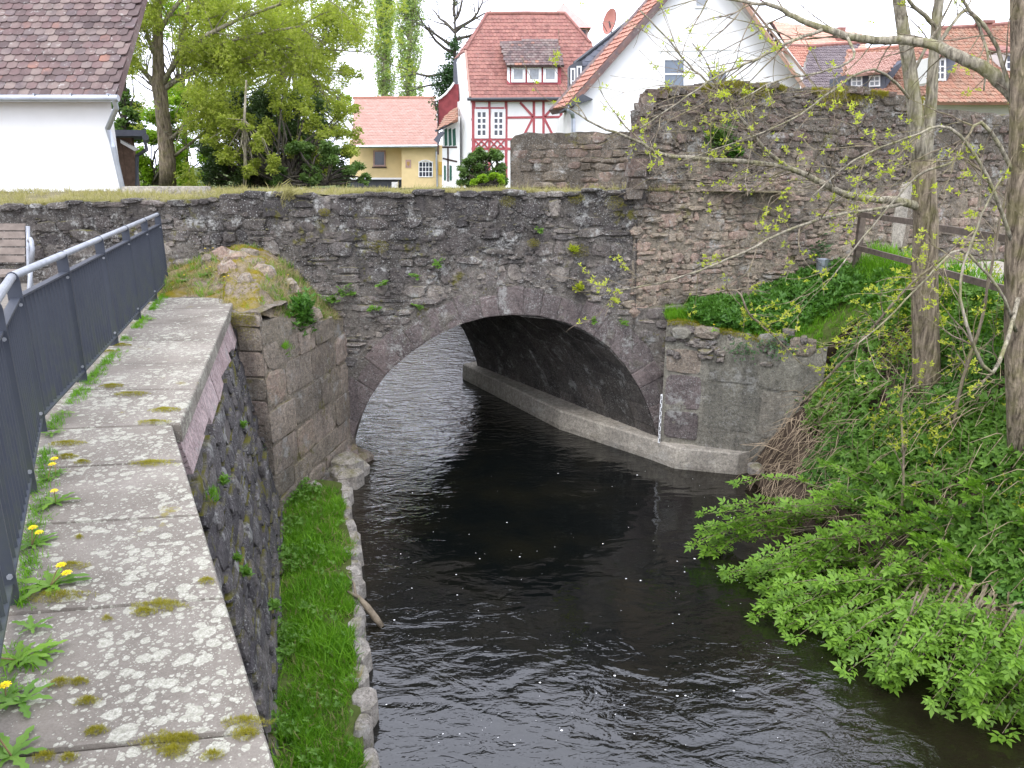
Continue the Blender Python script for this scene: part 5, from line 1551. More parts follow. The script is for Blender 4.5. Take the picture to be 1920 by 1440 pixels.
# ------------------------------------------------------------------ plant helpers
def rdir(rg, spread=1.):
    v = Vector((rg.gauss(0, 1), rg.gauss(0, 1), rg.gauss(0, 1))); return v.normalized() * spread
def grow(mb, p, d, L, r, depth, rg, tips, kids=3, gravity=.0, seg=5, wander=.22, sides=5, shrink=.6, ang=.8):
    """a limb that wanders, tapers and forks; collects the points where leaves sit"""
    pts, rad = [p.copy()], [r]
    d = d.normalized()
    for i in range(seg):
        d = (d + rdir(rg, wander) + Vector((0, 0, gravity))).normalized()
        p = p + d * (L / seg); pts.append(p.copy()); rad.append(max(.0025, r * (1 - .75 * (i + 1) / seg)))
    mb.tube(pts, rad, sides if r > .012 else 4 if r > .006 else 3, cap=False)
    if depth == 0:
        tips += [(q, d) for q in pts[1:]]; return
    for k in range(kids):
        i = rg.randint(1, seg); b = pts[i]
        t = (pts[i] - pts[i - 1]).normalized()
        nd = (t + rdir(rg, ang)).normalized()
        grow(mb, b, nd, L * shrink * rg.uniform(.7, 1.2), max(.003, rad[i] * .65), depth - 1, rg, tips, kids, gravity, max(3, seg - 1), wander, sides, shrink, ang)
def leaf_cloud(name, centres, radii, n, tmpl_, size, mat, parent, tilt=.9, squash=.8, shell=.35, **kw):
    """leaf-sized faces through a crown made of many clumps"""
    C_ = np.array([list(c) for c in centres]); Rr = np.array(radii, float)
    w = Rr ** 2; idx = NR.choice(len(C_), n, p=w / w.sum())
    v = NR.normal(0, 1, (n, 3)); v /= np.linalg.norm(v, axis=1, keepdims=True)
    rr = Rr[idx] * (NR.uniform(0, 1, n) ** shell)
    P = C_[idx] + v * rr[:, None] * np.array([1, 1, squash])
    V, F = scatter(tmpl_[0], tmpl_[1], P, NR.uniform(.7, 1.3, n) * size, tilt=tilt)
    return tag(mesh_np(name, V, F, mat, parent), **kw)

# ------------------------------------------------------------------ left tree
rg = random.Random(101)
YT = 23.
lt = empty('broadleaf_tree', at(315, 352, YT), 'big forked tree with grey ridged trunk and fresh yellow-green leaves left of the bridge', 'tree')
trunkpx = [((315, 352), 15), ((314, 300), 13.5), ((309, 250), 12), ((303, 200), 11), ((299, 165), 12), ((297, 130), 9.5), ((296, 60), 8), ((294, 0), 7), ((292, -60), 5)]
PXM = YT * 1.05 / FPX
mb = MB(); mb.tube([at(*p, YT) for p, w in trunkpx], [w * PXM for p, w in trunkpx], 12)
mb.build('trunk', M['bark'], lt, smooth=True)
limbs = [
    [((305, 168), 7), ((330, 150), 6), ((370, 132), 5.5), ((410, 117), 5), ((450, 115), 4), ((500, 95), 3), ((560, 88), 2.5), ((640, 95), 1.5)],
    [((302, 165), 6), ((325, 120), 5), ((355, 85), 5), ((400, 60), 4.5), ((450, 35), 3.5), ((520, 10), 2.5), ((590, -20), 2)],
    [((300, 160), 6), ((322, 130), 5.5), ((335, 100), 5), ((345, 60), 4), ((352, 20), 4), ((360, -30), 3)],
    [((297, 165), 6), ((275, 140), 5.5), ((250, 110), 5), ((228, 80), 4.5), ((212, 62), 4), ((190, 30), 3), ((160, 0), 2.5)],
    [((296, 120), 4), ((285, 90), 4), ((275, 60), 3.5), ((255, 30), 3), ((235, 0), 2.5)],
    [((300, 60), 5), ((315, 30), 4.5), ((335, 5), 4), ((360, -20), 3.5)],
    [((295, 40), 5), ((280, 15), 4), ((255, -10), 3.5)],
    [((328, 292), 3.5), ((350, 275), 3), ((370, 258), 2.5), ((390, 240), 2)],
    [((324, 262), 3), ((335, 245), 2.5), ((345, 230), 2)],
    [((322, 100), 4), ((380, 95), 3.4), ((440, 75), 3), ((500, 60), 2.5), ((560, 50), 2)],
]
ends = []
for L in limbs:
    mb = MB(); dep = rg.uniform(-1.8, 1.8); n = len(L)
    P = [at(*p, YT + dep * i / n) for i, (p, w) in enumerate(L)]
    mb.tube(P, [w * PXM * .8 for p, w in L], 7)
    tips = []
    for i in range(1, n):
        for k in range(3):
            t = (P[i] - P[i - 1]).normalized()
            grow(mb, P[i], (t + rdir(rg, .9)), rg.uniform(.9, 1.7), .022, 1, rg, tips, 3, -.02, 4, .3, 4)
    ends += [t[0] for t in tips]
    mb.build('limb', M['barkg'], lt, smooth=True)
def topx(p):
    d = p - Vector((0, 0, EYE)); return 960 + FPX * d.x / (d.y * CT - d.z * ST), 720 - FPX * (d.y * ST + d.z * CT) / (d.y * CT - d.z * ST)
ends = [e for e in ends if rg.random() < .8 and not (abs(topx(e)[0] - 305) < 34 and topx(e)[1] > 60 and e.y < YT + .5)]
cl_r = [rg.uniform(.2, .5) for _ in ends]
leaf_cloud('crown', ends, [r * .95 for r in cl_r], 32000, T_TUFT, .07, M['willow'], lt, squash=.9, shell=.6)

# trees and shrubs behind it: (label, px, py, Y, clumps[(px,py,radius px)], material, leaf size, count)
def clumpy(name, label, base, Y, clumps, n, size, mat, trunk=None, T=T_SIMPLE, spread=1.2, group=None, bark='barkd', stems=3, seed=0, cat='tree', sub=7, part='crown'):
    rg = random.Random(seed + 500)
    o = empty(name, at(*base, Y), label, cat, group)
    m = Y * 1.05 / FPX
    cs, rs = [], []
    for (x, y, r) in clumps:
        c = at(x, y, Y)
        for k in range(sub):
            v = rdir(rg) * rg.uniform(.2, .85) * r * m
            cs.append(c + v + Vector((0, rg.uniform(-1, 1) * spread * r * m * .5, 0))); rs.append(r * m * rg.uniform(.25, .5))
    if trunk:
        mb = MB(); mb.tube([at(x, y, Y) for x, y, w in trunk], [w * m for x, y, w in trunk], 8); mb.build('trunk', M[bark], o, smooth=True)
    mb = MB(); b0 = at(*base, Y)
    for c in cs[::2]:
        s0 = b0 + Vector((rg.uniform(-.4, .4), 0, 0)) if not trunk else at(*trunk[min(len(trunk) - 1, max(0, int(len(trunk) * .5)))][:2], Y)
        mid = s0.lerp(c, .55) + rdir(rg, .12 * (c - s0).length)
        mb.tube([s0, mid, c], [.02, .013, .006] if n < 5000 else [.05, .03, .01], 4, cap=False)
    mb.build('branches', M[bark], o)
    leaf_cloud(part, cs, rs, n, T, size, mat, o, shell=.5)
    return o
clumpy('yellow_shrub', 'bright yellow-green bush behind the big tree trunk beside the shed', (290, 345), 27, [(250, 300, 30), (290, 250, 40), (345, 290, 42), (270, 330, 25), (360, 335, 25), (330, 215, 35)], 20000, .10, M['brightleaf'], seed=1, cat='shrub', part='foliage')
clumpy('conifer', 'dark blue-green conifer behind the white house roof edge', (230, 345), 31, [(232, 130, 18), (228, 175, 25), (236, 215, 28), (240, 250, 25)], 7000, .12, M['midleaf'], seed=2, trunk=[(232, 345, 5), (232, 230, 4), (231, 110, 2)])
clumpy('evergreen_bush', 'large dark evergreen bush under the yellow-green branches', (480, 345), 24.5, [(430, 240, 40), (480, 215, 38), (540, 235, 38), (420, 200, 26), (560, 195, 30), (600, 205, 24), (500, 185, 26), (585, 265, 34), (420, 300, 38), (480, 290, 45), (550, 300, 42), (610, 300, 34), (640, 320, 30), (450, 190, 24), (400, 330, 30), (460, 330, 34), (520, 330, 34), (580, 335, 30), (390, 270, 30), (520, 260, 40), (650, 290, 22), (600, 240, 26)], 60000, .09, M['darkleaf'], seed=3, cat='bush', part='foliage', sub=14)
clumpy('young_sapling', 'thin-stemmed sapling with scattered pale leaves in front of the dark bush', (460, 345), 21.5, [(440, 240, 26), (480, 260, 24), (430, 290, 24), (470, 315, 20), (400, 260, 22), (510, 300, 22)], 4200, .09, M['willow'], seed=4, trunk=[(459, 348, 3.4), (460, 290, 3), (458, 225, 2.5), (462, 150, 1.6)], bark='barkg', part='leaves')
clumpy('hazel_shrub', 'loose yellow-green shrub spreading before the dark evergreen bush', (540, 345), 22.6, [(400, 200, 34), (450, 230, 30), (520, 200, 36), (580, 220, 34), (620, 250, 30), (560, 270, 26), (500, 250, 26), (640, 215, 26), (660, 280, 22), (600, 300, 24), (420, 280, 24)], 9000, .085, M['willow'], seed=9, cat='shrub', part='foliage', sub=9)
clumpy('bramble_thicket', 'tangle of leafy shoots at the right end of the dark bush', (600, 345), 22, [(565, 285, 26), (620, 290, 28), (660, 320, 20), (590, 325, 24), (520, 330, 22), (680, 335, 14)], 9000, .08, M['midleaf'], seed=5, cat='thicket', part='foliage')
clumpy('willow_tree', 'feathery yellow-green willow filling the gap left of the poplars', (560, 345), 30, [(420, 60, 55), (480, 110, 60), (540, 60, 62), (600, 110, 52), (560, 165, 50), (610, 200, 38), (640, 60, 48), (655, 140, 32), (500, 180, 40), (620, 20, 50), (530, 0, 55), (430, 0, 50), (640, 240, 24), (380, 170, 35), (660, 200, 26), (670, 260, 18), (420, 130, 45), (450, 200, 40), (500, 230, 35), (350, 90, 40)], 52000, .10, M['willow'], seed=6, trunk=[(565, 350, 6), (560, 250, 5), (550, 120, 4), (545, 20, 2)], bark='barkg', spread=1.6, sub=9)
clumpy('pale_tree', 'pale leafy tree top rising behind the big tree at left', (350, 345), 36, [(250, 20, 34), (330, 30, 45), (395, 20, 40), (250, 120, 26), (345, 180, 45), (390, 220, 40), (640, 180, 24), (440, 150, 40)], 13000, .12, M['brightleaf'], seed=7, trunk=[(350, 345, 5), (345, 200, 4), (340, 60, 2)], sub=8)
def poplar(label, x, w, y0, Y, n, seed, lean=0):
    rg = random.Random(seed)
    o = empty('poplar_tree', at(x, 345, Y), label, 'tree', 'tall poplars behind the yellow house')
    m = Y * 1.05 / FPX
    mb = MB(); mb.tube([at(x, 345, Y), at(x, 150, Y), at(x + lean, 0, Y), at(x + lean, -120, Y)], [5 * m, 4 * m, 2.5 * m, m], 7); mb.build('trunk', M['barkg'], o, smooth=True)
    mb = MB(); cs, rs = [], []
    for k in range(120):
        y = rg.uniform(-110, y0); a = rg.uniform(-1, 1)
        ww = w * (1 - .25 * abs(y - 60) / 180)
        tip = at(x + lean * .5 + a * ww, y, Y) + Vector((0, rg.uniform(-1, 1) * ww * m, 0))
        b = at(x + lean * .5 + a * ww * .12, y + rg.uniform(40, 75), Y)
        mb.tube([b, b.lerp(tip, .45) + Vector((a * .25 * ww * m, 0, 0)), tip], [.07, .04, .015], 4, cap=False)
        for f in (.35, .6, .8, 1.): cs.append(b.lerp(tip, f) + rdir(rg, .25)); rs.append(rg.uniform(.35, .85) * m * 9)
    mb.build('branches', M['barkg'], o)
    leaf_cloud('crown', cs, rs, n, T_SIMPLE, .24, M['poplar'], o, shell=.6, squash=1.5)
poplar('left of the two tall slim poplars behind the yellow house roof', 722, 21, 180, 84, 15000, 11)
poplar('right of the two tall slim poplars, thicker stem showing, behind the yellow house roof', 766, 30, 180, 80, 13000, 12, 4)
# bare ivy-clad tree
ivt = empty('ivy_clad_tree', at(852, 300, 58), 'bare dark tree with an ivy-wrapped trunk left of the half-timbered house', 'tree')
rg = random.Random(111); m = 58 * 1.05 / FPX
mb = MB(); tp = [(850, 330, 7), (850, 200, 6), (852, 130, 5), (854, 70, 4), (852, 20, 2.4), (850, -30, 1.2)]
mb.tube([at(x, y, 58) for x, y, w in tp], [w * m * .55 for x, y, w in tp], 8); mb.build('trunk', M['barkd'], ivt, smooth=True)
tips = []
for (x, y, dx, dz, L) in ((853, 60, .7, .75, 3.2), (853, 60, -.5, .8, 3.0), (852, 75, 1, .15, 2.6), (852, 85, -1, .1, 3.2), (851, 100, -.9, .2, 3.8), (850, 130, -1, -.05, 5.0), (851, 45, .3, 1, 2.5), (852, 30, -.4, 1, 2.5), (850, 145, -.9, -.2, 3.5), (854, 55, 1, .5, 3.4)):
    mb = MB(); grow(mb, at(x, y, 58), Vector((dx, rg.uniform(-.3, .3), dz)), L, .13, 2, rg, tips, 3, .02, 5, .28, 5, .55); mb.build('limb', M['barkd'], ivt)
cs = [at(850 + rg.uniform(-9, 9), y, 58) + Vector((0, rg.uniform(-.5, .5), 0)) for y in range(75, 230, 4)] + [at(840 + rg.uniform(-16, 10), y, 58) for y in range(125, 225, 5)]
leaf_cloud('ivy', cs, [rg.uniform(.25, .6) * (1.5 if i > 38 else 1) for i in range(len(cs))], 7000, T_SIMPLE, .2, M['ivy'], ivt)
tl_ = [t[0] for t in tips if rg.random() < .25]
leaf_cloud('buds', tl_, [.3] * len(tl_), 900, T_SIMPLE, .14, M['darkleaf'], ivt)
clumpy('green_shrub', 'soft mid-green shrub in front of the half-timbered house, left of the parapet wall', (905, 350), 21, [(880, 300, 16), (905, 290, 18), (930, 295, 18), (900, 320, 20), (940, 318, 14), (870, 325, 14), (885, 338, 16), (915, 338, 18), (942, 338, 14), (868, 342, 10)], 15000, .07, M['midleaf'], seed=21, cat='shrub', part='foliage', sub=12)
clumpy('lime_shrub', 'small lime-green shrub before the darker shrub, just above the bridge edge', (915, 350), 19, [(905, 332, 9), (925, 328, 11), (938, 336, 8), (888, 340, 8), (915, 342, 10), (940, 344, 7)], 5000, .06, M['brightleaf'], seed=22, cat='shrub', part='foliage')

# ------------------------------------------------------------------ right: two riverside trees with bare boughs
twigM = M['twig']
def bough(parent, pts, seed, twigs=6, tl=.9, leafy=.5, name='bough', mat='barkg', tr=.008, depth=1, kids=2, grav=-.01, leafn=5, ls=.032):
    """a main bough along points (px, py, Y, width px) with wandering twigs and young leaves"""
    rg = random.Random(seed)
    P = [at(x, y, Y) for x, y, Y, w in pts]; Rd = [w * Y * 1.03 / FPX / 2 for x, y, Y, w in pts]
    # smooth
    Q, S_ = [], []
    for i in range(len(P) - 1):
        p0, p1, p2, p3 = P[max(0, i - 1)], P[i], P[i + 1], P[min(len(P) - 1, i + 2)]
        for k in range(4):
            t = k / 4
            Q.append(.5 * ((2 * p1) + (p2 - p0) * t + (2 * p0 - 5 * p1 + 4 * p2 - p3) * t * t + (3 * p1 - p0 - 3 * p2 + p3) * t ** 3) + rdir(rg, .006)); S_.append(lerp(Rd[i], Rd[i + 1], t))
    Q.append(P[-1]); S_.append(Rd[-1])
    mb = MB(); mb.tube(Q, S_, 8 if max(S_) > .03 else 6)
    mb.build(name, M[mat], parent, smooth=True)
    tips = []; mt = MB()
    for k in range(int(twigs * 1.6)):
        i = rg.randint(len(Q) // 5, len(Q) - 1)
        t = (Q[i] - Q[i - 1]).normalized()
        d = t + rdir(rg, .9); d.y *= .6
        grow(mt, Q[i], d, tl * rg.uniform(.4, 1.2), min(S_[i] * .6, tr), depth, rg, tips, kids, grav, 6, .22, 4, .6, .75)
    tips += [(Q[-1], t)]
    mt.build('twigs', twigM, parent, kind='stuff')
    if leafy:
        pos = [p for p, d in tips if rg.random() < leafy * .7]
        pos = [p + rdir(rg, .035) for p in pos for _ in range(rg.randint(1, leafn))]
        if pos:
            V, F = scatter(T_TUFT[0], T_TUFT[1], [list(p) for p in pos], NR.uniform(.6, 1.35, len(pos)) * ls, tilt=.8)
            mesh_np('leaves', V, F, M['spring'], parent)

t1 = empty('riverside_tree', bank(8.3, .78), 'forked riverside tree with ridged brown trunk rising from the bank in front of the fence', 'tree')
Y1 = 8.3; k_ = Y1 * 1.0 / FPX / 2
tr1 = [((1738, 740), 60), ((1737, 700), 56), ((1735, 600), 52), ((1734, 500), 50), ((1736, 420), 47), ((1733, 340), 44), ((1731, 300), 45)]
mb = MB(); mb.tube([at(*p, Y1) for p, w in tr1], [w * k_ * .9 for p, w in tr1], 14); mb.build('trunk', M['bark'], t1, smooth=True)
st1 = [((1730, 330), 34), ((1722, 260), 30), ((1712, 180), 28), ((1703, 110), 26), ((1694, 60), 24), ((1685, 0), 22), ((1678, -60), 20), ((1660, -200), 15), ((1655, -340), 8)]
st2 = [((1732, 320), 30), ((1738, 265), 24), ((1746, 190), 22), ((1750, 120), 20), ((1756, 40), 18), ((1764, -20), 16), ((1770, -60), 14), ((1792, -190), 10), ((1800, -300), 5)]
for st in (st1, st2):
    mb = MB(); mb.tube([at(*p, Y1) for p, w in st], [w * k_ * .88 for p, w in st], 12); mb.build('stem', M['barkg'], t1, smooth=True)
bough(t1, [(1722, 388, 8.3, 16), (1690, 377, 8.2, 14), (1640, 374, 8.1, 12), (1590, 366, 8.0, 12), (1545, 345, 7.9, 11), (1480, 315, 7.8, 9), (1400, 304, 7.7, 8), (1320, 298, 7.6, 7), (1245, 290, 7.5, 6), (1190, 262, 7.4, 5), (1120, 235, 7.3, 3.5), (1060, 200, 7.2, 2)], 1, 14, .75, .35)
bough(t1, [(1700, 380, 8.2, 7), (1640, 392, 8.0, 6), (1560, 405, 7.8, 5.5), (1480, 430, 7.6, 5), (1400, 470, 7.4, 4.5), (1330, 500, 7.3, 4), (1240, 530, 7.2, 3), (1150, 545, 7.1, 2)], 2, 10, .6, .5)
bough(t1, [(1480, 315, 7.8, 7), (1440, 285, 7.7, 6), (1400, 235, 7.6, 5.5), (1365, 190, 7.5, 5), (1335, 160, 7.4, 4), (1290, 120, 7.4, 3), (1240, 60, 7.3, 2.5), (1200, 20, 7.2, 2)], 3, 10, .8, .45)
bough(t1, [(1760, 60, 8.3, 9), (1735, 30, 8.2, 7), (1712, 10, 8.1, 6), (1690, -20, 8.0, 5)], 4, 3, .5, .1)
bough(t1, [(1752, 95, 8.3, 7), (1790, 40, 8.3, 6), (1815, 20, 8.3, 5.5), (1840, 60, 8.3, 5), (1852, 110, 8.2, 4), (1845, 170, 8.2, 3)], 5, 5, .5, .2)
bough(t1, [(1706, 155, 8.3, 6), (1735, 90, 8.2, 5), (1760, 50, 8.2, 4), (1790, -10, 8.1, 3)], 6, 3, .5, .1)
bough(t1, [(1712, 190, 8.3, 5), (1640, 130, 8.0, 4), (1560, 170, 7.7, 3.5), (1500, 215, 7.6, 3), (1400, 260, 7.5, 2.5), (1280, 300, 7.4, 2)], 7, 9, .8, .3)
t2 = empty('riverside_tree', bank(6.7, .9), 'thicker riverside tree at the right frame edge, throwing a long bough across the sky', 'tree')
Y2 = 6.8; k_ = Y2 * 1.0 / FPX / 2
tr2 = [((1925, 900), 76), ((1920, 780), 68), ((1913, 650), 62), ((1912, 500), 58), ((1915, 350), 50), ((1916, 200), 42), ((1914, 100), 36), ((1912, -40), 34), ((1905, -220), 28), ((1915, -420), 19), ((1908, -560), 8)]
mb = MB(); mb.tube([at(*p, Y2) for p, w in tr2], [w * k_ * .88 for p, w in tr2], 14); mb.build('trunk', M['bark'], t2, smooth=True)
bough(t2, [(1925, 210, 6.9, 30), (1895, 172, 7.0, 24), (1850, 132, 7.1, 22), (1800, 108, 7.2, 20), (1745, 82, 7.4, 17), (1690, 75, 7.5, 15), (1640, 75, 7.6, 14), (1590, 68, 7.6, 13), (1540, 52, 7.6, 11), (1490, 32, 7.6, 9), (1448, 10, 7.6, 7), (1400, 4, 7.6, 5), (1330, -8, 7.6, 4)], 8, 12, .9, .12)
bough(t2, [(1545, 55, 7.6, 7), (1490, 75, 7.4, 5.5), (1420, 110, 7.3, 5), (1340, 145, 7.2, 4), (1290, 180, 7.1, 3), (1200, 240, 7.0, 2)], 9, 9, .8, .2)
bough(t2, [(1590, 70, 7.5, 5), (1600, 110, 7.2, 4), (1540, 135, 7.1, 3.5), (1460, 150, 7.0, 3), (1380, 190, 6.9, 2)], 10, 7, .7, .2)
bough(t2, [(1910, 560, 6.7, 8), (1860, 700, 6.2, 7), (1800, 560, 6.2, 5), (1830, 430, 6.3, 4), (1880, 330, 6.4, 3)], 11, 7, .6, .5)
bough(t2, [(1905, 470, 6.8, 8), (1850, 330, 6.6, 6), (1780, 240, 6.6, 5), (1700, 260, 6.6, 4), (1600, 300, 6.6, 3), (1520, 370, 6.6, 2)], 12, 9, .7, .55)
bough(t2, [(1905, 330, 6.8, 8), (1840, 230, 6.7, 6), (1790, 300, 6.7, 5), (1720, 330, 6.7, 4), (1640, 420, 6.7, 3), (1560, 520, 6.6, 2.5)], 13, 9, .7, .55)
bough(t2, [(1905, 620, 6.7, 7), (1870, 540, 6.5, 5), (1800, 470, 6.5, 4.5), (1740, 520, 6.4, 4), (1660, 600, 6.4, 3), (1600, 650, 6.3, 2)], 14, 8, .6, .55)
bough(t2, [(1915, 250, 6.8, 9), (1870, 90, 6.9, 6), (1820, 20, 6.9, 5), (1780, -30, 6.9, 4)], 15, 5, .6, .15)
# thin yellowish saplings on the bank, one thing each
for i, (pts, lb) in enumerate([
    ([(1800, 860, 7.6, 8), (1790, 780, 7.5, 7), (1812, 690, 7.5, 6), (1840, 600, 7.5, 6), (1862, 480, 7.5, 5), (1890, 340, 7.5, 4), (1905, 240, 7.5, 3)], 'crooked yellowish sapling leaning right in front of the right-hand trunk'),
    ([(1690, 960, 7.4, 5), (1694, 880, 7.4, 5), (1690, 780, 7.5, 4), (1700, 700, 7.5, 3)], 'straight thin bare sapling standing above the overhanging bush'),
    ([(1500, 760, 8.6, 4), (1560, 700, 8.3, 5), (1640, 610, 8.0, 5), (1700, 540, 7.9, 4.5), (1760, 490, 7.8, 4), (1830, 430, 7.8, 3)], 'thin arching stem crossing in front of the forked trunk'),
    ([(1310, 555, 9.6, 3), (1380, 545, 9.3, 3.5), (1405, 590, 9.2, 3.5), (1440, 620, 9.1, 3), (1500, 680, 9.0, 2)], 'pale hanging shoot dipping over the abutment top')]):
    o = empty('thin_sapling', at(pts[0][0], pts[0][1], pts[0][2]), lb, 'sapling')
    bough(o, pts, 30 + i, 7, .5, .6, name='stem', mat='twig')

# ------------------------------------------------------------------ bank undergrowth
def bank_points(n, y0, y1, s0, s1, dens=None, seed=0, lift=(0, .12)):
    rs = np.random.RandomState(seed); out = []; nr = []
    while len(out) < n:
        Y = rs.uniform(y0, y1); s_ = rs.uniform(s0, s1)
        if dens and dens(Y, s_) < rs.uniform(0, 1): continue
        p = bank(Y, s_); 
        out.append((p.x - rs.uniform(0, .06), p.y, p.z + rs.uniform(*lift))); nr.append((-.75, -.15, .75))
    return out, nr
dn = lambda Y, s_: max(0, min(1, .52 + 1.9 * nz(Y * 1.0, s_ * 2.2, 7.7, 1.1)))
P, N_ = bank_points(12500, 3.5, 10.3, .16, 1.06, dn, 1)
V, F = scatter(*T_FIVE, P, NR.uniform(.05, .12, len(P)), nrm=N_, tilt=.55)
tag(mesh_np('bank_undergrowth', V, F, M['herb']), 'dense nettles and herbs covering the right river bank', 'undergrowth', kind='stuff')
dn2 = lambda Y, s_: max(0, min(1, .3 + 2.2 * nz(Y * 1.0, s_ * 2.2, 1.7, 1.3)))
P, N_ = bank_points(7000, 3.5, 10.3, .2, 1.05, dn2, 2, (.03, .22))
V, F = scatter(*T_ROSETTE, P, NR.uniform(.04, .09, len(P)), nrm=N_, tilt=.5)
tag(mesh_np('bright_bank_herbs', V, F, M['herb2']), 'lighter green leafy patches among the bank undergrowth', 'undergrowth', kind='stuff')
P, N_ = bank_points(1500, 4, 10.3, .35, 1.05, lambda Y, s_: max(0, .1 + 2 * nz(Y, s_ * 3, 3.3, 1.5)), 3, (.15, .4))
V, F = scatter(*T_TUFT, P, NR.uniform(.03, .055, len(P)), tilt=.8)
tag(mesh_np('yellow_sprigs', V, F, M['spring']), 'yellow-green sprigs of young growth scattered over the bank', 'undergrowth', kind='stuff')
P, N_ = bank_points(2600, 4, 12, .86, 1.15, None, 4, (-.03, .02))
T3 = T_BLADES(7)
V, F = scatter(*T3, P, NR.uniform(.10, .26, len(P)), tilt=.2)
tag(mesh_np('bank_top_grass', V, F, M['grass']), 'long grass along the bank top by the timber fence', 'grass', kind='stuff')
# dry stalks and straw lying down the bank
rg = random.Random(131); mb = MB()
for i in range(950):
    Y = rg.uniform(5.5, 10.3); s_ = rg.uniform(.02, .9)
    if i < 230: Y = rg.uniform(8.9, 10.3); s_ = rg.uniform(.02, .5)
    p = bank(Y, s_) + Vector((-.04, 0, .04)); L = rg.uniform(.15, .55)
    d = Vector((rg.uniform(-1., .1), rg.uniform(-.9, .3), rg.uniform(-.8, .15))).normalized()
    q = p + d * L * .5 + Vector((0, 0, rg.uniform(.0, .08))); r_ = p + d * L + Vector((-.03, 0, -.05))
    mb.tube([p, q, r_], [.005, .004, .002], 3, cap=False)
tag(mb.build('dry_stalks', M['straw']), 'pale dry stalks and dead stems lying down the muddy bank', 'dead stems', kind='stuff')

mb = MB(); lp, lf = [], []
rg = random.Random(171)
for i in range(230):
    Y = rg.uniform(5.2, 9.8); s_ = rg.uniform(.25, .95); p = bank(Y, s_); h_ = rg.uniform(.2, .6)
    t_ = p + Vector((rg.uniform(-.15, .05), rg.uniform(-.1, .05), h_)); m_ = p.lerp(t_, .5) + rdir(rg, .03)
    mb.tube([p, m_, t_], [.005, .004, .002], 3, cap=False)
    for k in range(int(h_ / .05)):
        f = .25 + .75 * k / (h_ / .05); q = p.lerp(m_, f * 2) if f < .5 else m_.lerp(t_, f * 2 - 1); a0 = k * 1.57
        for e in (0, math.pi):
            a = Vector((math.cos(a0 + e), math.sin(a0 + e), rg.uniform(-.1, .5))).normalized(); un = Vector((0, 0, 1)); un = (un - a * un.dot(a)).normalized()
            lp.append(tuple(q)); lf.append((tuple(a), tuple(un.cross(a)), tuple(un)))
tag(mb.build('shoot_stems', M['straw']), 'thin upright stems of leafy shoots on the bank', 'undergrowth', kind='stuff')
lf = np.array(lf); V, F = scatter(*T_SIMPLE, lp, NR.uniform(.05, .10, len(lp)), frames=(lf[:, 0], lf[:, 1], lf[:, 2]))
tag(mesh_np('shoot_leaves', V, F, M['herb2']), 'paired bright leaves on upright shoots over the bank', 'undergrowth', kind='stuff')
# grass and herbs on the slope above the abutment
rs = np.random.RandomState(5); P = []
for i in range(3600):
    t, s_ = rs.uniform(0, 1), rs.uniform(0, 1); p = slope_pt(t, s_)
    if nz(p.x, p.y, 3, 1.5) < -.28: continue
    P.append((p.x, p.y, p.z - .01))
V, F = scatter(*T3, P, rs.uniform(.06, .17, len(P)), tilt=.3)
tag(mesh_np('slope_grass', V, F, M['grass']), 'fresh grass on the slope above the grey abutment', 'grass', kind='stuff')
P = []
for i in range(4600):
    t, s_ = rs.uniform(.12, 1), rs.uniform(0, 1); p = slope_pt(t, s_)
    if nz(p.x, p.y, 9, 1.3) < -.12: continue
    P.append((p.x, p.y, p.z + rs.uniform(.02, .16)))
V, F = scatter(*T_ROSETTE, P, rs.uniform(.04, .085, len(P)), tilt=.5)
tag(mesh_np('slope_herbs', V, F, M['herb']), 'dark leafy herbs on the slope above the grey abutment', 'undergrowth', kind='stuff')
P = []
for i in range(6000):
    u = rs.uniform(.0, 1.6); p = AW.p(u, atop(u) + rs.uniform(-.05, .03), rs.uniform(-.25, .06))
    if nz(u, 1, 9, 4.) < -.1: continue
    P.append(tuple(p))
V, F = scatter(*T_BLADES(6, 9), P, rs.uniform(.02, .045, len(P)), tilt=.7)
tag(mesh_np('abutment_moss', V, F, M['mossfur']), 'golden moss cushioning the top edge of the grey abutment', 'moss', kind='stuff')

# ------------------------------------------------------------------ elder bush hanging over the water
eb = empty('overhanging_bush', bank(6.4, .35), 'lush green leafy bush leaning from the right bank over the water', 'bush')
rg = random.Random(141); mb = MB(); pos, fr = [], []
shoots = []
ctrl = [((1480, 1000), (1300, 1018), 8.1), ((1560, 960), (1345, 990), 8.2), ((1600, 1010), (1420, 1085), 7.5), ((1620, 1040), (1415, 1075), 7.3), ((1600, 1080), (1480, 1195), 6.8), ((1650, 1100), (1470, 1150), 6.9), ((1700, 1120), (1660, 1260), 6.2),
        ((1720, 1100), (1560, 1170), 6.7), ((1760, 1120), (1730, 1230), 6.1), ((1800, 1130), (1800, 1290), 5.9), ((1850, 1140), (1860, 1240), 5.7), ((1880, 1160), (1905, 1335), 5.6), ((1860, 1180), (1820, 1300), 5.75), ((1780, 1140), (1690, 1265), 6.2), ((1900, 1220), (1880, 1320), 5.6), ((1680, 1120), (1590, 1215), 6.6), ((1700, 1050), (1600, 1010), 7.2), ((1780, 1060), (1700, 980), 7.1),
        ((1850, 1080), (1800, 960), 6.9), ((1640, 1000), (1540, 930), 7.9), ((1760, 1000), (1640, 940), 7.6), ((1900, 1100), (1930, 980), 6.4), ((1820, 1060), (1880, 1060), 6.4), ((1650, 1060), (1640, 1110), 6.8), ((1700, 1080), (1760, 1180), 6.3), ((1560, 1040), (1500, 1080), 7.3), ((1740, 1040), (1690, 1060), 6.8), ((1900, 1200), (1900, 1250), 5.5), ((1780, 1150), (1770, 1060), 6.4)]
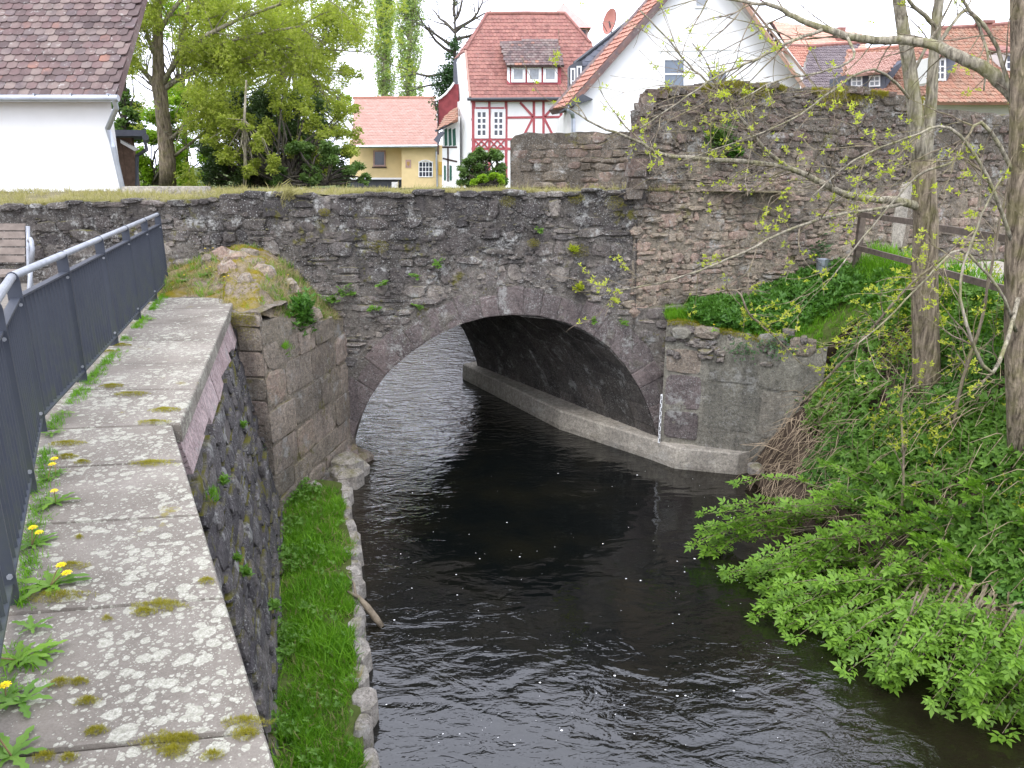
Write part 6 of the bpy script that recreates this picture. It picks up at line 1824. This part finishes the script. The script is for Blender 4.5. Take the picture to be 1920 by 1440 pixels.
for (b, e, Yd) in ctrl:
    for k in range(7):
        Yd_ = Yd * (.93 if e[1] > 1200 else .97 if e[1] > 1140 else 1.)
        B = at(b[0] + rg.uniform(20, 90), b[1] + rg.uniform(-40, 20), Yd_ + rg.uniform(.1, .5)); E = at(max(1300 + rg.uniform(0, 50) * (k > 0), e[0] + rg.gauss(6, 36) * (k > 0)), e[1] + rg.gauss(0, 36) * (k > 0), Yd_ + rg.uniform(-.3, .2))
        mid = B.lerp(E, .5) + Vector((0, 0, rg.uniform(.02, .14))) + rdir(rg, .05)
        if E.z < WATER + .03: E.z = WATER + .05
        P_ = [B, B.lerp(mid, .55) + rdir(rg, .02), mid, mid.lerp(E, .55) + Vector((0, 0, .03)), E]
        mb.tube(P_, [.010, .008, .006, .004, .0025], 4, cap=False)
        L = (E - B).length; n = int(L / .066)
        for i in range(n):
            f = (i + 1) / n * 4; j = min(3, int(f)); q = P_[j].lerp(P_[j + 1], f - j); d = (P_[j + 1] - P_[j]).normalized()
            if i / n < .12: continue
            for sgn in (-1, 1):
                if rg.random() < .12: continue
                side = d.cross(Vector((0, 0, 1))).normalized() * sgn
                a = (d * rg.uniform(.3, .9) + side * rg.uniform(.5, 1) + Vector((0, 0, rg.uniform(-.15, .7)))).normalized()
                upn = (Vector((rg.uniform(-.7, .7), rg.uniform(-.9, .4), 1)) ); upn = (upn - a * upn.dot(a)).normalized()
                pos.append(tuple(q)); fr.append((tuple(a), tuple(upn.cross(a)), tuple(upn)))
        for _ in range(4):
            a = (d + rdir(rg, .6)).normalized(); upn = Vector((0, -.2, 1)); upn = (upn - a * upn.dot(a)).normalized()
            pos.append(tuple(E)); fr.append((tuple(a), tuple(upn.cross(a)), tuple(upn)))
mb.build('stems', M['twig'], eb)
fr = np.array(fr); V, F = scatter(*T_ELDER, pos, NR.uniform(.08, .175, len(pos)), frames=(fr[:, 0], fr[:, 1], fr[:, 2]))
mesh_np('foliage', V, F, M['elder'], eb)

# ------------------------------------------------------------------ grass strip, left
rs = np.random.RandomState(6); P = []
for i in range(26000):
    Y = rs.uniform(1.7, 9.3); s_ = rs.uniform(-.1, 1.05); p = strip_pt(Y, s_)
    if s_ < .22 and rs.uniform() < .5: continue
    if s_ > .9 + .35 * nz(p.x, p.y, 2, 3.): continue
    P.append((p.x, p.y, p.z - .01))
P = [p for p in P if nz(p[0], p[1], 9, 2.3) > -.3 or rs.uniform() < .3]
V, F = scatter(*T_BLADES(4, 5), P, np.array([.12 * rs.uniform(.55, 1.5) * (1 + .8 * nz(p[0], p[1], 1, 1.8)) for p in P]), tilt=.4)
tag(mesh_np('strip_grass', V, F, M['grass']), 'long bright grass on the strip below the retaining wall', 'grass', kind='stuff')
V, F = scatter(*T_BLADES(4, 8), P[::9], rs.uniform(.06, .15, len(P[::9])), tilt=.7)
tag(mesh_np('strip_dead_grass', V, F, M['drygrass']), 'dead straw blades mixed into the grass strip', 'grass', kind='stuff')
P = []
for i in range(1500):
    Y = rs.uniform(1.7, 9.3); s_ = abs(rs.normal(0, .22)) if i % 5 else rs.uniform(0, 1); p = strip_pt(Y, min(1, s_))
    if nz(p.x, p.y, 4, 2.) < -.1: continue
    P.append((p.x, p.y, p.z + rs.uniform(.05, .15)))
V, F = scatter(*T_ROSETTE, P, rs.uniform(.02, .045, len(P)), tilt=.4)
tag(mesh_np('strip_herbs', V, F, M['herb2']), 'clover and small herbs in the grass strip near the wall foot', 'herbs', kind='stuff')

# ------------------------------------------------------------------ turf along the bridge top
P = []
for i in range(9000):
    u = rs.uniform(BW.uv(0, 390)[0], uS + .6); k = rs.uniform(0, 1) ** 2.2
    q = BW.p(u, 0, -.05) + SK * k * .95
    if nz(q.x, q.y, 5, 1.6) < -.15: continue
    z = interp(min(u, uS), BTOP)
    P.append((q.x, q.y, lerp(btop(u) if u < uS else z, 1.13, min(1, k * 3)) + .0))
V, F = scatter(*T_BLADES(6, 11), P, rs.uniform(.03, .13, len(P)) * (1 + .5 * (rs.uniform(0, 1, len(P)) > .93)), tilt=.35)
tag(mesh_np('bridge_turf', V, F, M['deckgrass']), 'dry straw-coloured grass growing along the top of the bridge', 'grass', kind='stuff')
P = []
for i in range(9000):
    u = rs.uniform(.3, uR1 + .2); dz_ = abs(rs.normal(0, .07)) * (1.6 if nz(u, 4, 4, 1.3) > 0 else .5)
    if nz(u, 8, 1, 1.9) < -.12: continue
    back_ = rs.uniform(0, 1) < .4
    q = RW.p(u, rtop(u) - (0 if back_ else dz_), -rs.uniform(0, min(.8, .6 * u)) if back_ else .04); P.append(tuple(q))
V, F = scatter(*T_BLADES(6, 12), P, rs.uniform(.02, .06, len(P)), nrm=[(0, -.5, 1)] * len(P), tilt=.6)
tag(mesh_np('wall_top_moss', V, F, M['mossfur']), 'mossy fringe growing over the top of the tall ruined wall', 'moss', kind='stuff')

# grass, moss on the mound
P = []; P2 = []
for i in range(5200):
    t, s_ = rs.uniform(0, 1), rs.uniform(0, 1); p = mound_pt(t, s_)
    v = nz(p.x, p.y, 3, 2.6)
    if .30 < t < .58 and v > -.05: P2.append(tuple(p))
    elif v > -.12 or t > .62: P.append((p.x, p.y, p.z - .005))
V, F = scatter(*T_BLADES(6, 13), P[::2], rs.uniform(.04, .13, len(P[::2])), tilt=.4)
tag(mesh_np('mound_grass', V, F, M['grass']), 'green grass tufts on the earth mound where coping meets bridge', 'grass', kind='stuff')
V, F = scatter(*T_BLADES(6, 14), P[1::2], rs.uniform(.05, .16, len(P[1::2])), tilt=.6)
tag(mesh_np('mound_dry_grass', V, F, M['drygrass']), 'dry straw on the earth mound where coping meets bridge', 'grass', kind='stuff')
V, F = scatter(*T_BLADES(6, 15), P2 * 3, rs.uniform(.015, .04, len(P2) * 3), tilt=.7)
tag(mesh_np('mound_moss', V, F, M['mossfur']), 'golden-green moss carpet over the crest of the earth mound', 'moss', kind='stuff')
for i, (x, y, w) in enumerate([(395, 470, .16), (440, 492, .2), (410, 500, .12), (498, 505, .18), (458, 470, .14), (540, 510, .16), (575, 560, .2), (470, 540, .13), (372, 490, .1), (425, 530, .12)]):
    t = interp(x, [(330, .15), (432, .42), (520, .62), (620, .92)]); p = mound_pt(t, interp(y, [(460, .95), (560, .15)]))
    r_ = random.Random(i); V = []
    for zz, k in ((-.05, 1.1), (.02, 1.), (.05, .6)):
        for j in range(7): a = 2 * math.pi * j / 7; V.append((p.x + math.cos(a) * w * .95 * k * r_.uniform(.75, 1.2), p.y + math.sin(a) * w * .8 * k * r_.uniform(.75, 1.2), p.z + zz * 1.5 * r_.uniform(.6, 1.5)))
    F = [(q * 7 + k, q * 7 + (k + 1) % 7, q * 7 + 7 + (k + 1) % 7, q * 7 + 7 + k) for q in (0, 1) for k in range(7)] + [tuple(range(14, 21))]
    tag(mesh_py('mound_stone', V, F, M['ruin']), 'rough stone half buried in the mossy mound, ' + ['near its dandelion clump', 'on its crest', 'beside the crest stone', 'on its right shoulder', 'topmost against the bridge', 'low on its right side', 'by the leafy clump over the wing wall', 'above the corner pier', 'small, near the railing end', 'just behind the coping end'][i], 'stone', 'stones in the mossy mound')
# moss curtain on the pier front
P = []
for i in range(900):
    u = rs.uniform(.05, .66); z = -.05 - abs(rs.normal(0, .12))
    P.append(tuple(PW_.p(u, z, .05)))
V, F = scatter(*T_BLADES(6, 16), P, rs.uniform(.02, .04, len(P)), nrm=[(0, -1, .2)] * len(P), tilt=.5)
tag(mesh_np('pier_moss', V, F, M['mossfur']), 'moss hanging over the top of the corner pier below the mound', 'moss', kind='stuff')

# ------------------------------------------------------------------ small plants on the walls, one thing each
def wall_plant(label, wall, px, py, size, n, mat, T=T_FIVE, name='fern', cat='plant', droop=.3, group=None, d=.05, up=.5):
    u, z = wall.uv(px, py); c = wall.p(u, z, d)
    rg = random.Random(int(px * 7 + py)); pos, A, B, U = [], [], [], []
    for i in range(n):
        a = (wall.n * rg.uniform(.2, 1) + wall.d * rg.uniform(-1, 1) + Vector((0, 0, rg.uniform(-droop, up)))).normalized()
        upn = Vector((0, 0, 1)) + wall.n * .5 + rdir(rg, .3); upn = (upn - a * upn.dot(a)).normalized()
        k = rg.uniform(0, .55) if n > 12 else rg.uniform(0, .2)
        pos.append(tuple(c + a * size * k + wall.d * rg.gauss(0, .36 if n > 60 else .16) * size + Vector((0, 0, rg.gauss(0, .26 if n > 60 else .14) * size)))); A.append(tuple(a)); B.append(tuple(upn.cross(a))); U.append(tuple(upn))
    s_ = size * (.2 if n > 100 else .34 if n > 50 else .55 if n > 12 else .8)
    V, F = scatter(T[0], T[1], pos, np.array([rg.uniform(.6, 1.2) * s_ for _ in pos]), frames=(np.array(A), np.array(B), np.array(U)))
    return tag(mesh_np(name, V, F, mat), label, cat, group)
TB = T_BLADES(9, 20)
GP = 'small ferns rooted in the bridge face'
for (x, y, s_) in [(716, 530, .13), (780, 518, .13), (704, 578, .13), (784, 572, .12), (825, 492, .14), (1010, 430, .10), (1110, 600, .1)]:
    wall_plant('small green fern on the bridge face, ' + {716: 'upper of the two left of the arch crown', 780: 'right of the leftmost pair, beside its neighbour', 704: 'lowest left, near the wing wall corner', 784: 'just above the left arch ring', 825: 'high up over the arch', 1010: 'highest, near the bridge top', 1110: 'lowest right, against the arch ring'}[x], BW, x, y, s_, 10, M['herb2'], name='wall_fern', group=GP)
wall_plant('bright grass tuft hanging from the bridge edge near the coping end', BW, 540, 372, .30, 22, M['deckgrass'], TB, 'grass_tuft', 'grass tuft', up=1.4, d=.03)
wall_plant('green leafy clump in the joint above the right end of the arch', BW, 1168, 602, .13, 14, M['herb2'], name='wall_fern')
wall_plant('leafy clump spreading on the upper left of the ruined wall', RW, 1345, 262, .30, 140, M['midleaf'], T_ROSETTE, 'leafy_clump', 'plant')
wall_plant('second small leafy clump below the large one on the ruined wall', RW, 1372, 288, .2, 60, M['herb'], T_ROSETTE, 'leafy_clump', 'plant')
wall_plant('dark ivy climbing the ruined wall just above the bucket', RW, 1526, 468, .26, 90, M['ivy'], T_SIMPLE, 'ivy', 'ivy')
wall_plant('left trail of dark ivy hanging over the abutment edge', AW, 1395, 648, .26, 110, M['ivy'], T_SIMPLE, 'ivy', 'ivy', droop=1)
wall_plant('right trail of ivy hanging over the abutment edge', AW, 1455, 640, .28, 110, M['ivy'], T_SIMPLE, 'ivy', 'ivy', droop=1)
wall_plant('large leafy clump growing out of the top of the wing wall', WW, 570, 592, .34, 420, M['herb'], T_ROSETTE, 'leafy_clump', 'plant', d=-.1)
wall_plant('bright broad-leaved weed at the corner of wing wall and bridge', BW, 625, 560, .2, 60, M['herb2'], T_FIVE, 'broad_weed', 'plant')
wall_plant('pale broad leaves spreading on the bridge face above the wing wall', BW, 650, 545, .18, 12, M['herb2'], T_FIVE, 'broad_weed', 'plant')
wall_plant('green herb tuft with straw low on the wing wall', WW, 525, 650, .16, 20, M['grass'], TB, 'grass_tuft', 'grass tuft', up=.3, droop=1)
wall_plant('yellow-flowered leafy clump in the corner beside the pier', PW_, 492, 850, .18, 30, M['herb2'], T_ROSETTE, 'corner_weed', 'plant', d=.1)
for i, (x, y, s_, nm) in enumerate([(1075, 470, .16, 'upper'), (1085, 540, .15, 'lower')]):
    wall_plant(('%s yellow-green sprig on the bridge face near the seam' % nm), BW, x, y, s_, 16, M['spring'], T_TUFT, 'sprig', 'plant')
for i, (x, y, s_) in enumerate([(952, 378, .10), (712, 462, .12), (1085, 470, .13), (1000, 455, .08), (1150, 380, .12), (1080, 372, .1), (610, 398, .07)]):
    rg = random.Random(i); u, z = BW.uv(x, y); P = []
    for k in range(420):
        a, r_ = rg.uniform(0, 6.28), s_ * rg.random() ** .6
        P.append(tuple(BW.p(u + math.cos(a) * r_ * 1.2, z + math.sin(a) * r_ * .8, .05 + .03 * (1 - r_ / s_))))
    V, F = scatter(*T_BLADES(5, 16), P, NR.uniform(.012, .03, len(P)), nrm=[(0, -1, .5)] * len(P), tilt=.5)
    tag(mesh_np('moss_cushion', V, F, M['mossfur']), 'olive moss cushion on the dark bridge face, ' + ['under the top edge above the arch crown', 'left, level with the mound top', 'right, near the yellow-green sprigs', 'small one in the middle above the arch', 'top right beside the seam', 'top, just left of the seam', 'small one at the far left top'][i], 'moss', 'moss cushions on the bridge face')

# weeds at the railing foot: dandelions and rosettes, one thing each
def dandelion(p, label, leaves=9, L=.16, flowers=1, seed=0, H=.08, group=None, clock=False):
    rg = random.Random(seed); o = empty('dandelion', p, label, 'dandelion', group)
    V, F = [], []
    for k in range(leaves):     # toothed strap leaves
        a = 2 * math.pi * k / leaves + rg.uniform(-.3, .3); l = L * rg.uniform(.6, 1.15); w = .16 * l; n = 6; lift = rg.uniform(.15, .7)
        c, s_ = math.cos(a), math.sin(a); b = len(V)
        for i in range(n + 1):
            t = i / n; ww = w * (math.sin(math.pi * (.12 + .8 * t)) * (1 if i % 2 else .45)); z = l * (lift * t - .75 * lift * t * t) + .006
            x = l * t
            for e in (-1, 0, 1): V.append((p[0] + c * x - s_ * ww * e, p[1] + s_ * x + c * ww * e, p[2] + z + (.1 * ww * abs(e))))
        for i in range(n):
            for e in (0, 1): q = b + i * 3 + e; F.append((q, q + 1, q + 4, q + 3))
    mesh_py('leaves', V, F, M['herb2'] if seed % 2 else M['elder'], o)
    for k in range(flowers):
        q = Vector(p) + Vector((rg.uniform(-.05, .06), rg.uniform(-.06, .06), H * rg.uniform(.6, 1.2)))
        mb = MB(); mb.tube([Vector(p) + Vector((0, 0, .005)), Vector(p).lerp(q, .6) + Vector((0, 0, .01)), q], .0025, 4); mb.build('flower_stalk', M['stalk'], o)
        V, F = [], []
        R_ = .017 * rg.uniform(.8, 1.15)
        for ring, (rr, zz) in enumerate(((1., .0), (.75, .005), (.4, .008))):
            for j in range(16):
                a = 2 * math.pi * j / 16 + ring * .2; k2 = rr * R_ * (1.12 if j % 2 else .86); b = len(V)
                V += [tuple(q + Vector((math.cos(a) * .002, math.sin(a) * .002, zz * .5))), tuple(q + Vector((math.cos(a - .16) * k2, math.sin(a - .16) * k2, zz))), tuple(q + Vector((math.cos(a + .16) * k2, math.sin(a + .16) * k2, zz)))]
                F.append((b, b + 1, b + 2))
        mesh_py('flower_head', V, F, M['puff'] if clock else M['yellow'], o)
    return o
GD = 'dandelions at the railing foot'
spots = [  # px, py, flowers, leaf length
    (60, 1180, 0, .17, 'broad dandelion rosette below the near railing post, no flower'), (95, 1100, 2, .18, 'dandelion with two yellow heads beside the olive moss cushions'), (60, 1025, 2, .17, 'dandelion with yellow heads against the railing, nearest the second post'),
    (90, 900, 1, .15, 'dandelion with one yellow head among grass by the railing'), (105, 890, 1, .12, 'small dandelion with a yellow head on the coping joint'), (105, 945, 1, .15, 'sprawling dandelion with a single head above the moss'), (98, 815, 0, .13, 'flat grey-green rosette between two railing posts'), (120, 775, 0, .13, 'leafy rosette strung along the coping edge'),
    (178, 705, 0, .12, 'upright dandelion leaves at the fourth post foot'), (35, 1240, 1, .17, 'dandelion with spreading leaves at the left frame edge'), (40, 1320, 0, .17, 'rosette of dandelion leaves in the lower left corner'), (80, 1230, 0, .14, 'dandelion leaves reaching over the coping near a moss spot'),
    (12, 1310, 1, .15, 'large yellow dandelion head close to the lower left corner'), (282, 600, 0, .11, 'grassy rosette by the far railing posts')]
for i, (x, y, f, L, lb) in enumerate(spots):
    p = atz(x, y, .0); dandelion((p.x, p.y, -.0), lb, 6 + (i * 5) % 7, L * (.5 + .08 * ((i * 3) % 4)), f, i + 1, .07, GD)
p = atz(22, 1420, 0); q = atz(30, 1190, 0)
dandelion((p.x, p.y, 0), 'tall reddish dandelion stem carrying a white seed clock at the left edge', 8, .12, 1, 77, .30, None, True)
for i, (x, y, f, lb) in enumerate([(345, 520, 1, 'yellow dandelion in grass near the last railing post'), (372, 522, 2, 'pair of dandelion heads on the mound beside the coping end'), (420, 530, 2, 'two dandelions by the mossy mound edge'), (375, 445, 3, 'leafy dandelion clump against the wall behind the railing end'),
                                   (528, 478, 1, 'single dandelion high on the mound slope'), (556, 520, 2, 'dandelions in the leafy clump over the wing wall'), (570, 548, 1, 'dandelion lower in the leafy clump over the wing wall'), (352, 470, 0, 'broad dark leaves behind the railing end'), (340, 492, 0, 'lower broad leaves tucked against the last railing post')]):
    t = interp(x, [(325, .12), (432, .44), (520, .66), (620, .93)]); s_ = interp(y, [(445, .97), (545, .15)])
    p = mound_pt(t, s_); dandelion(tuple(p), lb, 9, .15, f, 40 + i, .09, 'dandelions on the mound')
p = at(1342, 583, 10.2); dandelion((p.x, p.y, -.62), 'single dandelion in the grass above the abutment', 8, .12, 1, 90, .12)
# moss cushions on the coping
rg = random.Random(151)
mp = [(135, 1063, .055), (115, 1120, .09), (388, 1092, .04), (300, 1138, .09), (270, 1150, .05), (150, 1282, .035), (115, 1283, .04), (165, 1318, .04), (180, 1375, .04), (310, 1393, .075), (345, 1388, .05), (462, 1357, .06), (325, 1412, .05), (400, 1420, .035), (85, 1423, .035), (200, 1163, .02),
      (210, 725, .10), (125, 833, .09), (125, 858, .07), (155, 868, .045), (285, 870, .10), (245, 740, .10), (310, 770, .1), (290, 793, .08), (150, 1010, .02), (460, 1380, .05), (130, 1425, .03), (230, 648, .08), (222, 600, .07), (205, 660, .06), (300, 545, .12), (270, 570, .08)]
V, F = [], []; P = []; S_ = []
for (x, y, r) in mp:
    c = atz(x, y, .0); n = int(330 * (r / .06) ** 1.3)
    ecc = rg.uniform(1.2, 2.0) if r > .05 else 1.2
    for k in range(n):
        a, rr = rg.uniform(0, 6.28), rg.random() ** .75; m_ = 1 + .7 * nz(math.cos(a) * 2, math.sin(a) * 2, x)
        P.append((c.x + math.cos(a) * rr * r * m_ * ecc * .7, c.y + math.sin(a) * rr * r * m_ * .45, .001 + .014 * (1 - rr * rr))); S_.append(rg.uniform(.008, .018))
V, F = scatter(*T_BLADES(5, 17), P, S_, tilt=.45)
tag(mesh_np('coping_moss', V, F, M['mossfur']), 'olive and gold moss cushions dotted over the coping slabs', 'moss', kind='stuff')
# fine grass and litter in the strip between coping and railing
P = []
for i in range(2600):
    Y = rs.uniform(1.2, 10.); p = fl(Y); k = abs(rs.normal(0, .05))
    if nz(Y, 2, 3, 2.) < -.05 and Y < 9: continue
    P.append((p.x + .02 + k, p.y, -.01))
V, F = scatter(*T_BLADES(6, 18), P, rs.uniform(.02, .075, len(P)), tilt=.5)
tag(mesh_np('railing_foot_grass', V, F, M['grass']), 'short weeds and grass along the railing foot', 'grass', kind='stuff')
# weeds on the retaining wall face
for i, (x, y, s_, mt, T_) in enumerate([(447, 1075, .10, 'herb2', T_TUFT), (405, 905, .10, 'herb2', T_TUFT), (500, 1140, .13, 'herb2', T_TUFT), (432, 1050, .08, 'herb2', T_TUFT), (380, 930, .14, 'grass', TB), (445, 800, .08, 'herb2', T_TUFT)]):
    wall_plant(['bright small-leaved weed on the retaining wall face, near mid height', 'weed with yellow tips just below the coping kink', 'straggly weed low on the retaining wall by the grass strip', 'tiny creeping weed under the coping edge', 'grass tuft hanging under the coping kink', 'small creeper high on the retaining wall'][i],
               SW, x, y, s_, 18, M[mt], T_, 'wall_weed', 'plant', d=.04)
